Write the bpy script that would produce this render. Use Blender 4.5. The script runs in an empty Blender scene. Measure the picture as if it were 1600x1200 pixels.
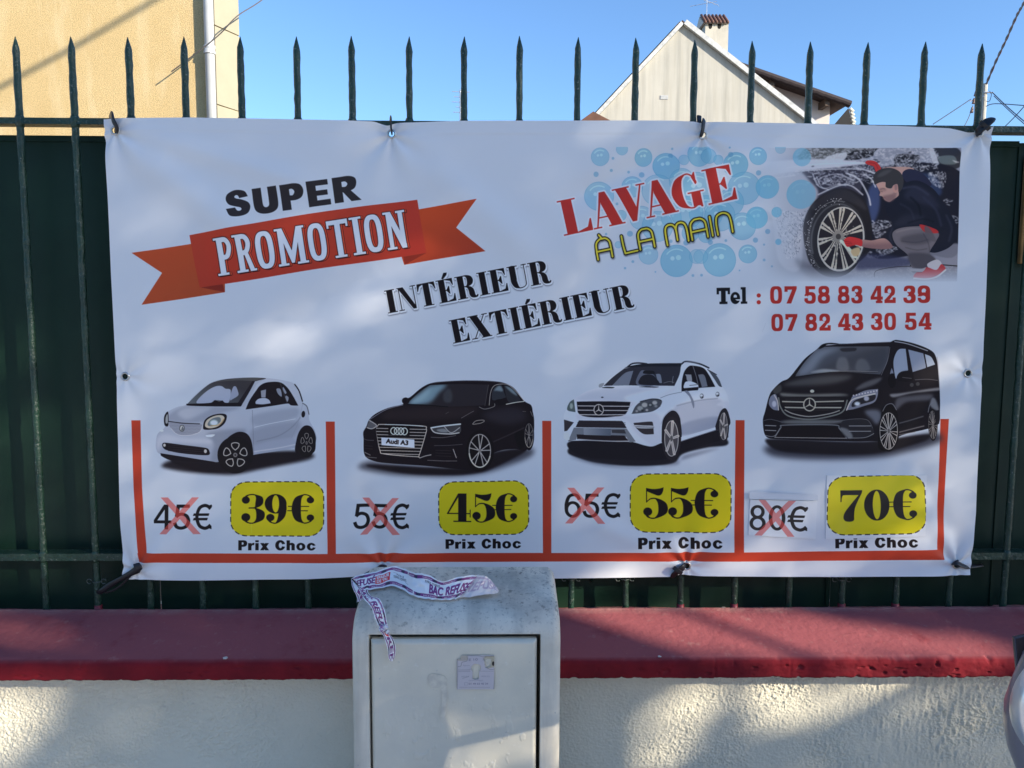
import bpy, bmesh, math, random
import numpy as np
from mathutils import Vector, Matrix
random.seed(7); rnd = np.random.RandomState(11)
SC = bpy.context.scene
# ------------------------------------------------------------------ camera, sky, sun, exposure
CAM = (0.0, -2.2, 1.6); F_PX = 1202.0; PITCH, YAW, ROLL = map(math.radians, (5.46, -1.022, 0.2565))
def cam_axes():
    cp, sp, cy, sy, cr, sr = math.cos(PITCH), math.sin(PITCH), math.cos(YAW), math.sin(YAW), math.cos(ROLL), math.sin(ROLL)
    f = Vector((-sy*cp, cy*cp, -sp)); r = Vector((cy, sy, 0)); u = r.cross(f)
    return cr*r+sr*u, -sr*r+cr*u, f
AX_R, AX_U, AX_F = cam_axes()
cam_data = bpy.data.cameras.new('camera'); cam = bpy.data.objects.new('camera', cam_data); SC.collection.objects.link(cam); SC.camera = cam
cam_data.sensor_width = 36; cam_data.lens = 36*F_PX/1600; cam_data.clip_start = 0.05; cam_data.clip_end = 800
cam.matrix_world = Matrix(((AX_R.x, AX_U.x, -AX_F.x, CAM[0]), (AX_R.y, AX_U.y, -AX_F.y, CAM[1]), (AX_R.z, AX_U.z, -AX_F.z, CAM[2]), (0, 0, 0, 1)))
SUN_EL = math.radians(20); SUN_AZ = math.radians(58)          # azimuth measured from straight behind the camera towards the right
SUN = Vector((math.sin(SUN_AZ)*math.cos(SUN_EL), -math.cos(SUN_AZ)*math.cos(SUN_EL), math.sin(SUN_EL)))
world = bpy.data.worlds.new('World'); SC.world = world; world.use_nodes = True
wn = world.node_tree; wn.nodes.clear()
sky = wn.nodes.new('ShaderNodeTexSky'); sky.sky_type = 'NISHITA'; sky.sun_disc = False; sky.sun_elevation = SUN_EL
sky.sun_rotation = math.atan2(SUN.x, SUN.y); sky.altitude = 60; sky.air_density = 1.0; sky.dust_density = 0.4; sky.ozone_density = 5.5
bg = wn.nodes.new('ShaderNodeBackground'); bg.inputs['Strength'].default_value = 0.10
wo = wn.nodes.new('ShaderNodeOutputWorld'); wn.links.new(sky.outputs[0], bg.inputs[0]); wn.links.new(bg.outputs[0], wo.inputs[0])
sd = bpy.data.lights.new('sun', 'SUN'); sd.energy = 3.0; sd.angle = math.radians(0.53); sd.color = (1.0, 0.90, 0.74)
sun = bpy.data.objects.new('sun', sd); SC.collection.objects.link(sun); sun.location = (8, -6, 9)
sun.rotation_euler = SUN.to_track_quat('Z', 'Y').to_euler()
SC.view_settings.view_transform = 'Standard'; SC.view_settings.look = 'None'; SC.view_settings.gamma = 1.0; SC.view_settings.exposure = 1.46
SC.view_settings.use_curve_mapping = False

# ------------------------------------------------------------------ helpers
C = SC.collection
def at(px, py, Y):
    """world point at depth Y for a point (px, py) surveyed on the 1600x1200 photograph"""
    px, py, Y = float(px), float(py), float(Y); d = (px-800)/F_PX*AX_R-(py-600)/F_PX*AX_U+AX_F
    k = (Y-CAM[1])/d.y
    return Vector((CAM[0]+d.x*k, Y, CAM[2]+d.z*k))
def at0(p):                                     # the same, for arrays, on the fence plane Y = 0: returns X, Z
    p = np.asarray(p, float); a = (p[:, 0:1]-800)/F_PX; b = -(p[:, 1:2]-600)/F_PX
    d = a*np.array(AX_R)+b*np.array(AX_U)+np.array(AX_F); k = -CAM[1]/d[:, 1]
    return np.stack([CAM[0]+d[:, 0]*k, CAM[2]+d[:, 2]*k], 1)
def tag(o, label=None, cat=None, group=None, kind=None):
    if label: o['label'] = label
    if cat: o['category'] = cat
    if group: o['group'] = group
    if kind: o['kind'] = kind
    return o
def thing(name, label, cat, loc=(0, 0, 0), group=None):
    o = bpy.data.objects.new(name, None); C.objects.link(o); o.location = loc; o.empty_display_size = .1
    return tag(o, label, cat, group)
def link(name, me, m=None, parent=None):
    o = bpy.data.objects.new(name, me); C.objects.link(o)
    if m is not None and len(me.materials) == 0: me.materials.append(m)
    if parent is not None:
        o.parent = parent; o.matrix_parent_inverse = Matrix.Translation(-Vector(parent.location)) if parent.parent is None else Matrix.Identity(4)
    return o
def mesh(name, V, Fc, smooth=False):
    me = bpy.data.meshes.new(name); me.from_pydata([tuple(map(float, v)) for v in V], [], [tuple(map(int, f)) for f in Fc])
    if smooth: me.polygons.foreach_set('use_smooth', [True]*len(me.polygons))
    me.update(); return me
class MB:
    def __init__(s): s.V, s.F = [], []
    def add(s, V, F):
        n = len(s.V); s.V += [tuple(v) for v in V]; s.F += [tuple(i+n for i in f) for f in F]; return s
    def box(s, x0, y0, z0, x1, y1, z1):
        return s.add([(x0, y0, z0), (x1, y0, z0), (x1, y1, z0), (x0, y1, z0), (x0, y0, z1), (x1, y0, z1), (x1, y1, z1), (x0, y1, z1)],
                     [(0, 3, 2, 1), (4, 5, 6, 7), (0, 1, 5, 4), (1, 2, 6, 5), (2, 3, 7, 6), (3, 0, 4, 7)])
    def tube(s, P, r, n=8, cap=True, flat=1.0, up=None):
        P = [Vector(p) for p in P]; R = r if hasattr(r, '__len__') else [r]*len(P); base = len(s.V); a = None
        for i, p in enumerate(P):
            t = (P[min(i+1, len(P)-1)]-P[max(i-1, 0)]).normalized()
            if a is None:
                a = (Vector(up) if up is not None else (Vector((0, 0, 1)) if abs(t.z) < .9 else Vector((0, 1, 0)))); a = (a-t*a.dot(t)).normalized()
            else: a = (a-t*a.dot(t)).normalized()
            b = t.cross(a)
            for k in range(n):
                q = 2*math.pi*(k+.5)/n; s.V.append(tuple(p+(a*math.cos(q)*flat+b*math.sin(q))*R[i]))
        for i in range(len(P)-1):
            for k in range(n):
                s.F.append((base+i*n+k, base+i*n+(k+1) % n, base+(i+1)*n+(k+1) % n, base+(i+1)*n+k))
        if cap: s.F.append(tuple(base+k for k in range(n))[::-1]); s.F.append(tuple(base+(len(P)-1)*n+k for k in range(n)))
        return s
    def prism(s, pts, y0, y1):                   # XZ outline extruded along Y
        n = len(pts); s.add([(x, y0, z) for x, z in pts]+[(x, y1, z) for x, z in pts], [tuple(range(n)), tuple(range(2*n-1, n-1, -1))]+[(i, n+i, n+(i+1) % n, (i+1) % n) for i in range(n)]); return s
    def make(s, name, smooth=False, fix=True):
        me = mesh(name, s.V, s.F, smooth)
        if fix:
            b = bmesh.new(); b.from_mesh(me); bmesh.ops.recalc_face_normals(b, faces=b.faces); b.to_mesh(me); b.free()
        return me
    def obj(s, name, m, parent=None, smooth=False): return link(name, s.make(name, smooth), m, parent)
def bevel(o, w, seg=2):
    md = o.modifiers.new('bevel', 'BEVEL'); md.width = w; md.segments = seg; md.limit_method = 'ANGLE'; md.angle_limit = math.radians(40)
def lathe(prof, axis_p, n=40, face='Y'):
    """profile (radius, depth) turned about an axis through axis_p pointing along Y"""
    V, F = [], []
    for r, d in prof:
        for k in range(n):
            a = 2*math.pi*k/n; V.append((axis_p[0]+r*math.cos(a), axis_p[1]+d, axis_p[2]+r*math.sin(a)))
    for i in range(len(prof)-1):
        for k in range(n): F.append((i*n+k, i*n+(k+1) % n, (i+1)*n+(k+1) % n, (i+1)*n+k))
    return V, F
def vnoise(w, h, cell, seed, octaves=1, stretch=(1, 1)):
    """smooth value noise on a w x h grid, about -1..1"""
    r = np.random.RandomState(seed); out = np.zeros((h, w)); amp = 1.0; tot = 0
    for o in range(octaves):
        cx, cy = max(1.0, cell*stretch[0]/2**o), max(1.0, cell*stretch[1]/2**o)
        gx, gy = int(w/cx)+3, int(h/cy)+3; g = r.uniform(-1, 1, (gy, gx))
        x = np.arange(w)/cx; y = np.arange(h)/cy; xi, yi = x.astype(int), y.astype(int); fx, fy = x-xi, y-yi
        fx = fx*fx*(3-2*fx); fy = fy*fy*(3-2*fy)
        a = g[np.ix_(yi, xi)]*(1-fx)+g[np.ix_(yi, xi+1)]*fx; b = g[np.ix_(yi+1, xi)]*(1-fx)+g[np.ix_(yi+1, xi+1)]*fx
        out += amp*(a*(1-fy[:, None])+b*fy[:, None]); tot += amp; amp *= .5
    return out/tot
def grid_mesh(name, X, Y, Z, uv=None, smooth=True, keep=None):
    """fast quad grid from three equal 2-D arrays"""
    h, w = X.shape; V = np.stack([X, Y, Z], -1).reshape(-1, 3).astype(np.float32)
    i = np.arange(h*w).reshape(h, w); Q = np.stack([i[:-1, :-1], i[:-1, 1:], i[1:, 1:], i[1:, :-1]], -1).reshape(-1, 4)
    if keep is not None: Q = Q[keep.reshape(-1)]
    me = bpy.data.meshes.new(name); me.vertices.add(len(V)); me.vertices.foreach_set('co', V.ravel())
    me.loops.add(Q.size); me.loops.foreach_set('vertex_index', Q.ravel().astype(np.int32))
    me.polygons.add(len(Q)); me.polygons.foreach_set('loop_start', np.arange(0, Q.size, 4, dtype=np.int32)); me.polygons.foreach_set('loop_total', np.full(len(Q), 4, dtype=np.int32))
    me.polygons.foreach_set('use_smooth', np.full(len(Q), smooth))
    if uv is not None:
        u = me.uv_layers.new(name='map'); u.data.foreach_set('uv', uv.reshape(-1, 2)[Q.ravel()].astype(np.float32).ravel())
    me.update(calc_edges=True); return me
# ------------------------------------------------------------------ materials
def nt(m): return m.node_tree.nodes, m.node_tree.links
def pmat(name, col, rough=.6, metal=0.0, spec=.5, var=0.0, vscale=5.0, bump=0.0, bscale=60.0, bdist=.002, detail=6, col2=None, coat=0.0, lo=.35, hi=.65):
    """principled material: base colour wandering towards col2 (or a darker one) by noise, with fine relief"""
    m = bpy.data.materials.new(name); m.use_nodes = True; N, L = nt(m); b = N['Principled BSDF']
    b.inputs['Base Color'].default_value = (*col, 1); b.inputs['Roughness'].default_value = rough; b.inputs['Metallic'].default_value = metal
    b.inputs['Specular IOR Level'].default_value = spec; b.inputs['Coat Weight'].default_value = coat
    tc = N.new('ShaderNodeTexCoord')
    if var > 0:
        n = N.new('ShaderNodeTexNoise'); n.inputs['Scale'].default_value = vscale; n.inputs['Detail'].default_value = detail; n.inputs['Roughness'].default_value = .62
        r = N.new('ShaderNodeValToRGB'); r.color_ramp.elements[0].position = lo; r.color_ramp.elements[1].position = hi
        c2 = col2 or tuple(c*(1-var) for c in col); r.color_ramp.elements[0].color = (*c2, 1); r.color_ramp.elements[1].color = (*col, 1)
        L.new(tc.outputs['Object'], n.inputs['Vector']); L.new(n.outputs['Fac'], r.inputs['Fac']); L.new(r.outputs['Color'], b.inputs['Base Color'])
        m['ramp'] = r.name
    if bump > 0:
        n2 = N.new('ShaderNodeTexNoise'); n2.inputs['Scale'].default_value = bscale; n2.inputs['Detail'].default_value = 5
        bp = N.new('ShaderNodeBump'); bp.inputs['Strength'].default_value = bump; bp.inputs['Distance'].default_value = bdist
        L.new(tc.outputs['Object'], n2.inputs['Vector']); L.new(n2.outputs['Fac'], bp.inputs['Height']); L.new(bp.outputs['Normal'], b.inputs['Normal'])
    return m
def overlay(m, col, scale, lo, hi, stretch=(1, 1, 1), zband=None, detail=5, amount=1.0, seed=0.0, axis=2):
    """lay a second noise-shaped stain over the base colour; zband=(a, b): only where the object coordinate on `axis` runs from a (none) to b (full)"""
    N, L = nt(m); b = N['Principled BSDF']; src = b.inputs['Base Color'].links[0].from_socket if b.inputs['Base Color'].links else None
    tc = N.new('ShaderNodeTexCoord'); mp = N.new('ShaderNodeMapping'); mp.inputs['Scale'].default_value = stretch; mp.inputs['Location'].default_value = (seed, seed*1.7, -seed)
    n = N.new('ShaderNodeTexNoise'); n.inputs['Scale'].default_value = scale; n.inputs['Detail'].default_value = detail; n.inputs['Roughness'].default_value = .65
    r = N.new('ShaderNodeMapRange'); r.inputs['From Min'].default_value = lo; r.inputs['From Max'].default_value = hi; r.inputs['To Max'].default_value = amount
    mx = N.new('ShaderNodeMix'); mx.data_type = 'RGBA'; mx.inputs[7].default_value = (*col, 1)
    L.new(tc.outputs['Object'], mp.inputs[0]); L.new(mp.outputs[0], n.inputs['Vector']); L.new(n.outputs['Fac'], r.inputs['Value'])
    f = r.outputs[0]
    if zband:
        sp = N.new('ShaderNodeSeparateXYZ'); L.new(tc.outputs['Object'], sp.inputs[0]); z = N.new('ShaderNodeMapRange'); z.inputs['From Min'].default_value = zband[0]; z.inputs['From Max'].default_value = zband[1]
        L.new(sp.outputs[axis], z.inputs['Value']); mu = N.new('ShaderNodeMath'); mu.operation = 'MULTIPLY'; L.new(f, mu.inputs[0]); L.new(z.outputs[0], mu.inputs[1]); f = mu.outputs[0]
    L.new(f, mx.inputs[0])
    if src: L.new(src, mx.inputs[6])
    else: mx.inputs[6].default_value = b.inputs['Base Color'].default_value
    L.new(mx.outputs[2], b.inputs['Base Color'])
    return m
def picture_mat(name, img, rough=.4, spec=.4, bump=.0, alpha=False):
    m = bpy.data.materials.new(name); m.use_nodes = True; N, L = nt(m); b = N['Principled BSDF']
    t = N.new('ShaderNodeTexImage'); t.image = img; t.interpolation = 'Cubic'; u = N.new('ShaderNodeUVMap'); u.uv_map = 'map'
    L.new(u.outputs[0], t.inputs[0]); L.new(t.outputs['Color'], b.inputs['Base Color']); b.inputs['Roughness'].default_value = rough; b.inputs['Specular IOR Level'].default_value = spec
    if bump:
        tc = N.new('ShaderNodeTexCoord'); n = N.new('ShaderNodeTexNoise'); n.inputs['Scale'].default_value = 14; n.inputs['Detail'].default_value = 4; bp = N.new('ShaderNodeBump'); bp.inputs['Strength'].default_value = bump; bp.inputs['Distance'].default_value = .004
        L.new(tc.outputs['Object'], n.inputs['Vector']); L.new(n.outputs['Fac'], bp.inputs['Height']); L.new(bp.outputs['Normal'], b.inputs['Normal'])
    return m

# ------------------------------------------------------------------ flat print: a small vector-drawing kit
def srgb2lin(c):
    c = np.asarray(c, dtype=np.float64)
    return np.where(c <= 0.04045, c/12.92, ((c+0.055)/1.055)**2.4)
def lin2srgb(c):
    c = np.clip(np.asarray(c, dtype=np.float64), 0, 1)
    return np.where(c <= 0.0031308, c*12.92, 1.055*c**(1/2.4)-0.055)
def hermite(pts, closed=True, n=7):
    P = [(p[0], p[1]) for p in pts]; K = [len(p) > 2 and p[2] == 1 for p in pts]
    N = len(P); out = []
    A = np.array(P, dtype=float)
    rng = range(N if closed else N-1)
    for i in rng:
        a, b = A[i], A[(i+1) % N]
        pa = A[i-1] if (closed or i > 0) else a
        nb = A[(i+2) % N] if (closed or i+2 < N) else b
        m0 = (b-a) if K[i] else (b-pa)*0.5
        m1 = (b-a) if K[(i+1) % N] else (nb-a)*0.5
        L = np.linalg.norm(b-a)
        for m in (m0, m1):
            l = np.linalg.norm(m)
            if l > 1.4*L: m *= 1.4*L/l
        k = 1 if (K[i] and K[(i+1) % N]) else n
        for j in range(k):
            t = j/k; t2 = t*t; t3 = t2*t
            out.append((2*t3-3*t2+1)*a+(t3-2*t2+t)*m0+(-2*t3+3*t2)*b+(t3-t2)*m1)
    if not closed: out.append(A[-1])
    return np.array(out)
def hermite_w(pts, n=8):                       # open curve whose third number is a width
    A = np.array(pts, dtype=float); N = len(A); out = []
    for i in range(N-1):
        a, b = A[i], A[i+1]; pa = A[i-1] if i > 0 else a; nb = A[i+2] if i+2 < N else b
        m0 = (b-pa)*0.5; m1 = (nb-a)*0.5
        for j in range(n):
            t = j/n; t2 = t*t; t3 = t2*t
            out.append((2*t3-3*t2+1)*a+(t3-2*t2+t)*m0+(-2*t3+3*t2)*b+(t3-t2)*m1)
    out.append(A[-1]); return np.array(out)
def box1(a, r, ax):
    k = 2*r+1
    pad = [(0, 0), (0, 0)]; pad[ax] = (r+1, r)
    c = np.cumsum(np.pad(a, pad), axis=ax)
    return (c[k:]-c[:-k])/k if ax == 0 else (c[:, k:]-c[:, :-k])/k
class Mask:
    def __init__(s, x, y, m): s.x, s.y, s.m = x, y, m
    def pad(s, r): return Mask(s.x-r, s.y-r, np.pad(s.m, r))
    def blur(s, r):
        r = max(1, int(round(r*0.6))); a = s.pad(3*r+1)
        m = a.m
        for _ in range(3): m = box1(box1(m, r, 0), r, 1)
        return Mask(a.x, a.y, m)
    def dilate(s, r):
        R = int(math.ceil(r)); a = s.pad(R+1); m = a.m.copy()
        n = 16
        for k in range(n):
            dx = int(round(r*math.cos(2*math.pi*k/n))); dy = int(round(r*math.sin(2*math.pi*k/n)))
            m = np.maximum(m, np.roll(np.roll(a.m, dx, 1), dy, 0))
        return Mask(a.x, a.y, m)
    def shift(s, dx, dy): return Mask(s.x+int(round(dx)), s.y+int(round(dy)), s.m)
    def join(s, o, how='max'):
        if s.m.size == 0: return o
        if o.m.size == 0: return s
        if how == 'max':
            x0, y0 = min(s.x, o.x), min(s.y, o.y)
            x1, y1 = max(s.x+s.m.shape[1], o.x+o.m.shape[1]), max(s.y+s.m.shape[0], o.y+o.m.shape[0])
        else:
            x0, y0, x1, y1 = s.x, s.y, s.x+s.m.shape[1], s.y+s.m.shape[0]
        A = np.zeros((y1-y0, x1-x0), np.float32); B = A.copy()
        A[s.y-y0:s.y-y0+s.m.shape[0], s.x-x0:s.x-x0+s.m.shape[1]] = s.m
        ox0, oy0 = max(o.x, x0), max(o.y, y0); ox1, oy1 = min(o.x+o.m.shape[1], x1), min(o.y+o.m.shape[0], y1)
        if ox1 > ox0 and oy1 > oy0: B[oy0-y0:oy1-y0, ox0-x0:ox1-x0] = o.m[oy0-o.y:oy1-o.y, ox0-o.x:ox1-o.x]
        return Mask(x0, y0, np.maximum(A, B) if how == 'max' else (A*(1-B) if how == 'sub' else A*B))
EMPTY = Mask(0, 0, np.zeros((0, 0), np.float32))
def edges_mask(P, Q, sub=4):                    # even-odd coverage of the edge set P->Q in canvas pixels
    if len(P) == 0: return EMPTY
    x0 = int(math.floor(min(P[:, 0].min(), Q[:, 0].min())))-1; x1 = int(math.ceil(max(P[:, 0].max(), Q[:, 0].max())))+2
    y0 = int(math.floor(min(P[:, 1].min(), Q[:, 1].min())))-1; y1 = int(math.ceil(max(P[:, 1].max(), Q[:, 1].max())))+2
    W, H = x1-x0, y1-y0
    ay, by = (P[:, 1]-y0)*sub-0.5, (Q[:, 1]-y0)*sub-0.5
    ax, bx = P[:, 0]-x0, Q[:, 0]-x0
    lo, hi = np.minimum(ay, by), np.maximum(ay, by)
    r0, r1 = np.ceil(lo).astype(int), np.ceil(hi).astype(int)
    cnt = np.maximum(r1-r0, 0); tot = int(cnt.sum())
    if tot == 0: return EMPTY
    idx = np.repeat(np.arange(len(P)), cnt)
    off = np.arange(tot)-np.repeat(np.cumsum(cnt)-cnt, cnt)
    rows = r0[idx]+off
    t = (rows-ay[idx])/(by[idx]-ay[idx])
    xs = ax[idx]+t*(bx[idx]-ax[idx])
    o = np.lexsort((xs, rows)); rows, xs = rows[o], xs[o]
    first = np.searchsorted(rows, rows)           # index of the first of each row
    sgn = np.where((np.arange(tot)-first) % 2 == 0, 1.0, -1.0)
    D = np.zeros((H, W+1), np.float64)
    r = rows//sub; xi = np.floor(xs).astype(int); f = xs-xi
    np.add.at(D, (r, xi), sgn*(1-f)); np.add.at(D, (r, xi+1), sgn*f)
    return Mask(x0, y0, np.clip(np.cumsum(D, 1)[:, :W]/sub, 0, 1).astype(np.float32))
class Sheet:
    """a printed sheet; art is given in a flat design grid and mapped to the sheet by tf"""
    def __init__(s, W, H, tf, paper):
        s.W, s.H, s.tf = W, H, tf; s.img = np.empty((H, W, 3), np.float32); s.img[:] = np.array(paper)/255.
        s.o = (0, 0, 1.0)
    def at(s, ox, oy, k): s.o = (ox, oy, k)
    def T(s, p):
        p = np.array([(q[0], q[1]) for q in p], dtype=float); return s.tf(np.stack([s.o[0]+p[:, 0]/s.o[2], s.o[1]+p[:, 1]/s.o[2]], 1))
    def px(s, v):                                # length in the current grid -> sheet pixels
        return v/s.o[2]*s.k
    def poly(s, pts, smooth=True, n=7):
        q = s.T(hermite(pts, True, n) if smooth else pts); return edges_mask(q, np.roll(q, -1, 0))
    def stroke(s, pts, w, smooth=True, closed=False, cap=True):
        """constant or per-point width"""
        if smooth: P = hermite_w([(p[0], p[1], p[2] if len(p) > 2 else w) for p in (list(pts)+[pts[0]] if closed else pts)])
        else: P = np.array([(p[0], p[1], p[2] if len(p) > 2 else w) for p in (list(pts)+[pts[0]] if closed else pts)], float)
        A = s.T(P); R = s.px(P[:, 2])/2
        m = None
        d = np.diff(A, axis=0); L = np.hypot(d[:, 0], d[:, 1])+1e-9; nrm = np.stack([-d[:, 1]/L, d[:, 0]/L], 1)
        quads = []
        for i in range(len(d)):
            a, b = A[i], A[i+1]; n_ = nrm[i]
            quads.append(np.array([a+n_*R[i], b+n_*R[i+1], b-n_*R[i+1], a-n_*R[i]]))
        th = np.linspace(0, 2*math.pi, 13)[:-1]; cs = np.stack([np.cos(th), np.sin(th)], 1)
        rng = range(len(A)) if cap else range(1, len(A)-1)
        for i in rng:
            if R[i] > 0.8: quads.append(A[i]+cs*R[i])
        allp = np.concatenate(quads); x0, y0 = np.floor(allp.min(0)).astype(int)-2; x1, y1 = np.ceil(allp.max(0)).astype(int)+3
        M = np.zeros((y1-y0, x1-x0), np.float32)
        for q in quads:
            k = edges_mask(q, np.roll(q, -1, 0))
            if k.m.size == 0: continue
            v = M[k.y-y0:k.y-y0+k.m.shape[0], k.x-x0:k.x-x0+k.m.shape[1]]; np.maximum(v, k.m, out=v)
        return Mask(x0, y0, M)
    def paint(s, m, col, alpha=1.0, grad=None):
        if m.m.size == 0: return
        x0, y0 = max(m.x, 0), max(m.y, 0); x1, y1 = min(m.x+m.m.shape[1], s.W), min(m.y+m.m.shape[0], s.H)
        if x1 <= x0 or y1 <= y0: return
        a = (m.m[y0-m.y:y1-m.y, x0-m.x:x1-m.x]*alpha)[..., None]
        if grad is not None:
            (gx0, gy0), (gx1, gy1), c2 = grad
            g = s.T([(gx0, gy0), (gx1, gy1)]); dv = g[1]-g[0]; L2 = (dv**2).sum()+1e-9
            Y, X = np.mgrid[y0:y1, x0:x1]
            t = np.clip(((X-g[0, 0])*dv[0]+(Y-g[0, 1])*dv[1])/L2, 0, 1)[..., None]
            c = (np.array(col)/255.)*(1-t)+(np.array(c2)/255.)*t
        else: c = np.array(col)/255.
        v = s.img[y0:y1, x0:x1]; v += (c-v)*a
    def fill(s, pts, col, alpha=1.0, blur=0, grad=None, smooth=True, clip=None):
        m = s.poly(pts, smooth)
        if blur: m = m.blur(s.px(blur))
        if clip is not None: m = m.join(clip, 'and')
        s.paint(m, col, alpha, grad)
    def line(s, pts, w, col, alpha=1.0, blur=0, smooth=True, closed=False, clip=None, cap=True):
        m = s.stroke(pts, w, smooth, closed, cap)
        if blur: m = m.blur(s.px(blur))
        if clip is not None: m = m.join(clip, 'and')
        s.paint(m, col, alpha)
    def oval(s, cx, cy, rx, ry, col, alpha=1.0, blur=0, grad=None, rot=0, clip=None):
        s.fill(oval_pts(cx, cy, rx, ry, rot), col, alpha, blur, grad, False, clip)
def oval_pts(cx, cy, rx, ry, rot=0, n=40, e=2.0, a0=0, a1=360):
    out = []
    m = n if a1-a0 == 360 else n+1
    for i in range(m):
        t = math.radians(a0+(a1-a0)*i/n); c, d = math.cos(t), math.sin(t)
        x = rx*math.copysign(abs(c)**(2/e), c); y = ry*math.copysign(abs(d)**(2/e), d)
        out.append((cx+x*math.cos(rot)-y*math.sin(rot), cy+x*math.sin(rot)+y*math.cos(rot)))
    return out
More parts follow.
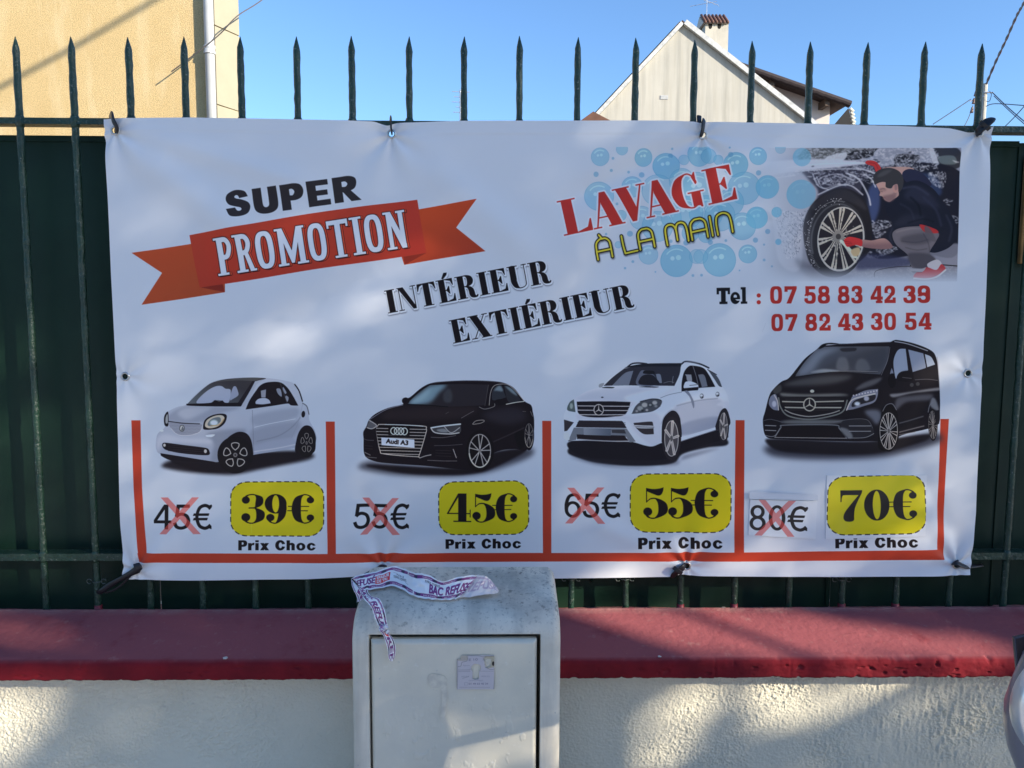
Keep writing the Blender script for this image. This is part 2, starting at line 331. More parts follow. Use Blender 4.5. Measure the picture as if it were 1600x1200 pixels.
# ---- letter shapes, all drawn here: unit square, baseline 0, capital height 1
H_ = 0.04
def D(*pts): return ('D', pts)
def R(x0, y0, x1, y1): return ('P', [(x0, y0), (x1, y0), (x1, y1), (x0, y1)])
def G(*pts): return ('P', list(pts))
def O(cx, cy, rx, ry, e=2.0): return ('P', oval_pts(cx, cy, rx, ry, e=e))
def o_(cx, cy, rx, ry, e=2.0): return ('-P', oval_pts(cx, cy, rx, ry, e=e))
def S(w, *pts): return ('S', pts, w)
t_ = 0.28
FAT = {
 'I': (.50, [R(.11, 0, .39, 1), R(.02, 0, .48, H_), R(.02, 1-H_, .48, 1)]),
 'L': (.80, [R(.10, 0, .38, 1), R(0, 1-H_, .48, 1), R(0, 0, .78, H_), G((.40, 0), (.78, 0), (.78, .34), (.745, .34), (.66, .12), (.40, H_))]),
 'E': (.82, [R(.10, 0, .38, 1), R(0, 0, .76, H_), R(0, 1-H_, .74, 1), G((.40, 0), (.78, 0), (.78, .33), (.745, .33), (.66, .11), (.40, H_)),
             G((.40, 1), (.75, 1), (.75, .70), (.715, .70), (.64, .89), (.40, 1-H_)), R(.36, .49, .56, .53), G((.40, .51), (.53, .68), (.565, .68), (.565, .34), (.53, .34))]),
 'T': (.86, [R(.28, 0, .56, 1), R(.18, 0, .66, H_), R(.02, 1-H_, .82, 1), G((.30, 1), (.02, 1), (.0, .68), (.035, .68), (.12, .88), (.30, 1-H_)),
             G((.54, 1), (.82, 1), (.84, .68), (.805, .68), (.72, .88), (.54, 1-H_))]),
 'N': (.92, [G((.02, 1), (.34, 1), (.80, .10), (.80, 0), (.66, 0), (.13, .93)), R(.11, 0, .15, .96), R(.01, 0, .26, H_), R(.77, 0, .81, 1), R(.66, 1-H_, .91, 1)]),
 'R': (.96, [R(.10, 0, .38, 1), R(0, 0, .46, H_), R(0, 1-H_, .50, 1), ('P', hermite([(.36, 1, 1), (.55, 1), (.74, .93), (.82, .77), (.76, .60), (.60, .52), (.36, .50, 1)])), ('-P', hermite([(.38, .96, 1), (.47, .95), (.53, .88), (.54, .76), (.52, .62), (.46, .54), (.38, .54, 1)])),
             ('P', hermite([(.40, .54, 1), (.62, .50), (.75, .40), (.80, .26), (.81, .12), (.85, .06), (.91, .11, 1), (.95, .09, 1), (.90, .0), (.76, -.02), (.62, .02), (.55, .14), (.54, .30), (.50, .44), (.40, .50, 1)]))]),
 'U': (.92, [D((.24, 1, .28), (.24, .55, .28), (.24, .30, .28), (.34, .06, .20), (.54, .015, .06), (.74, .10, .05), (.78, .35, .04), (.78, 1, .04)),
             R(.01, 1-H_, .48, 1), R(.66, 1-H_, .90, 1), R(.10, .4, .38, 1)]),
 'X': (.94, [G((.08, 1), (.42, 1), (.90, 0), (.56, 0)), G((.74, 1), (.785, 1), (.19, 0), (.145, 0)), R(0, 1-H_, .48, 1), R(.64, 1-H_, .90, 1), R(.03, 0, .30, H_), R(.48, 0, .95, H_)]),
 'A': (.92, [G((.36, 1.0), (.53, 1.0), (.88, 0), (.55, 0), (.345, .66)), G((.36, 1), (.41, .93), (.135, 0), (.09, 0)), R(.18, .27, .62, .31), R(0, 0, .25, H_), R(.46, 0, .95, H_)]),
 'V': (.92, [G((.06, 1), (.39, 1), (.60, .34), (.53, 0), (.40, 0)), G((.79, 1), (.835, 1), (.53, 0), (.47, .05)), R(-.02, 1-H_, .48, 1), R(.68, 1-H_, .94, 1)]),
 'G': (.92, [D((.76, .70, .04), (.70, .86, .05), (.52, .98, .10), (.27, .86, .22), (.17, .50, .30), (.27, .14, .22), (.50, .02, .10), (.66, .06, .06), (.74, .16, .06)),
             R(.56, .05, .82, .46), R(.46, .42, .92, .46), G((.72, .66), (.755, .66), (.76, 1.0), (.73, 1.0), (.64, .88)), G((.56, .3), (.82, .3), (.82, 0), (.78, 0), (.70, .10), (.56, .04))]),
 '0': (.86, [O(.41, .5, .40, .51), o_(.41, .5, .125, .465)]),
 '7': (.74, [('P', hermite([(.02, 1, 1), (.70, 1, 1), (.68, .90), (.56, .66), (.46, .42), (.43, .18), (.42, .02), (.30, -.03), (.15, .0), (.10, .12), (.16, .30), (.34, .55), (.58, .84, 1), (.12, .84), (.06, .76), (.045, .62, 1), (.01, .62, 1)]))]),
 '3': (.78, [D((.10, .84, .06), (.22, .96, .10), (.42, .985, .08), (.60, .90, .22), (.60, .68, .26), (.50, .55, .12), (.26, .525, .04)), O(.155, .80, .135, .125),
             D((.30, .53, .05), (.50, .51, .12), (.64, .38, .28), (.62, .14, .26), (.42, .015, .10), (.22, .03, .10), (.08, .16, .06)), O(.155, .21, .15, .14)]),
 '9': (.84, [O(.38, .67, .37, .335), o_(.38, .67, .115, .295), D((.62, .74, .22), (.615, .50, .27), (.57, .22, .23), (.42, .02, .10), (.24, .03, .10), (.12, .14, .06)), O(.20, .20, .14, .125), ('-P', oval_pts(.38, .67, .115, .295))]),
 '4': (.86, [R(.38, 0, .66, 1), G((.38, 1), (.42, .93), (.06, .30), (.0, .29)), R(0, .27, .80, .31), R(.22, 0, .82, H_), R(.77, .16, .80, .43)]),
 '5': (.74, [R(.09, .52, .12, .97), ('P', hermite([(.09, .99, 1), (.3, .955), (.5, .97), (.64, 1.01, 1), (.62, .88), (.56, .77), (.46, .74), (.3, .80), (.09, .89, 1)])), D((.10, .53, .03), (.24, .64, .06), (.44, .63, .14), (.60, .46, .28), (.60, .18, .28), (.40, .02, .12), (.20, .02, .10), (.06, .16, .06)), O(.14, .22, .14, .135)]),
 '€': (.86, [D((.82, .80, .05), (.72, .94, .08), (.54, .985, .10), (.36, .86, .22), (.30, .50, .29), (.36, .14, .22), (.54, .015, .10), (.72, .06, .08), (.82, .20, .05)), O(.74, .80, .115, .11), O(.74, .20, .115, .11),
             R(.04, .57, .70, .60), R(.02, .42, .66, .45)]),
}
SLAB = {
 '0': (.78, [O(.34, .5, .34, .51, 3.2), o_(.34, .5, .125, .33, 3)]),
 '7': (.78, [G((.02, .68), (.02, 1), (.72, 1), (.72, .86), (.40, 0), (.13, 0), (.46, .80), (.20, .80), (.20, .68))]),
 '5': (.76, [G((.06, 1), (.62, 1), (.62, .82), (.27, .82), (.27, .62), (.06, .46)), O(.33, .32, .33, .34, 2.8), o_(.31, .31, .13, .16, 2.6), ('-P', [(-.05, .30), (.18, .30), (.18, .44), (-.05, .42)]), R(0, .12, .2, .3), R(.06, .44, .22, .6)]),
 '8': (.80, [O(.35, .74, .31, .27, 2.8), O(.35, .28, .35, .295, 2.8), o_(.35, .73, .11, .10), o_(.35, .28, .13, .12)]),
 '3': (.76, [O(.33, .74, .31, .27, 2.8), O(.33, .28, .34, .295, 2.8), o_(.30, .73, .11, .10), o_(.30, .28, .12, .12), ('-P', [(-.05, .36), (.16, .36), (.28, .47), (.28, .54), (.16, .64), (-.05, .64)]), ('-P', [(-.05, .31), (.22, .31), (.22, .46), (-.05, .46)]), ('-P', [(-.05, .56), (.22, .56), (.22, .69), (-.05, .69)])]),
 '4': (.80, [G((.36, 1), (.64, 1), (.64, .38), (.74, .38), (.74, .20), (.64, .20), (.64, .14), (.72, .14), (.72, 0), (.32, 0), (.32, .14), (.40, .14), (.40, .20), (0, .20), (0, .36)), ('-P', [(.40, .76), (.40, .38), (.22, .38)])]),
 '2': (.78, [O(.34, .70, .32, .31, 2.6), o_(.32, .69, .11, .14), ('-P', [(-.05, .58), (.20, .58), (.48, .48), (.2, .3), (-.05, .3)]), G((.62, .58), (.34, .20), (.02, .17), (.46, .62)), R(.02, 0, .66, .19), R(.52, 0, .70, .32)]),
 '9': (.78, [O(.34, .68, .34, .33, 2.6), o_(.34, .69, .125, .15), O(.34, .30, .34, .31, 2.6), o_(.30, .30, .135, .12), ('-P', [(-.05, .30), (.17, .30), (.17, .42), (.36, .30), (.36, .38), (-.05, .38)]), R(.43, .3, .68, .7), ('-P', [(-.05, .31), (.18, .31), (.18, .36), (-.05, .36)])]),
 'T': (.82, [R(.26, 0, .54, 1), R(.0, .80, .80, 1), R(0, .60, .14, .9), R(.66, .60, .80, .9), R(.16, 0, .64, .15)]),
 'e': (.62, [O(.29, .36, .29, .37), o_(.29, .45, .10, .12), ('-P', [(.28, .28), (.62, .28), (.62, .20), (.40, .20)]), R(.1, .29, .55, .39)]),
 'l': (.40, [R(.08, 0, .30, 1.02), R(0, .88, .2, 1.02), R(0, 0, .38, .14)]),
}
NAR = {
 'P': (.50, [R(.08, 0, .24, 1), R(0, 0, .32, .06), R(0, .94, .2, 1), S(.13, (.16, .93), (.34, .92), (.42, .75), (.34, .50), (.18, .47))]),
 'R': (.56, [R(.08, 0, .24, 1), R(0, 0, .32, .06), R(0, .94, .2, 1), S(.13, (.16, .93), (.34, .92), (.42, .75), (.34, .54), (.18, .50)), G((.26, .5), (.38, .5), (.50, .06), (.56, .06), (.56, 0), (.38, 0))]),
 'O': (.52, [O(.25, .5, .25, .5, 2.8), o_(.25, .5, .10, .37, 2.8)]),
 'M': (.86, [R(.08, 0, .22, 1), R(.62, 0, .78, 1), R(0, 0, .30, .06), R(.54, 0, .86, .06), R(0, .94, .15, 1), R(.7, .94, .84, 1), G((.08, 1), (.22, 1), (.42, .38), (.62, 1), (.66, 1), (.66, .7), (.46, .05), (.38, .05), (.16, .8))]),
 'T': (.60, [R(.22, 0, .38, 1), R(.13, 0, .47, .06), R(0, .88, .60, 1), R(0, .80, .06, .95), R(.54, .80, .60, .95)]),
 'I': (.34, [R(.09, 0, .25, 1), R(0, 0, .34, .06), R(0, .94, .34, 1)]),
 'N': (.62, [R(.08, 0, .20, 1), R(.42, 0, .55, 1), R(0, 0, .28, .06), R(.36, .94, .62, 1), R(0, .94, .15, 1), G((.06, 1), (.22, 1), (.56, .1), (.56, 0), (.42, 0), (.14, .78))]),
}
SANS = {
 '4': (.68, [G((.38, 0), (.51, 0), (.51, 1), (.36, 1), (0, .37), (0, .24), (.38, .24)), ('-P', [(.38, .36), (.38, .80), (.12, .36)]), R(.5, .24, .62, .36)]),
 '5': (.66, [R(.12, .87, .58, 1), G((.12, 1), (.25, 1), (.19, .56), (.06, .50)), S(.125, (.10, .50), (.20, .59), (.33, .61), (.48, .53), (.54, .33), (.47, .13), (.30, .05), (.13, .10), (.055, .27))]),
 '6': (.66, [O(.31, .33, .29, .35), o_(.31, .33, .165, .23), S(.125, (.55, .74), (.48, .90), (.33, .95), (.17, .86), (.085, .58), (.08, .34))]),
 '8': (.66, [O(.3, .74, .255, .28), O(.3, .27, .29, .295), o_(.3, .74, .135, .165), o_(.3, .27, .165, .18)]),
 '0': (.66, [O(.3, .5, .3, .52), o_(.3, .5, .17, .405)]),
 '€': (.78, [S(.13, (.74, .83), (.62, .93), (.47, .955), (.28, .84), (.185, .5), (.28, .16), (.47, .045), (.62, .07), (.74, .17)), G((.02, .54), (.66, .54), (.69, .64), (.06, .64)), G((.02, .36), (.60, .36), (.63, .46), (.06, .46)), G((.66, .78), (.80, .92), (.78, 1.0), (.66, .96)), G((.66, .04), (.78, .0), (.78, .12), (.68, .2))]),
}
BLACK = {
 'S': (.74, [('P', hermite([(.02, .32, 1), (.28, .34, 1), (.33, .22), (.40, .19), (.46, .24), (.43, .32), (.30, .38), (.12, .48), (.04, .68), (.10, .90), (.34, 1.02), (.60, .94), (.69, .72, 1), (.43, .69, 1), (.40, .79), (.34, .82), (.29, .76), (.34, .69), (.50, .62), (.68, .48), (.72, .28), (.62, .06), (.38, -.02), (.12, .04)]))]),
 'U': (.74, [('P', hermite([(0, 1, 1), (.27, 1, 1), (.27, .42), (.29, .27), (.36, .22), (.44, .27), (.46, .42), (.46, 1, 1), (.73, 1, 1), (.73, .38), (.69, .14), (.56, .01), (.36, -.03), (.17, .01), (.04, .14), (0, .38)]))]),
 'P': (.70, [R(0, 0, .27, 1), ('P', hermite([(.2, 1, 1), (.45, 1), (.62, .92), (.69, .70), (.62, .46), (.45, .36), (.2, .36, 1)])), ('-P', hermite([(.27, .80, 1), (.36, .80), (.42, .69), (.36, .56), (.27, .56, 1)]))]),
 'E': (.68, [R(0, 0, .27, 1), R(0, 0, .66, .22), R(0, .79, .64, 1), R(0, .40, .60, .60)]),
 'R': (.78, [R(0, 0, .27, 1), ('P', hermite([(.2, 1, 1), (.50, 1), (.68, .90), (.71, .70), (.64, .50), (.46, .41), (.2, .41, 1)])), ('-P', hermite([(.27, .80, 1), (.38, .80), (.44, .70), (.38, .60), (.27, .60, 1)])), G((.24, .45), (.50, .45), (.80, 0), (.50, 0), (.30, .36))]),
 'r': (.50, [R(0, 0, .26, .72), ('P', hermite([(.2, .40, 1), (.26, .62), (.36, .74), (.50, .74, 1), (.46, .50, 1), (.34, .52), (.26, .38), (.24, .30, 1)]))]),
 'i': (.32, [R(0, 0, .26, .72), R(0, .82, .26, 1)]),
 'x': (.70, [G((.0, .72), (.29, .72), (.68, 0), (.38, 0)), G((.67, .72), (.38, .72), (-.01, 0), (.28, 0))]),
 'C': (.82, [O(.39, .5, .39, .52), o_(.41, .5, .13, .29), ('-P', [(.50, .40), (.95, .32), (.95, .66), (.50, .60)])]),
 'h': (.70, [R(0, 0, .26, 1), O(.40, .50, .24, .25), R(.38, 0, .64, .52), ('-P', [(.26, -.02), (.38, -.02), (.38, .46), (.35, .53), (.29, .53), (.26, .46)])]),
 'o': (.76, [O(.35, .36, .35, .385), o_(.35, .36, .11, .19)]),
 'c': (.70, [O(.34, .36, .34, .385), o_(.36, .36, .11, .19), ('-P', [(.42, .30), (.85, .22), (.85, .50), (.42, .44)])]),
}
FONTS = {'FAT': FAT, 'SLAB': SLAB, 'NAR': NAR, 'SANS': SANS, 'BLACK': BLACK}
def glyph_mask(sh, ops, aff):
    M = EMPTY
    def tr(p):
        p = np.asarray(p, float); return np.stack([aff[0]+p[:, 0]*aff[2]+p[:, 1]*aff[4], aff[1]+p[:, 0]*aff[3]+p[:, 1]*aff[5]], 1)
    for op in ops:
        if op[0] == 'P': M = M.join(sh.poly(tr(op[1]), False))
        elif op[0] == '-P': M = M.join(sh.poly(tr(op[1]), False), 'sub')
        elif op[0] == 'S':
            P = hermite(op[1], False, 8); w = op[2]; d = np.gradient(P, axis=0); d /= np.hypot(d[:, 0], d[:, 1])[:, None]+1e-9
            n = np.stack([-d[:, 1], d[:, 0]], 1)*w/2; q = np.concatenate([P+n, (P-n)[::-1]]); M = M.join(sh.poly(tr(q), False))
        elif op[0] == 'D':
            P = hermite_w(op[1], 18); h = H_/2
            for i in range(len(P)-1):
                a, b = P[i], P[i+1]; wa, wb = a[2]/2, b[2]/2
                q = np.array([(a[0]-wa, a[1]), (a[0], a[1]+h), (a[0]+wa, a[1]), (a[0], a[1]-h), (b[0]-wb, b[1]), (b[0], b[1]+h), (b[0]+wb, b[1]), (b[0], b[1]-h)])
                c = q.mean(0); 
                hull = convex(q); M = M.join(sh.poly(tr(hull), False))
    return M
def convex(p):
    p = sorted(map(tuple, p)); 
    def half(it):
        o = []
        for v in it:
            while len(o) > 1 and (o[-1][0]-o[-2][0])*(v[1]-o[-2][1])-(o[-1][1]-o[-2][1])*(v[0]-o[-2][0]) <= 0: o.pop()
            o.append(v)
        return o
    a = half(p); b = half(p[::-1]); return a[:-1]+b[:-1]
def word(sh, font, txt, x0, y0, x1, y1, cap, lean=0.0, arc=0.0, gap=0.0, capv=None):
    """word from baseline start (x0,y0) to baseline end (x1,y1); cap = capital height in the current grid"""
    F = FONTS[font]; adv = [(F[c][0] if c != ' ' else .34)+gap for c in txt]; tot = sum(adv)-gap
    ang = math.atan2(y1-y0, x1-x0); L = math.hypot(x1-x0, y1-y0); k = L/tot
    ex = (math.cos(ang), math.sin(ang)); M = EMPTY; pos = 0
    for c, a in zip(txt, adv):
        if c != ' ':
            u = pos/tot; cc = cap*(1+(capv or 0)*u)
            ey = (math.sin(ang)+lean*math.cos(ang), -math.cos(ang)+lean*math.sin(ang))
            bow = arc*4*u*(1-u)
            M = M.join(glyph_mask(sh, F[c][1], (x0+ex[0]*pos*k-ey[0]*0+0, y0+ex[1]*pos*k-bow, ex[0]*k, ex[1]*k, ey[0]*cc, ey[1]*cc)))
        pos += a
    return M
_fcache = {}
def letters(sh, font, items, x0, y0, slope, cap):
    """each letter between its own two x positions on a sloping baseline"""
    M = EMPTY; ang = math.atan(slope); up = (math.sin(ang), -math.cos(ang))
    for ch, xa, xb in items:
        adv, ops = FONTS[font][ch]; k = (xb-xa)/adv
        M = M.join(glyph_mask(sh, ops, (xa, y0+(xa-x0)*slope, k, k*slope, up[0]*cap, up[1]*cap)))
    return M
def plain_edges(txt, bold=0.0, spacing=1.0):
    """outline of a word in Blender's own built-in letter shapes, capital height 1"""
    key = (txt, bold, spacing)
    if key in _fcache: return _fcache[key]
    def get(t):
        cu = bpy.data.curves.new('letters', 'FONT'); cu.body = t; cu.fill_mode = 'NONE'; cu.offset = bold; cu.space_character = spacing; cu.resolution_u = 6
        ob = bpy.data.objects.new('letters', cu); bpy.context.scene.collection.objects.link(ob)
        dg = bpy.context.evaluated_depsgraph_get(); dg.update()
        me = ob.evaluated_get(dg).to_mesh()
        V = np.array([v.co[:2] for v in me.vertices]); E = np.array([e.vertices[:] for e in me.edges])
        ob.evaluated_get(dg).to_mesh_clear(); bpy.data.objects.remove(ob); bpy.data.curves.remove(cu)
        return V, E
    V, E = get(txt)
    if 'Hcap' not in _fcache:
        v0, _ = get_plain('H'); _fcache['Hcap'] = v0[:, 1].max()
    V = V/_fcache['Hcap']; V[:, 0] -= V[:, 0].min()
    _fcache[key] = (V, E); return V, E
def get_plain(t):
    cu = bpy.data.curves.new('letters', 'FONT'); cu.body = t; cu.fill_mode = 'NONE'
    ob = bpy.data.objects.new('letters', cu); bpy.context.scene.collection.objects.link(ob)
    dg = bpy.context.evaluated_depsgraph_get(); dg.update(); me = ob.evaluated_get(dg).to_mesh()
    V = np.array([v.co[:2] for v in me.vertices]); ob.evaluated_get(dg).to_mesh_clear()
    bpy.data.objects.remove(ob); bpy.data.curves.remove(cu); return V, None
def plain(sh, txt, x0, y0, x1, y1, cap, bold=0.0, spacing=1.0, flip=1, lean=0.0):
    V, E = plain_edges(txt, bold, spacing); w = V[:, 0].max()
    ang = math.atan2(y1-y0, x1-x0); k = math.hypot(x1-x0, y1-y0)/w; c, s_ = math.cos(ang), math.sin(ang)
    X = V[:, 0]*k+lean*V[:, 1]*cap; Y = V[:, 1]*cap*flip
    q = sh.T(np.stack([x0+X*c+Y*s_, y0+X*s_-Y*c], 1))
    return edges_mask(q[E[:, 0]], q[E[:, 1]])

# ------------------------------------------------------------------ the banner's printed picture
INK = (24, 22, 32); RED = (138, 54, 44); PAPER = (150, 171, 215)
def alloy(sh, cx, cy, rx, ry, kind, tyre=(20, 19, 27), rim=(150, 158, 182)):
    sh.oval(cx, cy, rx, ry, tyre)
    if kind == 'loops':
        for k in range(5):
            a = math.radians(-90+72*k); c, s = math.cos(a), math.sin(a)
            pts = []
            for u, v in ((.26, 0), (.42, -.17), (.60, -.20), (.66, 0), (.60, .20), (.42, .17)):
                pts.append((cx+rx*(u*c-v*s), cy+ry*(u*s+v*c)))
            sh.line(pts, rx*.05, rim, .95, closed=True)
        sh.oval(cx, cy, rx*.12, ry*.12, (90, 94, 112)); sh.oval(cx, cy, rx*.05, ry*.05, (30, 30, 38))
    elif kind == 'split':
        sh.line(oval_pts(cx, cy, rx*.78, ry*.80), rx*.07, rim, .8, smooth=False, closed=True)
        sh.line(oval_pts(cx, cy, rx*.78, ry*.80, a0=20, a1=170), rx*.10, (170, 176, 192), .8, smooth=False)
        for k in range(5):
            for d in (-9, 9):
                a = math.radians(-86+72*k+d*.6); b = math.radians(-86+72*k+d*1.3)
                sh.line([(cx+rx*.1*math.cos(a), cy+ry*.1*math.sin(a)), (cx+rx*.76*math.cos(b), cy+ry*.78*math.sin(b))], rx*.07, rim, .9, smooth=False)
        sh.oval(cx, cy, rx*.12, ry*.10, (100, 104, 120))
    elif kind == 'star':
        sh.oval(cx, cy, rx*.70, ry*.80, (60, 62, 78)); sh.line(oval_pts(cx, cy, rx*.70, ry*.80), rx*.08, (140, 148, 172), smooth=False, closed=True)
        for k in range(5):
            a = math.radians(-80+72*k)
            sh.line([(cx, cy, rx*.22), (cx+rx*.68*math.cos(a), cy+ry*.78*math.sin(a), rx*.30)], 1, (150, 156, 178), smooth=False)
            sh.line([(cx, cy, rx*.05), (cx+rx*.66*math.cos(a), cy+ry*.74*math.sin(a), rx*.07)], 1, (90, 96, 116), .7, smooth=False)
        sh.oval(cx, cy, rx*.14, ry*.13, (70, 74, 90))
    else:
        sh.line(oval_pts(cx, cy, rx*.86, ry*.88), rx*.06, rim, .9, smooth=False, closed=True)
        for k in range(20):
            a = math.radians(-90+18*k+(3 if k % 2 else -3))
            sh.line([(cx+rx*.15*math.cos(a), cy+ry*.15*math.sin(a), rx*.05), (cx+rx*.84*math.cos(a), cy+ry*.86*math.sin(a), rx*.085)], 1, rim, .95, smooth=False)
        sh.oval(cx, cy, rx*.16, ry*.14, (70, 74, 88)); sh.line(oval_pts(cx, cy, rx*.15, ry*.13), rx*.04, rim, closed=True, smooth=False)
def star_badge(sh, cx, cy, rx, ry, col, w):
    sh.line(oval_pts(cx, cy, rx, ry), w, col, smooth=False, closed=True)
    for a in (-90, 30, 150):
        a = math.radians(a); sh.line([(cx, cy, w*1.3), (cx+rx*.92*math.cos(a), cy+ry*.92*math.sin(a), w*.4)], 1, col, smooth=False)
def car_small_silver(sh):
    sh.at(240, 580, 6.154)
    K = (22, 20, 30)
    sh.fill([(90, 900), (200, 850), (660, 860), (960, 790), (1350, 760), (1550, 800), (1480, 850), (1050, 935), (800, 985), (620, 985), (350, 965), (150, 930)], K, .95, blur=22)
    sh.fill([(180, 850), (660, 860), (960, 790), (1480, 780), (1450, 830), (1000, 920), (700, 965), (400, 950)], K, .9, blur=10)
    body = [(40, 650), (58, 590), (120, 535), (118, 430), (150, 385), (240, 340), (325, 318), (390, 245), (470, 175), (570, 105), (700, 72), (850, 60), (1000, 58), (1150, 68), (1290, 92), (1365, 120), (1405, 180), (1440, 270), (1440, 300), (1480, 335), (1500, 400), (1505, 470), (1550, 550), (1572, 620), (1566, 660), (1480, 720), (1345, 738), (1200, 762), (965, 800), (900, 830), (660, 862), (590, 868), (400, 838), (80, 790), (40, 740)]
    bm = sh.poly(body)
    sh.paint(bm, (138, 156, 198), 1, grad=((0, 300), (0, 860), (122, 138, 180)))
    # shading
    sh.fill([(160, 470), (180, 400), (330, 330), (500, 335), (700, 340), (840, 350), (600, 420), (490, 480), (330, 490)], (112, 126, 164), .75, blur=18, clip=bm)
    sh.fill([(240, 400), (330, 350), (560, 345), (480, 400), (330, 460)], (142, 158, 198), .8, blur=22, clip=bm)
    sh.fill([(520, 600), (700, 560), (900, 560), (800, 640), (690, 720), (650, 860), (560, 860), (590, 700)], (96, 110, 146), .7, blur=22, clip=bm)
    sh.fill([(40, 660), (120, 600), (330, 640), (560, 650), (560, 690), (110, 690), (60, 780)], (156, 172, 214), .6, blur=20, clip=bm)
    sh.fill([(970, 420), (1380, 350), (1380, 440), (990, 520)], (116, 132, 172), .8, blur=20, clip=bm)
    sh.fill([(960, 560), (1400, 480), (1340, 640), (1130, 680), (970, 720)], (108, 122, 160), .7, blur=28, clip=bm)
    sh.fill([(960, 720), (1180, 660), (1340, 640), (1380, 720), (970, 800)], (122, 138, 180), .9, blur=14, clip=bm)
    sh.line([(980, 535), (1130, 500), (1370, 455)], 5, (176, 190, 226), .9)
    sh.line([(1000, 670), (1200, 620), (1330, 540), (1420, 440)], 6, (84, 94, 126), .7, blur=3)
    sh.line([(965, 770), (1200, 735), (1370, 700)], 8, (170, 184, 220), .7, blur=4)
    sh.line([(958, 370), (965, 560), (972, 790)], 4, (84, 92, 122), .8)
    sh.line([(1440, 310), (1400, 480), (1330, 640)], 4, (100, 112, 146), .5)
    # glass and roof
    sh.fill([(325, 322, 1), (400, 245), (500, 155), (580, 105), (700, 75), (850, 62), (1000, 60), (1090, 68), (985, 96, 1), (930, 200), (850, 335, 1), (600, 335), (430, 330)], (44, 46, 60), grad=((600, 60), (500, 330), (70, 82, 104)))
    sh.fill([(600, 100), (850, 62), (1040, 62), (985, 92, 1), (800, 86)], (66, 72, 84), .8)
    sh.fill([(430, 305), (440, 265), (520, 190), (600, 145), (660, 140), (700, 165), (750, 180), (735, 290), (690, 300), (660, 280), (600, 278), (560, 300)], (128, 146, 192))
    sh.fill([(775, 150), (800, 145), (820, 190), (822, 230), (770, 265), (745, 275), (750, 220)], (116, 132, 176))
    sh.fill([(325, 310, 1), (430, 308), (560, 300), (600, 275), (640, 290), (670, 278), (700, 300), (830, 300), (860, 320), (845, 336, 1), (500, 334), (330, 326)], K, 1)
    sh.fill([(850, 330, 1), (985, 96, 1), (960, 92, 1), (820, 300, 1)], K, .8)
    sh.fill([(930, 200), (985, 95, 1), (1060, 80), (1000, 130), (940, 250), (880, 340), (850, 335, 1)], (132, 148, 188), 1)
    sh.fill([(893, 365, 1), (930, 280), (990, 190), (1040, 130), (1110, 103), (1220, 103), (1290, 150), (1345, 230), (1398, 328, 1), (1330, 325), (1300, 308), (1150, 330)], K)
    sh.fill([(1040, 185, 1), (1090, 172, 1), (1085, 250, 1), (1045, 250, 1)], (112, 124, 160)); sh.fill([(1190, 168), (1228, 170), (1240, 240), (1205, 215)], (104, 118, 156)); sh.fill([(1255, 150), (1285, 200), (1272, 215), (1250, 170)], (104, 118, 156)); sh.fill([(1280, 232), (1305, 250), (1295, 290), (1275, 262)], (104, 118, 156))
    sh.line([(1225, 110), (1255, 200), (1290, 300)], 6, (48, 48, 60))
    sh.fill([(990, 290), (1020, 262), (1080, 255), (1120, 275), (1134, 305, 1), (1060, 315), (992, 312, 1)], (136, 154, 200))
    sh.line([(1365, 125), (1405, 185), (1438, 285)], 12, K); sh.line([(1440, 305), (1480, 335), (1500, 410)], 10, (60, 64, 84), .8)
    sh.oval(1446, 410, 18, 32, K, rot=.1)
    # lamps, grille
    sh.fill([(485, 540), (500, 470), (560, 425), (640, 405), (700, 410), (714, 440), (690, 500), (630, 545), (560, 558), (500, 558)], K)
    sh.fill([(505, 525), (520, 470), (580, 432), (650, 418), (690, 440), (670, 490), (620, 530), (550, 545)], (150, 156, 168))
    sh.fill([(530, 515), (545, 475), (590, 445), (645, 440), (655, 475), (620, 510), (570, 525)], (80, 96, 120)); sh.oval(590, 492, 38, 26, (160, 190, 226), blur=8); sh.line([(560, 520), (640, 510), (690, 450)], 7, (140, 120, 90), .9)
    sh.fill([(118, 510), (116, 430), (150, 385), (158, 470), (150, 525)], K); sh.fill([(130, 495), (130, 440), (148, 410), (150, 490)], (120, 134, 160))
    gm = sh.poly([(162, 480), (300, 495), (450, 500), (480, 520), (450, 580), (340, 612), (240, 600), (180, 545)])
    sh.paint(gm, (120, 134, 172))
    for r in range(9):
        for c in range(26): sh.oval(170+c*12+(r % 2)*6, 488+r*14, 3.4, 4.2, (74, 82, 112), .8, clip=gm)
    sh.line([(160, 478), (300, 496), (452, 503)], 9, K, .9); sh.line([(180, 545), (240, 602), (340, 614), (450, 582), (480, 520)], 5, (160, 174, 212), .9)
    sh.oval(285, 545, 26, 34, (70, 78, 96)); sh.oval(285, 545, 18, 25, (160, 170, 196)); sh.fill([(276, 565), (290, 525), (302, 560)], (80, 90, 112))
    sh.oval(92, 567, 18, 10, (170, 182, 214)); sh.fill([(512, 612), (560, 604), (600, 606), (570, 628), (520, 626)], (176, 188, 220))
    sh.fill([(100, 690), (125, 682), (300, 705), (520, 735), (548, 770), (540, 800), (430, 800), (250, 780), (130, 750), (100, 720)], K); 
    for yy in (715, 735, 755, 775): sh.line([(150, yy-14), (500, yy+18)], 4, (44, 44, 58), .8)
    sh.oval(118, 706, 12, 15, (150, 160, 186)); sh.oval(508, 765, 14, 18, (150, 160, 186))
    sh.fill([(80, 782, 1), (400, 835), (600, 868), (560, 880), (300, 860), (180, 852), (90, 810)], K)
    # wheels
    sh.fill([(660, 870), (680, 720), (720, 640), (790, 590), (850, 578), (910, 600), (950, 670), (966, 800), (940, 880)], K)
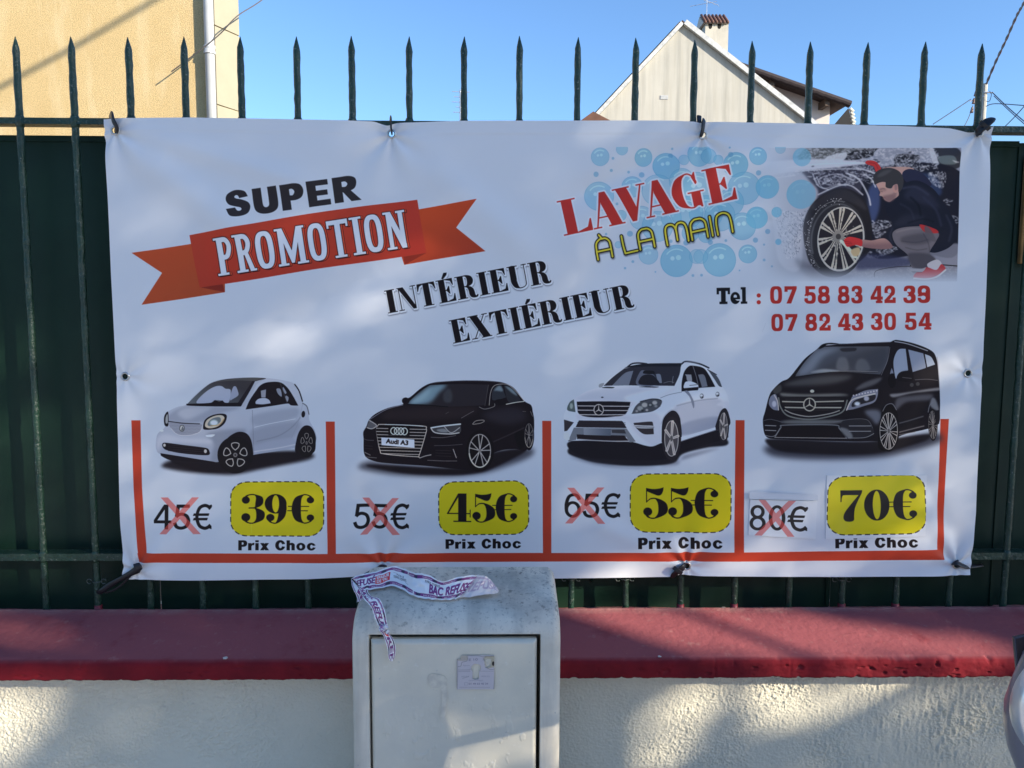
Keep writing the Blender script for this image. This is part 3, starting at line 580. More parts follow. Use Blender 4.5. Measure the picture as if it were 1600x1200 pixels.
    sh.fill([(1378, 780), (1380, 660), (1410, 570), (1460, 520), (1520, 530), (1560, 600), (1566, 680), (1540, 780)], K)
    sh.fill([(740, 650), (830, 640), (880, 660), (800, 655)], (70, 72, 92), .6, blur=5)
    alloy(sh, 795, 800, 172, 178, 'loops'); alloy(sh, 1478, 685, 84, 140, 'loops')
def car_black_saloon(sh):
    sh.at(560, 580, 5.714)
    K = (18, 15, 24)
    sh.fill([(0, 850), (100, 800), (300, 820), (900, 850), (1200, 740), (1400, 690), (1560, 690), (1530, 760), (1300, 850), (1100, 905), (800, 935), (400, 925), (120, 890)], (40, 44, 64), .85, blur=34)
    sh.fill([(90, 830), (1000, 860), (1200, 720), (1500, 700), (1200, 860), (1050, 905), (800, 922), (400, 905)], K, .95, blur=12)
    body = [(50, 600), (48, 540), (75, 490), (100, 430), (160, 375), (270, 325), (400, 292), (392, 262), (405, 238), (460, 232), (560, 150), (650, 105), (780, 88), (980, 80), (1180, 85), (1300, 102), (1390, 150), (1480, 262), (1540, 300), (1556, 360), (1568, 440), (1560, 560), (1500, 700), (1400, 690), (1280, 700), (1190, 740), (1180, 830), (1080, 880), (900, 870), (600, 840), (300, 820), (150, 800), (60, 745)]
    bm = sh.poly(body); sh.paint(bm, K)
    sh.fill([(300, 330), (700, 310), (1080, 320), (900, 420), (500, 440), (200, 420)], (34, 30, 40), .8, blur=40, clip=bm)
    sh.fill([(1100, 380), (1400, 320), (1500, 420), (1300, 470)], (40, 42, 60), .6, blur=40, clip=bm)
    wm = sh.poly([(432, 292, 1), (540, 190), (640, 122, 1), (900, 112), (1170, 118, 1), (1150, 200), (1130, 300, 1), (800, 312), (600, 296)])
    sh.paint(wm, (30, 30, 42)); sh.fill([(440, 290), (560, 190), (650, 122), (790, 116), (720, 190), (650, 270), (560, 295)], (92, 124, 160), .95, blur=24, clip=wm)
    sh.fill([(470, 270), (560, 200), (620, 160), (650, 170), (600, 240), (520, 280)], (120, 154, 190), .6, blur=24, clip=wm); sh.fill([(760, 200), (810, 150), (840, 200), (830, 270), (770, 270)], (60, 70, 90), .5, blur=14, clip=wm)
    sh.line([(440, 292), (600, 298), (800, 315)], 6, (10, 10, 16)); sh.line([(110, 425), (250, 340), (400, 298)], 5, (110, 122, 158), .9)
    sh.line([(650, 108), (780, 92), (980, 84), (1180, 90), (1290, 104)], 5, (70, 78, 100), .5)
    sh.fill([(1196, 250), (1200, 170), (1240, 126), (1275, 124, 1), (1318, 230, 1), (1250, 250)], (34, 40, 56)); sh.fill([(1210, 170), (1245, 132), (1272, 132), (1290, 175), (1230, 170)], (92, 116, 146), .9, blur=10)
    sh.fill([(1300, 125, 1), (1370, 150), (1440, 240), (1448, 262, 1), (1340, 270)], (30, 34, 48)); sh.fill([(1310, 130), (1370, 155), (1420, 215), (1370, 190)], (92, 116, 146), .9, blur=9)
    sh.line([(1168, 300), (1180, 190), (1210, 130), (1270, 112), (1340, 120), (1410, 180), (1478, 262)], 5, (150, 158, 180), .9)
    sh.line([(1320, 292), (1400, 276), (1480, 266)], 7, (170, 180, 204), .95); sh.line([(1160, 120), (1140, 250), (1130, 305)], 4, (70, 74, 90), .8)
    sh.fill([(1218, 290), (1215, 262), (1260, 245), (1310, 258), (1322, 286), (1280, 298)], (16, 14, 22)); sh.line([(1080, 316), (1130, 334), (1210, 312), (1216, 286)], 5, (120, 128, 150), .9)
    sh.oval(425, 262, 34, 30, K); sh.line([(920, 415), (980, 380), (1030, 352)], 4, (110, 116, 140), .8); sh.line([(810, 360), (780, 378)], 3, (100, 106, 130), .7)
    sh.line([(1020, 468), (1050, 440), (1110, 432), (1124, 442), (1090, 460), (1025, 470)], 5, (150, 156, 176), .9)
    gr = [(160, 520, 1), (180, 478), (230, 472), (570, 485), (608, 510), (602, 560), (545, 745), (520, 758), (240, 735), (195, 700)]
    gm = sh.poly(gr); sh.paint(gm, (14, 12, 18))
    for i in range(9):
        y = 508+i*28; sh.line([(150, y-2), (620, y+9)], 7, (148, 154, 176), .9, clip=gm)
    sh.line(gr, 7, (156, 160, 180), closed=True)
    sh.line([(240, 472), (430, 478), (580, 488)], 6, (190, 196, 214))
    sh.fill([(270, 498, 1), (460, 500, 1), (460, 572, 1), (270, 566, 1)], (14, 12, 18), clip=gm)
    for i in range(4): sh.line(oval_pts(318+i*32, 530+i*1.2, 26, 30), 9, (176, 182, 204), smooth=False, closed=True)
    sh.fill([(208, 588, 1), (502, 606, 1), (504, 680, 1), (210, 656, 1)], (184, 198, 234)); sh.paint(plain(sh, 'Audi A3', 250, 638, 444, 655, 38).dilate(1), INK)
    sh.fill([(645, 500), (700, 490), (912, 466, 1), (918, 520), (905, 545), (820, 555), (690, 548)], (50, 54, 68)); sh.line([(650, 502), (750, 486), (912, 468)], 12, (176, 188, 214)); sh.line([(650, 505), (690, 545), (820, 556), (900, 545)], 10, (150, 160, 186))
    sh.line([(770, 492), (830, 545), (905, 500)], 8, (130, 140, 166)); sh.fill([(700, 520), (770, 510), (800, 540), (740, 540)], (120, 134, 160), .7, blur=5)
    sh.fill([(82, 500), (102, 432, 1), (165, 478), (130, 510)], (70, 76, 94)); sh.line([(102, 436), (165, 480), (125, 510), (80, 500)], 8, (150, 158, 184), .9)
    sh.line([(650, 585), (760, 588), (870, 570)], 5, (96, 100, 120), .8); sh.line([(680, 660), (800, 658), (930, 648)], 5, (84, 88, 110), .7)
    sh.line([(550, 770), (600, 752), (650, 742)], 8, (140, 146, 170), .9); sh.line([(620, 790), (760, 796), (880, 796)], 5, (110, 114, 136), .8); sh.line([(848, 692), (862, 730), (876, 768)], 6, (150, 156, 180))
    for y in (700, 725, 750): sh.line([(690, y), (830, y+6)], 3, (50, 50, 62), .8)
    sh.line([(50, 598), (80, 610), (140, 614)], 5, (90, 94, 116), .7); sh.line([(60, 720), (90, 735), (110, 745)], 7, (110, 118, 140), .8); sh.line([(65, 760), (110, 765), (165, 770)], 6, (110, 116, 138), .7)
    for y in (660, 685): sh.line([(55, y), (130, y+6)], 3, (54, 54, 66), .8)
    sh.line([(1205, 625), (1330, 570), (1480, 500)], 4, (96, 102, 124), .6, blur=2); sh.line([(1535, 355), (1556, 400)], 4, (130, 138, 160), .8)
    sh.line([(1465, 355), (1495, 358)], 3, (130, 138, 160), .8); sh.fill([(1395, 560), (1480, 530), (1490, 640), (1440, 690)], (12, 11, 18), .9, blur=5)
    sh.fill([(990, 640), (1010, 560), (1080, 520), (1160, 550), (1205, 650), (1205, 760), (1160, 850), (1070, 890), (1000, 850), (975, 760)], (14, 12, 19))
    alloy(sh, 1085, 705, 122, 182, 'split', tyre=(14, 12, 18)); alloy(sh, 1522, 570, 46, 132, 'split', tyre=(16, 14, 22))
def car_white_suv(sh):
    sh.at(870, 550, 5.714)
    K = (20, 20, 32); Wt = (158, 176, 220)
    sh.fill([(104, 800), (330, 785), (640, 795), (940, 800), (1090, 780), (1420, 690), (1520, 760), (1300, 830), (1080, 900), (900, 960), (300, 940), (130, 880)], K, 1, blur=4); sh.fill([(100, 900), (120, 850), (500, 850), (920, 850), (1090, 790), (1420, 720), (1520, 790), (1500, 830), (1330, 850), (1120, 905), (1040, 985), (850, 1010), (600, 1010), (350, 985), (200, 945)], K, .97, blur=10)
    sh.fill([(120, 930), (600, 1015), (1060, 1000), (1130, 920), (1450, 850), (1100, 960), (800, 1030), (400, 1010)], (50, 56, 84), .5, blur=22)
    body = [(60, 560), (95, 500), (110, 450), (160, 412), (270, 345), (375, 312), (378, 285), (420, 275), (480, 225), (610, 140), (660, 120), (790, 100), (1100, 98), (1180, 85), (1260, 100), (1350, 150), (1420, 210), (1475, 310), (1510, 370), (1530, 450), (1540, 560), (1530, 640), (1410, 690), (1090, 795), (1000, 800), (930, 808), (850, 838), (780, 830), (640, 795), (330, 785), (100, 785), (60, 765), (62, 720)]
    bm = sh.poly(body); sh.paint(bm, Wt)
    sh.fill([(160, 420), (400, 330), (800, 320), (1050, 310), (860, 400), (680, 455), (400, 430)], (144, 162, 206), .9, blur=22, clip=bm)
    sh.fill([(600, 400), (900, 320), (1040, 310), (900, 390), (720, 450)], (166, 184, 226), .8, blur=18, clip=bm)
    sh.fill([(880, 440), (1080, 370), (1300, 340), (1500, 380), (1440, 410), (1060, 470), (930, 560)], (166, 184, 226), .9, blur=18, clip=bm)
    sh.fill([(1060, 480), (1430, 415), (1440, 560), (1100, 640)], (136, 153, 196), .95, blur=16, clip=bm)
    sh.fill([(1110, 640), (1430, 570), (1410, 670), (1100, 740)], (116, 132, 174), .95, blur=12, clip=bm)
    sh.fill([(180, 560), (650, 570), (900, 560), (930, 800), (850, 830), (700, 720), (600, 600), (200, 600)], (148, 166, 210), .8, blur=12, clip=bm)
    sh.line([(920, 408), (1000, 378), (1110, 355)], 4, (72, 82, 112), .9); sh.line([(1065, 478), (1250, 432), (1430, 412)], 5, (84, 96, 130), .9, blur=2)
    sh.fill([(1420, 470), (1470, 440), (1530, 450), (1535, 560), (1480, 490)], (150, 168, 212), .8, blur=8, clip=bm)
    # glass
    sh.fill([(415, 300, 1), (500, 220), (600, 145, 1), (800, 118), (1105, 108, 1), (1090, 200), (1045, 300, 1), (800, 298), (600, 296)], (34, 38, 56))
    sh.fill([(600, 140, 1), (640, 125), (800, 102), (1112, 98, 1), (1104, 128, 1), (830, 128)], (22, 26, 40))
    sh.fill([(490, 298, 1), (600, 190), (680, 165, 1), (640, 295, 1)], (84, 98, 132)); sh.fill([(710, 290), (740, 175), (790, 165), (860, 200), (900, 290)], (70, 82, 114)); sh.fill([(880, 195, 1), (920, 200), (935, 275, 1), (900, 275, 1)], (92, 106, 140))
    sh.fill([(735, 285), (745, 225), (790, 200), (850, 205), (890, 240), (905, 290)], (26, 28, 42)); sh.fill([(770, 190), (780, 165), (860, 168), (865, 195)], (20, 22, 34)); sh.line([(950, 275), (1000, 262), (1040, 270)], 6, (90, 100, 128), .8); sh.line([(1035, 215), (1028, 250), (1030, 275)], 6, (96, 108, 138), .8)
    sh.line([(630, 130), (670, 103), (730, 97), (800, 104)], 13, (24, 28, 44)); sh.line([(1110, 105), (1140, 85), (1200, 88), (1280, 108), (1350, 140)], 14, (28, 34, 52)); sh.line([(1130, 92), (1190, 85), (1260, 98)], 4, (110, 122, 158))
    sh.fill([(1108, 350, 1), (1110, 270), (1130, 180), (1170, 128), (1210, 120), (1300, 140), (1350, 200), (1408, 308, 1), (1260, 320), (1255, 338, 1)], K)
    sh.fill([(1138, 198, 1), (1195, 200, 1), (1200, 258), (1160, 255), (1150, 215)], (110, 122, 154)); sh.fill([(1255, 200, 1), (1310, 205), (1340, 305, 1), (1290, 312, 1)], (84, 96, 126)); sh.line([(1210, 125), (1240, 220), (1260, 320)], 6, (110, 124, 160), .7)
    sh.fill([(1345, 160, 1), (1400, 190), (1440, 240), (1470, 312, 1), (1440, 300), (1400, 240)], (56, 66, 88)); sh.line([(1340, 155), (1420, 200)], 6, K)
    sh.fill([(1130, 320), (1132, 285), (1150, 262), (1200, 262), (1246, 285), (1252, 310), (1180, 320)], (172, 188, 226)); sh.fill([(1120, 322, 1), (1250, 310, 1), (1256, 330), (1180, 342), (1110, 336)], K); sh.line([(1180, 296), (1245, 290)], 6, (60, 68, 90))
    sh.fill([(1130, 345, 1), (1165, 345), (1210, 420), (1222, 470), (1215, 500), (1200, 460), (1180, 400)], (92, 106, 142), .95)
    for x, y in ((1288, 392), (1428, 376)): sh.oval(x, y, 18, 24, (90, 102, 132)); sh.oval(x-3, y-6, 12, 10, (170, 186, 220)); sh.oval(x+6, y+8, 8, 6, (30, 32, 44))
    sh.fill([(374, 312), (378, 285), (420, 276), (400, 310)], (110, 124, 154)); sh.fill([(400, 318), (440, 308), (510, 312), (490, 322)], (40, 46, 62)); sh.fill([(730, 310), (800, 304), (905, 308), (870, 316)], (30, 34, 50)); sh.oval(403, 402, 12, 6, (40, 46, 66))
    # front
    gm = [(175, 440, 1), (400, 436), (655, 444, 1), (640, 500), (600, 560), (500, 576), (380, 584), (250, 575), (190, 545), (180, 500)]
    m = sh.poly(gm); sh.paint(m, K); sh.line(gm, 5, (140, 152, 190), closed=True)
    for y0, y1 in ((478, 482), (516, 520), (556, 556)): sh.line([(185, y0), (400, y0+2), (645, y1)], 8, (150, 160, 190), .95, clip=m)
    sh.oval(371, 513, 46, 50, K); star_badge(sh, 371, 513, 42, 47, (150, 158, 184), 8)
    sh.fill([(665, 548, 1), (700, 480), (760, 435), (850, 414), (910, 418), (935, 440), (910, 490), (850, 525), (750, 540)], (56, 64, 84)); 
    for x, y, r, c in ((740, 500, 26, (120, 134, 160)), (780, 470, 26, (140, 152, 176)), (830, 470, 24, (36, 42, 56)), (830, 470, 13, (120, 134, 160)), (870, 450, 22, (140, 152, 178)), (760, 520, 12, (30, 34, 46)), (800, 515, 12, (150, 160, 186)), (880, 480, 14, (110, 122, 148)), (710, 525, 12, (130, 140, 166))): sh.oval(x, y, r, r*.8, c, .9, blur=3)
    sh.line([(740, 440), (850, 416), (925, 428)], 7, (26, 28, 40)); sh.line([(665, 548), (750, 540), (850, 525), (920, 480)], 4, (60, 70, 96))
    sh.fill([(92, 515), (110, 450), (150, 420, 1), (165, 535, 1)], (60, 76, 92)); sh.oval(128, 480, 14, 26, (120, 140, 160), blur=4)
    sh.fill([(165, 668, 1), (195, 608, 1), (560, 612), (585, 618), (620, 676, 1), (400, 672)], (34, 34, 48)); 
    for y in (625, 640, 655): sh.line([(180, y), (610, y+4)], 3, (20, 18, 28), .9)
    sh.fill([(100, 790, 1), (150, 672, 1), (620, 680, 1), (700, 795, 1), (640, 800), (620, 755, 1), (180, 735, 1), (170, 780, 1)], (88, 100, 128)); sh.fill([(175, 732, 1), (600, 742, 1), (635, 788, 1), (400, 790), (180, 775, 1)], (26, 24, 34))
    sh.fill([(485, 690, 1), (600, 690, 1), (615, 725, 1), (490, 718, 1)], (44, 48, 64)); sh.fill([(236, 672, 1), (480, 682, 1), (478, 744, 1), (238, 736, 1)], (110, 124, 156), grad=((240, 0), (480, 0), (66, 80, 110)))
    sh.line([(190, 775), (330, 785), (500, 792), (640, 792)], 9, (140, 152, 186), .9)
    sh.fill([(62, 600, 1), (150, 625, 1), (90, 700, 1), (65, 705, 1)], (40, 40, 54)); sh.fill([(680, 630, 1), (840, 618), (855, 640), (862, 730, 1), (770, 728), (700, 670)], (40, 40, 54)); sh.fill([(680, 650), (780, 652), (860, 656), (860, 676), (720, 676)], (140, 154, 190)); sh.line([(700, 664), (860, 668)], 5, (60, 66, 88))
    sh.fill([(930, 800, 1), (935, 640), (960, 570), (1020, 520), (1070, 540), (1100, 620), (1095, 790)], (26, 26, 38)); sh.fill([(1412, 690), (1430, 590), (1460, 520), (1500, 500), (1530, 560), (1534, 650)], (26, 26, 38))
    sh.line([(925, 640), (960, 560), (1020, 512), (1070, 525), (1105, 600)], 6, (130, 146, 188), .9)
    sh.fill([(1090, 760, 1), (1410, 668, 1), (1412, 690, 1), (1095, 798, 1)], (168, 184, 222)); sh.line([(1095, 795), (1250, 745), (1410, 695)], 6, (90, 100, 130), .9)
    sh.fill([(60, 720, 1), (100, 715), (110, 780), (62, 768)], (160, 176, 214)); sh.line([(100, 790), (300, 795)], 4, K)
    alloy(sh, 1018, 768, 86, 196, 'star', tyre=(30, 30, 42)); alloy(sh, 1482, 660, 48, 150, 'star', tyre=(28, 28, 40))
def van_black(sh):
    sh.at(1180, 520, 5.333)
    K = (19, 18, 28)
    sh.fill([(60, 960), (150, 930), (900, 960), (1150, 900), (1480, 830), (1540, 850), (1540, 900), (1300, 980), (1000, 1035), (500, 1050), (150, 1025)], (34, 38, 58), .9, blur=34)
    sh.fill([(90, 880), (900, 900), (1450, 840), (1400, 900), (1100, 985), (800, 1010), (300, 995), (140, 960)], K, .97, blur=12)
    body = [(56, 730), (75, 650), (110, 520), (150, 460), (210, 405), (275, 372), (400, 220), (500, 140), (550, 95), (620, 82), (700, 90), (1130, 75), (1160, 58), (1300, 85), (1440, 140), (1490, 200), (1515, 330), (1530, 520), (1528, 640), (1515, 755), (1420, 800), (1190, 860), (1150, 930), (1000, 900), (800, 900), (150, 880), (75, 850)]
    bm = sh.poly(body); sh.paint(bm, K)
    wm = sh.poly([(325, 362, 1), (400, 250), (520, 128), (600, 115), (1105, 112, 1), (1085, 250), (1030, 345, 1), (700, 325), (500, 340)])
    sh.paint(wm, (58, 66, 88)); sh.fill([(340, 350), (420, 240), (520, 140), (700, 125), (560, 200), (450, 330)], (100, 116, 150), .8, blur=30, clip=wm); sh.fill([(540, 320), (700, 310), (1010, 322), (1080, 260), (1085, 120), (900, 150), (600, 260)], (42, 48, 66), .7, blur=34, clip=wm)
    sh.fill([(668, 300), (680, 215), (720, 200), (755, 220), (765, 310)], (88, 98, 122), .6, blur=10, clip=wm); sh.fill([(830, 310), (840, 230), (890, 215), (930, 250), (940, 310)], (78, 88, 112), .6, blur=10, clip=wm); sh.fill([(700, 130), (830, 125), (820, 150), (720, 155)], (30, 32, 44), .9, blur=5, clip=wm)
    sh.fill([(450, 330), (560, 300), (700, 318), (560, 330)], (120, 136, 166), .8, blur=8); sh.line([(400, 355), (550, 335), (700, 322), (1010, 326)], 6, (14, 14, 20)); sh.line([(620, 320), (800, 318), (1010, 324)], 4, (130, 140, 166), .8)
    sh.line([(1110, 120), (1090, 230), (1038, 350)], 4, (110, 120, 150), .8); sh.line([(330, 350), (420, 225), (510, 140)], 4, (90, 100, 128), .7)
    sh.fill([(520, 135), (570, 92), (640, 84), (690, 92), (600, 100), (560, 120)], (14, 14, 22)); sh.fill([(580, 104), (600, 95), (670, 96)], (150, 166, 206), .9); sh.line([(600, 92), (700, 94), (900, 84), (1125, 76)], 5, (60, 68, 90), .8)
    sh.line([(1120, 80), (1160, 66), (1250, 84), (1350, 112), (1438, 155)], 13, (18, 18, 26)); sh.line([(1150, 72), (1260, 92), (1420, 148)], 7, (130, 144, 180), .95)
    sh.fill([(1140, 240), (1160, 170), (1190, 135), (1240, 132, 1), (1262, 310, 1), (1170, 380), (1150, 340)], (112, 132, 176)); sh.fill([(1205, 330), (1262, 312), (1262, 340), (1180, 385)], (40, 44, 60), .8, blur=8)
    sh.fill([(1125, 290, 1), (1140, 330), (1130, 350), (1112, 340)], (90, 104, 140))
    sh.fill([(1262, 138, 1), (1385, 170, 1), (1412, 290, 1), (1300, 325, 1)], (104, 122, 164)); sh.fill([(1398, 175, 1), (1450, 200), (1485, 262, 1), (1420, 285, 1)], (128, 148, 192)); sh.fill([(1305, 330, 1), (1412, 292, 1), (1488, 268, 1), (1512, 385), (1400, 380), (1315, 385)], (22, 22, 33)); sh.line([(1392, 172), (1408, 260), (1420, 380)], 4, (20, 20, 30))
    sh.fill([(1165, 385), (1180, 340), (1220, 318), (1290, 322), (1308, 380), (1270, 405), (1190, 400)], (15, 14, 22)); sh.fill([(1095, 380), (1120, 338), (1150, 350), (1160, 420), (1130, 460), (1100, 430)], (13, 12, 20)); sh.line([(1215, 370), (1290, 378)], 4, (90, 98, 124), .8)
    sh.fill([(220, 430), (400, 375), (620, 350), (800, 360), (640, 420), (350, 440)], (68, 76, 92), .7, blur=22, clip=bm); sh.fill([(200, 500), (400, 510), (700, 505), (760, 520), (500, 530), (220, 525)], (120, 132, 150), .75, blur=10, clip=bm); sh.fill([(820, 470), (900, 410), (1040, 370), (1000, 420), (880, 465)], (84, 92, 114), .7, blur=10, clip=bm)
    sh.fill([(140, 470), (200, 430), (210, 480), (160, 510)], (56, 62, 74), .8, blur=8, clip=bm)
    sh.fill([(1110, 510), (1200, 500), (1520, 455), (1528, 478), (1300, 500), (1140, 535)], (110, 120, 146), .85, blur=6, clip=bm); sh.fill([(1170, 545), (1300, 520), (1450, 510), (1480, 520), (1440, 560), (1250, 575), (1160, 640)], (76, 84, 108), .75, blur=16, clip=bm)
    sh.fill([(900, 650), (1010, 640), (1040, 700), (1000, 760), (960, 720)], (110, 128, 168), .6, blur=20, clip=bm); sh.fill([(1470, 540), (1500, 560), (1520, 640), (1490, 640), (1450, 600)], (110, 122, 150), .8, blur=8, clip=bm)
    sh.line([(1190, 750), (1290, 725), (1395, 695)], 7, (90, 100, 124), .9, blur=2); sh.line([(1190, 825), (1300, 800), (1400, 775)], 7, (120, 128, 152), .9, blur=2); sh.line([(1190, 846), (1330, 826)], 4, (110, 118, 140), .9)
    sh.oval(1292, 432, 16, 16, (46, 50, 64)); sh.oval(1342, 424, 16, 16, (46, 50, 64)); sh.line([(1320, 390), (1420, 385), (1510, 395)], 5, (90, 98, 122), .7); sh.line([(1500, 200), (1518, 330), (1526, 470)], 6, (120, 130, 160), .7)
    # front
    sh.fill([(748, 640, 1), (770, 590), (795, 530, 1), (900, 480), (1012, 465, 1), (1008, 520), (980, 575), (900, 605), (800, 635)], (96, 106, 140)); sh.fill([(795, 585), (830, 555), (930, 525), (990, 515), (975, 560), (880, 590), (800, 615)], (28, 30, 42))
    sh.line([(750, 640), (792, 560), (880, 528), (985, 505)], 11, (150, 158, 184)); sh.oval(838, 588, 24, 16, (176, 196, 240), blur=6); sh.oval(838, 588, 10, 8, (216, 228, 250), blur=4); sh.oval(915, 545, 22, 20, (130, 142, 180), blur=3)
    for i in range(9): sh.oval(808+i*24, 520-i*5, 7, 7, (150, 160, 196))
    sh.fill([(106, 590), (120, 530), (160, 510), (180, 560), (188, 645, 1), (140, 635)], (92, 104, 140)); sh.oval(150, 590, 18, 26, (140, 154, 196), blur=5); sh.line([(150, 515), (178, 570), (186, 640)], 8, (150, 158, 184))
    gr = [(200, 540), (260, 526), (500, 522), (740, 530), (735, 580), (700, 650), (600, 690), (440, 714), (300, 690), (230, 640)]
    sh.line([(186, 540), (205, 620), (270, 690), (440, 718), (620, 690), (720, 650), (755, 560)], 12, (88, 98, 112)); m = sh.poly([(215, 550), (270, 534), (500, 530), (725, 536), (722, 580), (690, 640), (600, 668), (440, 690), (310, 668), (240, 620)]); sh.paint(m, (20, 19, 28))
    for a, b in ((570, 566), (618, 620)): sh.line([(215, a), (400, a+4)], 11, (130, 138, 152), clip=m); sh.line([(490, a+2), (725, b)], 11, (130, 138, 152), clip=m)
    for y in (550, 592, 640): sh.line([(240, y), (700, y)], 3, (56, 60, 72), .7, clip=m)
    sh.line([(240, 640), (310, 672), (440, 694), (600, 672), (690, 645)], 9, (120, 128, 146))
    sh.oval(443, 595, 52, 56, (24, 24, 34)); star_badge(sh, 443, 595, 48, 52, (140, 148, 162), 10); sh.oval(465, 484, 17, 13, (140, 154, 174)); sh.oval(430, 662, 6, 6, (10, 10, 14))
    sh.fill([(200, 740), (300, 722), (650, 722), (740, 735), (600, 756), (300, 756)], (84, 94, 112), .9, blur=10, clip=bm); sh.fill([(155, 868, 1), (200, 790), (230, 768), (640, 766), (690, 800), (745, 870, 1)], (18, 16, 24)); sh.line([(155, 868), (205, 788), (240, 766), (640, 764), (690, 795), (750, 875)], 9, (84, 94, 116)); sh.line([(160, 868), (745, 874)], 5, (130, 138, 160))
    sh.fill([(720, 730), (860, 712), (940, 730), (978, 830), (940, 860), (760, 872), (700, 800)], (30, 32, 44), .95); sh.fill([(690, 790), (760, 800), (800, 860), (760, 872)], (92, 102, 124), .9, blur=8)
    for y0, y1 in ((772, 772), (816, 816)): sh.line([(770, y0), (950, y1)], 6, (120, 130, 158))
    sh.line([(760, 872), (900, 868), (975, 835)], 5, (110, 120, 146)); sh.line([(640, 740), (800, 715), (920, 722), (965, 790)], 4, (90, 98, 124), .8)
    for y in (768, 808): sh.line([(75, y), (165, y+4)], 6, (120, 130, 158))
    sh.line([(60, 730), (120, 718), (220, 742)], 5, (70, 78, 100), .9); sh.line([(75, 850), (120, 860), (160, 850), (200, 790)], 6, (110, 120, 146), .9)
    sh.fill([(1040, 660), (1060, 610), (1120, 590), (1165, 640), (1180, 720), (1180, 900), (1100, 980), (1010, 940)], (13, 12, 18)); sh.line([(1050, 650), (1080, 600), (1130, 590), (1165, 640)], 6, (96, 106, 134), .9); sh.line([(1435, 660), (1450, 600), (1480, 575)], 6, (96, 106, 134), .9)
    alloy(sh, 1100, 815, 86, 172, 'many', tyre=(15, 14, 21)); alloy(sh, 1470, 765, 38, 132, 'many', tyre=(15, 14, 21))
    sh.fill([(1480, 650, 1), (1528, 640, 1), (1520, 755, 1), (1495, 760, 1)], (20, 20, 30))
def bubbles(sh):
    sh.at(860, 225, 3.72)
    B = (88, 148, 202)
    clip = sh.poly([(150, 22), (1600, 22), (1600, 819), (150, 819)], False)
    big = [(287, 78, 53, .6), (540, 80, 52, .75), (670, 130, 77, .75), (860, 65, 70, .7), (915, 75, 45, .6), (770, 97, 30, .5), (970, 97, 30, .6), (1070, 125, 72, .8), (1198, 75, 52, .75), (282, 305, 86, .55),
           (475, 250, 62, .6), (620, 270, 92, .4), (760, 220, 75, .5), (700, 430, 60, .5), (850, 260, 95, .55), (900, 400, 100, .6), (1120, 260, 96, .6), (1255, 253, 68, .6), (1195, 430, 64, .7), (1110, 480, 80, .65),
           (620, 480, 90, .5), (790, 400, 95, .55), (530, 430, 70, .45), (1040, 340, 80, .6), (730, 680, 94, .75), (978, 675, 97, .75), (845, 655, 42, .45), (870, 655, 42, .45), (1143, 640, 54, .7), (568, 645, 56, .5),
           (412, 415, 30, .6), (1450, 295, 84, .6), (1455, 80, 53, .5), (413, 35, 34, .55), (1330, 30, 30, .55), (1310, 398, 30, .6), (810, 520, 50, .6), (900, 530, 46, .6), (395, 585, 20, .5), (980, 420, 90, .5)]
    for x, y, r, a in big:
        sh.oval(x, y, r, r, B, a, clip=clip)
        sh.line(oval_pts(x, y, r*.97, r*.97), 3, (66, 122, 184), .35, smooth=False, closed=True, clip=clip)
        if r > 45:
            sh.line(oval_pts(x, y, r*.72, r*.72, a0=215, a1=300), 7, (150, 190, 228), .6, smooth=False, clip=clip)
            sh.oval(x-r*.25, y-r*.15, r*.13, r*.13, (150, 192, 230), .7, clip=clip); sh.oval(x+r*.12, y-r*.2, r*.16, r*.16, (150, 192, 230), .6, clip=clip)
    for x, y, r in ((530, 180, 16), (264, 178, 15), (353, 155, 9), (361, 87, 8), (463, 521, 17), (697, 70, 14), (1040, 67, 15), (1202, 172, 15), (478, 684, 8), (433, 722, 7), (608, 744, 5), (825, 765, 8), (875, 763, 8), (1095, 736, 5), (1187, 560, 15), (1258, 510, 15), (1015, 563, 8), (925, 573, 15), (785, 575, 16), (697, 566, 10), (1238, 675, 8), (1237, 586, 6), (1283, 712, 6), (455, 163, 8), (385, 350, 8), (323, 524, 7), (706, 30, 7), (1033, 27, 6), (540, 850, 5), (1320, 570, 18)):
        sh.oval(x, y, r, r, (74, 130, 190), .6, clip=clip)
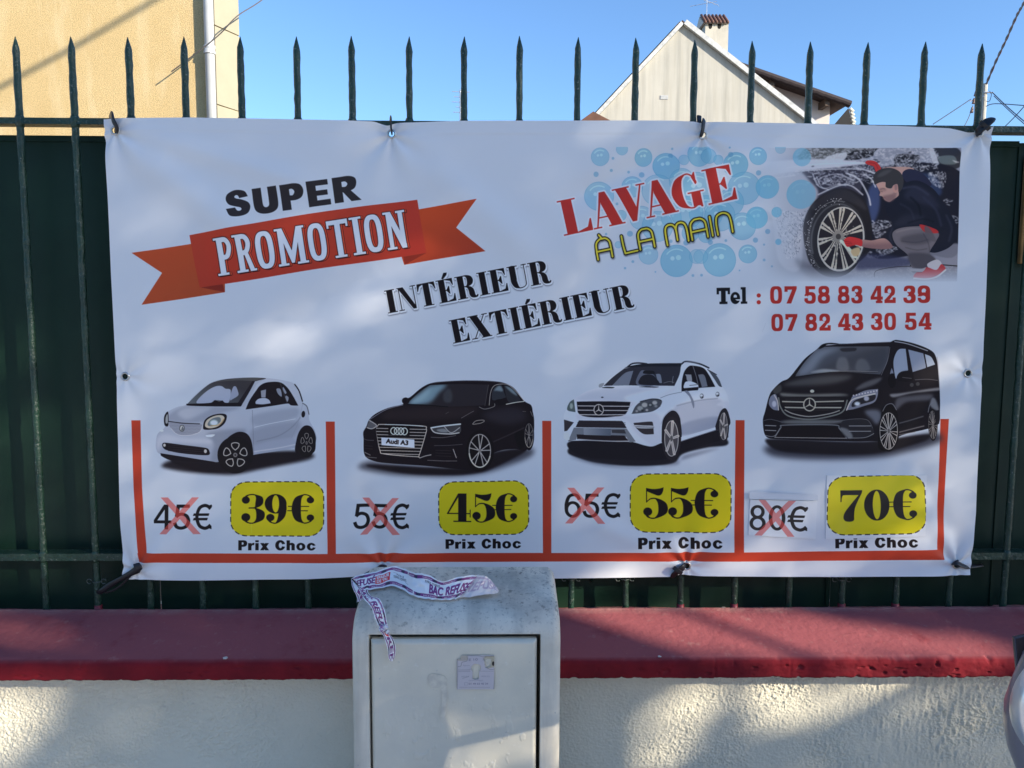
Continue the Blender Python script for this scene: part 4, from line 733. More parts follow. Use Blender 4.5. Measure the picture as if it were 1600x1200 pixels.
def lettering(sh):
    # LAVAGE
    sh.at(860, 225, 3.72)
    m = letters(sh, 'FAT', [('L', 78, 252), ('A', 252, 432), ('V', 402, 582), ('A', 560, 738), ('G', 720, 905), ('E', 915, 1090)], 80, 536, -.214, 206)
    sh.paint(m.dilate(sh.px(9)), (166, 188, 226)); sh.paint(m, (136, 42, 46))
    k, y = [], (172, 160, 60)
    def A(x, b, w, h, sl=-.214):
        f = lambda u, v: (x+u*w+(v*h)*-.02*0+v*h*.0-v*h*-.0-(v*h)*.18, b+u*w*sl-v*h)
        return [[f(0, 0), f(0, .45), f(.05, .8), f(.28, .98), f(.5, 1.0), f(.74, .98), f(.96, .8), f(1, .45), f(1, 0)], [f(0, .40), f(.5, .40), f(1, .40)]]
    def M(x, b, w, h, sl=-.214):
        f = lambda u, v: (x+u*w-(v*h)*.18, b+u*w*sl-v*h)
        return [[f(0, 0), f(0, .6), f(.06, .9), f(.22, 1), f(.40, .94), f(.5, .7), f(.5, .15)], [f(.5, .7), f(.58, .93), f(.75, 1), f(.93, .9), f(1, .6), f(1, 0)]]
    strokes = A(278, 672, 84, 112)+[[(280, 530), (296, 548)]]+A(522, 615, 82, 112)+A(822, 560, 90, 112)
    strokes += [[(413, 535), (424, 590), (436, 634)], [(436, 636), (470, 628), (506, 620)]]+M(678, 590, 122, 112)+[[(920, 425), (930, 480), (940, 535)]]
    f = lambda u, v: (970+u*85-(v*115)*.18, 530+u*85*-.214-v*115)
    strokes += [[f(0, 0), f(0, .55), f(.1, .88), f(.35, 1), f(.65, 1), f(.92, .85), f(1, .5), f(1, 0)]]
    for s in strokes: sh.line([(a+3, b+7) for a, b in s], 22, (40, 44, 60), .6, blur=4)
    for s in strokes: sh.line(s, 23, (16, 20, 26))
    for s in strokes: sh.line(s, 10, y)
    # INTERIEUR / EXTIERIEUR
    sh.at(580, 390, 3.72)
    for txt, a, b, e in (('INTERIEUR', (98, 372), (1050, 190), (405, 0)), ('EXTIERIEUR', (478, 546), (1532, 331), (0, 0))):
        m = word(sh, 'FAT', txt, a[0], a[1], b[0], b[1], 134 if txt[0] == 'I' else 136, gap=.04 if txt[0] == 'I' else .03)
        ang = math.atan2(b[1]-a[1], b[0]-a[0]); 
        cx, cy = (424, 172) if txt[0] == 'I' else (905, 322)
        ac = sh.poly([(cx-16, cy-2), (cx-4, cy-36), (cx+16, cy-38), (cx+14, cy-24), (cx-6, cy+2)], False)
        if txt[0] == 'E': ac = sh.poly([(cx-12, cy-6), (cx-2, cy-34), (cx+18, cy-36), (cx+16, cy-22), (cx-4, cy-2)], False)
        m = m.join(ac)
        d = m.dilate(sh.px(4))
        sh.paint(d.shift(sh.px(5), sh.px(9)).blur(sh.px(4)), (50, 56, 78), .75); sh.paint(m.dilate(sh.px(4)).shift(sh.px(4), sh.px(5)), (178, 196, 232)); sh.paint(m.dilate(sh.px(3)), (170, 188, 226)); sh.paint(m, (17, 15, 22))
    # SUPER
    sh.at(200, 260, 2.807)
    x0, y0, x1, y1 = 440, 226, 1024, 146
    m = word(sh, 'BLACK', 'SUPER', x0, y0, x1, y1, 112, gap=.09, arc=-4)
    sh.paint(m, (34, 35, 46))
    # PROMOTION
    m = word(sh, 'NAR', 'PROMOTION', 402, 482, 1236, 354, 165, gap=.05, arc=0)
    sh.paint(m.dilate(sh.px(4)).shift(sh.px(8), sh.px(1)), (44, 20, 24)); sh.paint(m.dilate(sh.px(1.5)).shift(sh.px(8), 0), (150, 62, 52)); sh.paint(m.dilate(sh.px(3)), (44, 20, 24)); sh.paint(m, (166, 186, 224))
    # telephone numbers
    sh.at(1100, 430, 4.324)
    c = (130, 38, 42)
    sh.paint(word(sh, 'SLAB', 'Tel', 82, 196, 290, 193, 110), (16, 18, 26))
    sh.oval(365, 137, 14, 14, c); sh.oval(365, 183, 14, 14, c)
    for a, b, t, yy in ((442, 616, '07', 192), (672, 842, '58', 191), (896, 1060, '83', 190), (1116, 1282, '42', 189), (1338, 1516, '39', 188)):
        sh.paint(word(sh, 'SLAB', t, a, yy, b+12, yy-1, 116, gap=.02), c)
    for a, b, t, yy in ((450, 620, '07', 377), (678, 845, '82', 375), (898, 1065, '43', 373), (1120, 1286, '30', 370), (1348, 1520, '54', 368)):
        sh.paint(word(sh, 'SLAB', t, a, yy, b+12, yy-1, 114, gap=.02), c)
    for i in range(6): sh.line([(412-i*4, 325+i*10), (410-i*4, 330+i*10)], 2, (70, 80, 110), .7)
def ribbon(sh):
    sh.at(200, 260, 2.807)
    O1 = (138, 62, 44)
    sh.fill([(22, 380, 1), (150, 362), (290, 340, 1), (430, 515, 1), (430, 552, 1), (240, 582), (66, 607, 1), (155, 468, 1)], O1, smooth=False, grad=((100, 380), (200, 600), (126, 60, 44)))
    sh.fill([(1200, 395, 1), (1275, 190, 1), (1530, 146, 1), (1440, 270, 1), (1568, 373, 1), (1390, 402), (1212, 432, 1)], (144, 60, 40), smooth=False, grad=((1300, 200), (1450, 400), (126, 50, 40)))
    sh.fill([(318, 530, 1), (420, 513, 1), (430, 552, 1)], (98, 36, 34), smooth=False); sh.fill([(1208, 397, 1), (1310, 380, 1), (1215, 432, 1)], (104, 38, 34), smooth=False)
    sh.fill([(275, 303, 1), (500, 262), (760, 215), (1020, 178), (1270, 148, 1), (1290, 270), (1310, 380, 1), (1100, 412), (820, 452), (560, 496), (320, 532, 1), (296, 420)], (136, 50, 44), grad=((300, 300), (320, 500), (130, 46, 42)))
    rb = sh.poly([(275, 303, 1), (500, 262), (760, 215), (1020, 178), (1270, 148, 1), (1290, 270), (1310, 380, 1), (1100, 412), (820, 452), (560, 496), (320, 532, 1), (296, 420)]); sh.fill([(1160, 165), (1270, 148), (1310, 380), (1200, 396)], (140, 44, 46), .35, blur=30, clip=rb); sh.fill([(275, 303), (330, 295), (370, 524), (320, 532)], (128, 52, 46), .4, blur=20, clip=rb)
def dashed_box(sh, q, col=(168, 158, 30)):
    """q: corners TL TR BR BL in the current grid, with rounded corners"""
    q = np.array(q, float); out = []
    def bl(u, v): return (q[0]*(1-u)*(1-v)+q[1]*u*(1-v)+q[2]*u*v+q[3]*(1-u)*v)
    rx, ry = .17, .27
    for cx, cy, a0 in ((1-rx, ry, -90), (1-rx, 1-ry, 0), (rx, 1-ry, 90), (rx, ry, 180)):
        for i in range(9):
            a = math.radians(a0+i*90/8); out.append(tuple(bl(cx+rx*math.cos(a), cy+ry*math.sin(a))))
    sh.fill(out, col, smooth=False)
    P = np.array(out+[out[0]]); seg = np.hypot(*np.diff(P, axis=0).T); cum = np.concatenate([[0], np.cumsum(seg)]); L = cum[-1]; n = 34
    f = lambda t: (np.interp(t, cum, P[:, 0]), np.interp(t, cum, P[:, 1]))
    h = L/n
    for i in range(n): sh.line([f(i*h), f(i*h+h*.33), f(i*h+h*.62)], 8.5, (22, 20, 26), smooth=False, cap=False)
def old_price(sh, digits, gx, y, w, h, X):
    m = word(sh, 'SANS', digits, gx[0], y, gx[1]+6, y, h).join(word(sh, 'SANS', '€', gx[2]-4, y, gx[3], y, h))
    sh.paint(m, (20, 20, 28))
    xm = None
    for p in X:
        k = sh.poly(p, False); xm = k if xm is None else xm.join(k)
    sh.paint(xm, (176, 62, 66), .62)
def prices(sh):
    c = (20, 18, 24)
    sh.at(220, 740, 5.333)
    old_price(sh, '45', (122, 432, 445, 600), 455, 0, 204, [[(178, 192), (238, 192), (512, 495), (450, 495)], [(436, 192), (494, 192), (228, 495), (170, 495)]])
    dashed_box(sh, [(758, 66), (1530, 60), (1530, 514), (758, 510)])
    sh.paint(word(sh, 'FAT', '39', 845, 408, 1244, 408, 242, gap=.0), c); sh.paint(word(sh, 'FAT', '€', 1222, 408, 1452, 408, 242), c)
    sh.paint(word(sh, 'BLACK', 'Prix Choc', 822, 630, 1466, 630, 82, gap=.06), c)
    sh.line([(930, 405), (932, 490)], 2, (190, 188, 120), .7, smooth=False)
    sh.at(540, 740, 5.333)
    old_price(sh, '55', (68, 362, 376, 530), 452, 0, 204, [[(140, 198), (198, 198), (456, 503), (396, 503)], [(392, 198), (448, 198), (184, 501), (126, 501)]])
    dashed_box(sh, [(776, 66), (1522, 52), (1526, 496), (780, 496)])
    sh.paint(word(sh, 'FAT', '45', 846, 392, 1240, 392, 234, gap=.0), c); sh.paint(word(sh, 'FAT', '€', 1212, 392, 1430, 392, 234), c)
    sh.paint(word(sh, 'BLACK', 'Prix Choc', 836, 615, 1464, 611, 80, gap=.06), c)
    sh.at(860, 730, 5.333)
    old_price(sh, '65', (112, 410, 420, 576), 410, 0, 196, [[(138, 166), (196, 166), (452, 460), (392, 460)], [(388, 163), (446, 163), (180, 460), (120, 460)]])
    dashed_box(sh, [(662, 52), (1498, 48), (1494, 536), (660, 532)])
    sh.paint(word(sh, 'FAT', '55', 768, 418, 1172, 418, 254, gap=.04), c); sh.paint(word(sh, 'FAT', '€', 1152, 418, 1392, 418, 252), c)
    sh.paint(word(sh, 'BLACK', 'Prix Choc', 724, 670, 1428, 668, 92, gap=.06), c)
    sh.at(1150, 730, 4.848)
    sh.paint(word(sh, 'BLACK', 'Prix Choc', 738, 604, 1364, 596, 80, gap=.06), c)
def frames(sh):
    sh.at(0, 0, 1)
    C = (136, 50, 42)
    F = lambda *p: sh.fill(list(p), C, smooth=False)
    F((208, 656), (222, 656), (225, 760), (232, 866), (219, 866), (212, 760))
    F((218, 862), (500, 864), (700, 862), (900, 862), (1150, 861), (1471, 857), (1471, 872), (1150, 875), (900, 875), (700, 876), (500, 878), (219, 877))
    F((510, 658), (524, 658), (526, 866), (513, 866)); F((847, 657), (861, 657), (861, 866), (848, 866)); F((1148, 656), (1162, 656), (1160, 866), (1145, 866)); F((1467, 654), (1480, 654), (1474, 760), (1471, 866), (1461, 866), (1464, 760))
def washing_picture(sh):
    """the printed photograph of a man hand-washing a car wheel, upper right"""
    sh.at(1180, 225, 5.0)
    rng = np.random.RandomState(5)
    frame = sh.poly([(0, 36), (1588, 36), (1575, 560), (1560, 1075), (0, 1075)], False)
    W, H = frame.m.shape[1], frame.m.shape[0]
    X = (np.arange(W)/W)[None, :]; Y = (np.arange(H)/H)[:, None]
    fade = np.clip((X-.02)/.28, 0, 1)**1.3*np.clip((1.0-Y)/.12, 0, 1)
    fr = Mask(frame.x, frame.y, (frame.m*fade).astype(np.float32))
    base = sh.img.copy()
    N, FO = (34, 36, 58), (150, 160, 196)
    sh.paint(frame, (48, 52, 80))
    F = lambda p, c, a=1, b=0, g=None, s=True: sh.fill(p, c, a, b, g, s)
    F([(0, 36), (1588, 36), (1580, 400), (0, 400)], (120, 130, 166), 1, 0, None, False)
    F([(0, 640), (800, 600), (1570, 850), (1560, 1100), (0, 1100)], (104, 112, 142), 1, 10)
    F([(400, 40), (900, 40), (820, 110), (560, 130), (330, 135)], (66, 72, 84), .9, 8); F([(680, 130), (760, 60), (960, 40), (900, 100), (760, 130)], (24, 26, 38), 1, 3)
    F([(560, 100), (700, 70), (680, 130), (540, 135)], (160, 172, 206), .9, 5)
    F([(960, 40), (1588, 40), (1588, 220), (1200, 200), (950, 180)], (116, 126, 160)); F([(1090, 90), (1270, 95), (1230, 160), (1180, 185), (1090, 185)], (26, 28, 42), 1, 3)
    F([(1370, 40), (1560, 40), (1588, 180), (1420, 200)], (40, 44, 60), 1, 2); F([(1420, 105), (1530, 100), (1550, 160), (1440, 160)], (80, 94, 110), 1, 3); F([(1345, 40), (1380, 40), (1430, 210), (1390, 200)], (150, 160, 192), 1, 3)
    F([(240, 200), (600, 155), (880, 150), (960, 230), (900, 420), (880, 500), (420, 480), (300, 280)], (44, 46, 68), 1, 6)
    F([(0, 260), (300, 210), (420, 300), (480, 400), (380, 640), (340, 980), (180, 920), (120, 560), (0, 480)], (132, 142, 176), 1, 12)
    F([(0, 160), (500, 120), (860, 150), (700, 180), (300, 220), (0, 260)], (158, 170, 208), 1, 8)
    F([(880, 230), (1588, 220), (1575, 840), (1300, 860), (860, 850)], (22, 24, 40), 1, 4)
    F([(870, 380), (950, 300), (960, 500), (900, 620)], (50, 66, 118), .9, 14); F([(1250, 240), (1400, 260), (1440, 400), (1300, 380)], (40, 56, 100), .8, 14)
    # foam: thousands of small flecks in bands along the bodywork
    def flecks(n, region, smin, smax, col, a, ang=0.0, el=2.0, soft=0):
        m = EMPTY; P = []
        x0, y0, x1, y1 = region
        for _ in range(int(n*.9)):
            x, y = rng.uniform(x0, x1), rng.uniform(y0, y1); el = 2.0 if n > 800 else 4.5; r = rng.uniform(smin, smax); t = ang+rng.normal(0, .5)
            r *= .62; P.append(sh.T([(x+r*rng.uniform(.4, 1.5)*(el*math.cos(q)*math.cos(t)-math.sin(q)*math.sin(t)), y+r*rng.uniform(.4, 1.5)*(el*math.cos(q)*math.sin(t)+math.sin(q)*math.cos(t))) for q in (0, .8, 1.7, 2.6, 3.5, 4.3, 5.3)]))
        allA = np.concatenate(P); B = np.concatenate([np.roll(p, -1, 0) for p in P]); return edges_mask(allA, B)
    def region(pts): return sh.poly(pts)
    bands = [([(420, 40), (960, 36), (1380, 40), (1420, 200), (960, 200), (880, 150), (300, 140)], 700, 3, 9, (166, 178, 214), .9), ([(1080, 80), (1280, 90), (1230, 180), (1100, 190)], 60, 2, 6, (150, 162, 196), .9),
             ([(250, 180), (880, 150), (960, 240), (950, 330), (700, 260), (480, 330), (420, 230), (200, 260)], 420, 3, 8, (160, 172, 210), .85), ([(520, 280), (760, 240), (760, 320), (620, 320), (540, 340)], 140, 3, 9, (166, 178, 214), .9),
             ([(120, 480), (220, 520), (400, 520), (470, 430), (440, 560), (360, 700), (330, 850), (240, 900), (160, 660)], 900, 2.5, 7, (176, 188, 222), .95),
             ([(900, 600), (1060, 620), (980, 720), (930, 740)], 90, 4, 10, (160, 172, 208), .95), ([(1340, 230), (1470, 230), (1450, 350), (1350, 300)], 60, 6, 14, (166, 178, 212), .95), ([(1460, 430), (1530, 430), (1520, 480), (1470, 480)], 8, 5, 9, (166, 178, 212), .9),
             ([(860, 850), (1060, 800), (1100, 830), (900, 900)], 80, 4, 9, (170, 184, 220), .9), ([(1500, 560), (1575, 580), (1570, 640)], 20, 5, 10, (170, 184, 220), .9), ([(700, 960), (1200, 920), (1560, 960), (1540, 1070), (700, 1060)], 380, 2, 5, (140, 150, 184), .7)]
    for pts, n, a, b, col, al in bands:
        p = np.array([q[:2] for q in pts]); reg = (p[:, 0].min(), p[:, 1].min(), p[:, 0].max(), p[:, 1].max())
        sh.paint(flecks(n, reg, a, b, col, al, ang=1.2 if pts[0][0] in (120, 1340) else .1).join(region(pts), 'and').blur(1), col, al*.9)
    rr = region([(120, 480), (220, 520), (400, 520), (470, 430), (440, 560), (360, 700), (330, 850), (240, 900), (160, 660)])
    sh.paint(flecks(500, (120, 430, 470, 900), 2, 5, 0, 0, ang=1.2).join(rr, 'and'), (56, 60, 84), .9)
    for pts, w in (([(240, 190), (500, 160), (850, 152)], 7), ([(440, 240), (480, 330), (560, 360)], 7), ([(700, 230), (800, 280), (870, 400), (890, 480)], 12), ([(300, 220), (500, 205), (800, 200), (940, 240)], 8), ([(480, 400), (640, 330), (740, 330), (830, 400)], 10), ([(480, 300), (520, 260), (640, 240), (760, 290)], 6), ([(840, 240), (900, 280), (930, 340)], 10), ([(760, 180), (900, 220)], 6), ([(470, 260), (500, 330), (540, 350), (640, 320), (700, 330)], 5), ([(0, 300), (160, 270), (300, 250)], 6)):
        sh.line(pts, w, (170, 182, 218), .85, blur=1.5)
    for _ in range(46):                          # runs of foam sliding down the wing and door
        x, y = (rng.uniform(380, 900), rng.uniform(170, 330)) if rng.uniform() < .6 else (rng.uniform(900, 1560), rng.uniform(60, 240)); l = rng.uniform(20, 70); t = rng.normal(-.05, .25)
        sh.line([(x, y, rng.uniform(2, 6)), (x+l*.5*math.cos(t), y+l*.5*math.sin(t)+rng.normal(0, 5), rng.uniform(5, 12)), (x+l*math.cos(t), y+l*math.sin(t), 2)], 1, (168, 178, 210) if rng.uniform() > .3 else (24, 26, 40), .8, blur=1.5)
    # wheel arch, tyre, rim
    F([(380, 800), (370, 620), (430, 480), (520, 400), (640, 350), (760, 370), (850, 460), (900, 640), (890, 800), (830, 900), (600, 1040), (440, 960)], (24, 24, 34), 1, 3)
    F([(430, 480), (560, 380), (680, 350), (800, 420), (860, 520), (740, 460), (600, 440), (470, 520)], (40, 42, 56), .8, 10)
    sh.oval(625, 745, 228, 300, (34, 36, 48), rot=.12); sh.line(oval_pts(628, 742, 196, 270, .12, a0=150, a1=330), 12, (70, 76, 94), .8, smooth=False, blur=2); sh.line(oval_pts(660, 745, 178, 248, .12), 10, (140, 148, 170), smooth=False, closed=True)
    sh.oval(660, 745, 172, 240, (30, 30, 42), rot=.12)
    for i in range(60):
        a = math.radians(130+i*2.6); r = 1.0
        x, y = 625+222*math.cos(a)*r, 745+294*math.sin(a); sh.line([(x, y), (x+14, y-6)], 4, (110, 118, 140), .7, smooth=False)
    hx, hy = 640, 725
    for k in range(11):
        a = 2*math.pi*k/11+.2
        for d in (-.075, .075):
            x1, y1 = 660+168*math.cos(a+d), 745+236*math.sin(a+d)
            sh.line([(hx+30*math.cos(a), hy+34*math.sin(a), 16), ((hx+x1)/2, (hy+y1)/2, 12), (x1, y1, 20)], 1, (150, 156, 170), .95)
        sh.line([(hx+30*math.cos(a), hy+34*math.sin(a), 4), (660+150*math.cos(a), 745+214*math.sin(a), 9)], 1, (26, 26, 36), .9, smooth=False)
    for _ in range(150):
        a = rng.uniform(0, 6.28); k_ = round((a-.2)/(2*math.pi/11))*(2*math.pi/11)+.2+rng.normal(0, .07); r = rng.uniform(.2, .95); x, y = 660+160*r*math.cos(k_), 740+228*r*math.sin(k_)
        sh.oval(x, y, rng.uniform(3, 9), rng.uniform(2, 6), (168, 176, 196) if rng.uniform() > .35 else (40, 40, 50), .85, rot=k_, blur=1)
    for _ in range(60):
        a = rng.uniform(2.4, 4.9); sh.oval(620+rng.uniform(205, 245)*math.cos(a), 745+rng.uniform(270, 320)*math.sin(a), rng.uniform(2, 6), rng.uniform(2, 5), (160, 170, 200), .8)
    sh.oval(hx, hy, 46, 48, (104, 108, 122)); sh.oval(hx, hy, 20, 22, (50, 52, 62)); sh.line([(660, 760, 22), (720, 820, 26), (770, 880, 30)], 1, (176, 182, 196), .9); F([(740, 830), (800, 810), (810, 860), (780, 880), (750, 870)], (150, 142, 128), 1, 3)
    sh.line(oval_pts(660, 745, 172, 240, .12, a0=-20, a1=170), 6, (170, 178, 196), .8, smooth=False)
    # ground shade
    F([(860, 860), (1200, 900), (1200, 950), (900, 980), (780, 980)], (40, 46, 84), .7, 14); F([(1340, 850), (1570, 780), (1560, 940), (1380, 940)], (110, 118, 150), .8, 8)
    sh.line([(1200, 950), (1350, 940), (1565, 955)], 8, (28, 28, 38)); sh.line([(920, 1040), (940, 990), (1100, 960), (1240, 958)], 5, (30, 32, 42), .8)
    F([(300, 900), (440, 950), (560, 1040), (760, 1020), (700, 1060), (440, 1070)], (60, 66, 90), .6, 22)
    # the man: rear arm, glove, head, pullover, trousers, shoe
    skin, sk2 = (146, 124, 136), (104, 84, 100)
    F([(985, 195), (1040, 184), (1180, 184), (1230, 205), (1180, 250), (1080, 240), (1000, 230)], skin); F([(850, 150), (870, 132), (930, 140), (970, 185), (970, 220), (935, 222), (915, 180), (870, 165)], (150, 46, 54)); sh.line([(880, 150), (930, 160), (950, 200)], 4, (110, 30, 40), .7)
    F([(1140, 260), (1150, 215), (1210, 200), (1300, 240), (1360, 330), (1200, 320)], (30, 34, 64))
    F([(1020, 440), (1110, 400), (1140, 320), (1250, 290), (1370, 350), (1450, 450), (1520, 560), (1568, 670), (1560, 740), (1500, 810), (1400, 850), (1320, 840), (1200, 820), (1080, 800), (1040, 780), (1010, 730), (1040, 660), (1060, 620), (1010, 520)], (20, 24, 42))
    F([(1150, 420), (1230, 330), (1340, 380), (1430, 500), (1330, 480)], (38, 44, 72), .6, 22); F([(1080, 640), (1150, 560), (1300, 560), (1280, 620)], (30, 36, 60), .6, 16)
    for p, w_, c_ in (([(1140, 350), (1240, 340), (1340, 400)], 16, (44, 50, 80)), ([(1120, 470), (1200, 520), (1230, 600)], 12, (34, 40, 66)), ([(1300, 420), (1400, 520), (1440, 640)], 18, (36, 42, 70)), ([(1480, 560), (1520, 660), (1500, 760)], 16, (38, 44, 70)), ([(1060, 660), (1040, 720), (1060, 780)], 10, (40, 46, 74)), ([(1180, 620), (1300, 590), (1380, 610)], 10, (10, 12, 24)), ([(1200, 420), (1260, 480), (1280, 560)], 14, (10, 12, 24))): sh.line(p, w_, c_, .7, blur=7)
    F([(935, 310), (1000, 300), (1080, 330), (1110, 400), (1060, 440), (1035, 455), (1000, 440), (985, 415), (960, 405), (965, 380), (950, 350)], skin); F([(1000, 440), (990, 415), (1040, 400), (1090, 380), (1080, 430), (1040, 456)], sk2, .7, 6)
    F([(955, 350), (1000, 352), (1015, 368), (965, 375)], sk2, .45, 6); sh.line([(968, 374), (984, 376)], 4, (60, 46, 56), .8, blur=1.5); sh.line([(966, 358), (985, 352), (1004, 355)], 5, (66, 54, 64), .8, blur=1.5); sh.line([(987, 423), (1006, 420)], 4, (104, 70, 84), .8); F([(985, 410), (1010, 402), (1060, 400), (1080, 420), (1040, 452), (1000, 438)], (96, 80, 92), .35, 6)
    F([(1060, 300), (1100, 310), (1112, 350), (1090, 385), (1065, 370)], (150, 122, 132)); F([(1078, 320), (1098, 325), (1095, 360), (1080, 360)], sk2, .6, 3)
    F([(918, 300), (915, 250), (960, 205), (1040, 190), (1110, 215), (1145, 270), (1140, 340), (1110, 380), (1100, 320), (1070, 325), (1050, 350), (1010, 340), (1005, 300), (960, 305), (925, 320)], (44, 46, 58)); F([(940, 260), (990, 215), (1060, 205), (1000, 250)], (70, 74, 88), .6, 8)
    F([(1060, 720), (1075, 680), (1140, 655), (1260, 645), (1330, 650), (1420, 700), (1400, 760), (1350, 850), (1395, 900), (1380, 920), (1320, 990), (1230, 980), (1200, 940), (1180, 870), (1090, 790)], (84, 86, 108)); F([(1130, 730), (1300, 700), (1360, 760), (1250, 790), (1140, 770)], (52, 54, 72), .6, 14); F([(1180, 860), (1340, 860), (1390, 910), (1310, 985), (1220, 960)], (50, 52, 70), .7, 10); sh.line([(1090, 690), (1200, 665), (1300, 665)], 10, (112, 116, 140), .6, blur=6)
    for p in ([(1130, 760), (1250, 770), (1360, 740)], [(1160, 810), (1250, 830), (1330, 820)], [(1300, 700), (1340, 780), (1350, 850)]): sh.line(p, 6, (44, 46, 62), .6, blur=3)
    F([(1270, 635), (1320, 640), (1400, 670), (1418, 695), (1380, 700), (1310, 690)], (140, 42, 52)); F([(1310, 650), (1350, 660), (1400, 760), (1330, 740)], (70, 72, 92), .9, 4)
    F([(815, 750), (900, 755), (1000, 740), (1062, 800), (1030, 822), (920, 820), (820, 800)], skin, 1, 0, ((0, 750), (0, 820), sk2)); F([(685, 750), (720, 728), (780, 735), (825, 755), (820, 800), (780, 790), (740, 800), (710, 805), (690, 780)], (156, 44, 54)); 
    for i in range(3): sh.line([(690+i*12, 762+i*16), (740+i*6, 770+i*12)], 4, (104, 28, 38), .7)
    F([(1330, 940), (1400, 905), (1440, 930), (1440, 980), (1360, 980)], (150, 158, 190)); F([(1228, 1045), (1240, 1010), (1320, 965), (1400, 985), (1440, 940), (1470, 985), (1380, 1040), (1300, 1055)], (140, 52, 66)); sh.line([(1228, 1050), (1320, 1056), (1400, 1040), (1472, 985)], 13, (160, 168, 196)); sh.line([(1230, 1060), (1320, 1066), (1400, 1050)], 4, (110, 50, 66), .8)
    F([(1195, 975), (1290, 975), (1320, 965), (1290, 1000), (1210, 1000)], (120, 128, 158)); sh.line([(1210, 1000), (1290, 1002)], 4, (50, 50, 66))
    # fade of the picture into the white of the banner on its left and bottom
    y0, x0 = fr.y, fr.x; hh, ww = fr.m.shape
    a = fr.m[..., None]; sh.img[:] = base*(1) if False else sh.img
    pic = sh.img[y0:y0+hh, x0:x0+ww].copy(); sh.img[:] = base
    v = sh.img[y0:y0+hh, x0:x0+ww]; v += (pic-v)*a
def patches_art(sh, which):
    c = (18, 16, 22)
    sh.at(1150, 730, 4.848)
    if which == 0:
        m = word(sh, 'SANS', '80', 88, 463, 372, 466, 182, gap=.04).join(word(sh, 'SANS', '€', 368, 470, 524, 474, 182)); sh.paint(m, c)
        xm = sh.poly([(160, 238), (210, 238), (428, 516), (376, 516)], False).join(sh.poly([(384, 246), (440, 246), (180, 506), (126, 504)], False)); sh.paint(xm, (190, 60, 66), .6)
    else:
        dashed_box(sh, [(682, 66), (1420, 50), (1424, 490), (672, 502)], (172, 160, 22))
        sh.paint(word(sh, 'FAT', '70', 772, 395, 1160, 390, 228, gap=.0), c); sh.paint(word(sh, 'FAT', '€', 1136, 390, 1356, 388, 228), c)
def draw_banner(sh):
    bubbles(sh); washing_picture(sh)
    sh.at(860, 225, 3.72)
    for x, y, r in ((1450, 295, 84), (1255, 253, 66), (1455, 80, 53), (1310, 398, 30), (1195, 430, 62), (1320, 570, 18)): sh.oval(x, y, r, r, (84, 150, 206), .55, clip=sh.poly([(150, 22), (1600, 22), (1600, 819), (150, 819)], False))
    ribbon(sh); lettering(sh); frames(sh)
    car_small_silver(sh); car_black_saloon(sh); car_white_suv(sh); van_black(sh); prices(sh)

# ------------------------------------------------------------------ setting: ground
m_pave = pmat('pale_concrete_pavement', (.58, .565, .54), .9, var=.2, vscale=3, bump=.4, bscale=180, bdist=.003)
g = link('pavement', mesh('pavement', [(-120, -120, 0), (120, -120, 0), (120, -.1, 0), (-120, -.1, 0)], [(0, 1, 2, 3)]), m_pave); tag(g, kind='structure')
m_soil = pmat('garden_soil', (.12, .10, .07), .95, var=.4, vscale=1.5)
g = link('garden_ground', mesh('garden_ground', [(-150, -.1, -.004), (150, -.1, -.004), (150, 260, -.004), (-150, 260, -.004)], [(0, 1, 2, 3)]), m_soil); tag(g, kind='structure')

# ------------------------------------------------------------------ unseen tree added right of the camera, crown shaped for the wall's sun patches
K_ = SUN.x/SUN.y, SUN.z/SUN.y
def plane0(P):                                  # where the sunbeam through P meets the fence plane
    return P[..., 0]-P[..., 1]*K_[0], P[..., 2]-P[..., 1]*K_[1]
LIT = []                                        # gaps shaped into the leaves: ellipses on the wall where sun is let through
def lit(px, py, Y, rx, ry, ang, T):
    a = at(px, py, Y); s = (Y-CAM[1])/F_PX; LIT.append((a.x-Y*K_[0], a.z-Y*K_[1], rx*s*1.2, ry*s*1.35, math.radians(ang), T))
lit(300, 620, 0, 160, 46, 24, .15); lit(210, 560, 0, 70, 60, 40, .10); lit(560, 470, 0, 130, 30, 32, .16); lit(450, 540, 0, 130, 26, 26, .10); lit(700, 800, 0, 650, 110, 0, .03)
lit(215, 700, 0, 60, 90, 75, .12); lit(1440, 640, 0, 30, 150, 0, .09); lit(1470, 700, 0, 26, 150, 6, .18); lit(1420, 830, 0, 90, 26, 8, .18); lit(1180, 880, 0, 300, 14, 3, .40); lit(1180, 850, 0, 40, 60, -30, .15)
lit(20, 700, .05, 60, 160, 5, .30); lit(1050, 930, .06, 110, 22, 0, .34); lit(760, 350, 0, 120, 30, 35, .06)
lit(1090, 980, -.10, 230, 62, -4, 1.0); lit(1370, 1010, -.16, 200, 36, -5, 1.0); lit(1450, 1025, -.22, 90, 7, -4, .5); lit(40, 985, -.12, 60, 18, 0, .30); lit(130, 1012, -.18, 80, 9, 0, .25)
lit(0, 1115, -.19, 80, 34, 10, 1.0); lit(0, 1165, -.19, 50, 40, 30, .8); lit(1220, 1100, -.19, 180, 34, 6, .70); lit(1080, 1150, -.19, 150, 34, 20, .55); lit(1420, 1098, -.19, 120, 16, 12, .6); lit(960, 1190, -.19, 120, 22, 20, .45); lit(1560, 1110, -.19, 60, 20, 10, .25)
lit(820, 1185, -.5, 180, 30, 6, .40); lit(620, 1150, -.5, 60, 30, 0, .28); lit(700, 1200, -.5, 160, 26, 4, .4); lit(872, 1060, -.48, 14, 60, 0, .5); lit(1588, 1100, -.65, 20, 60, 0, .5)
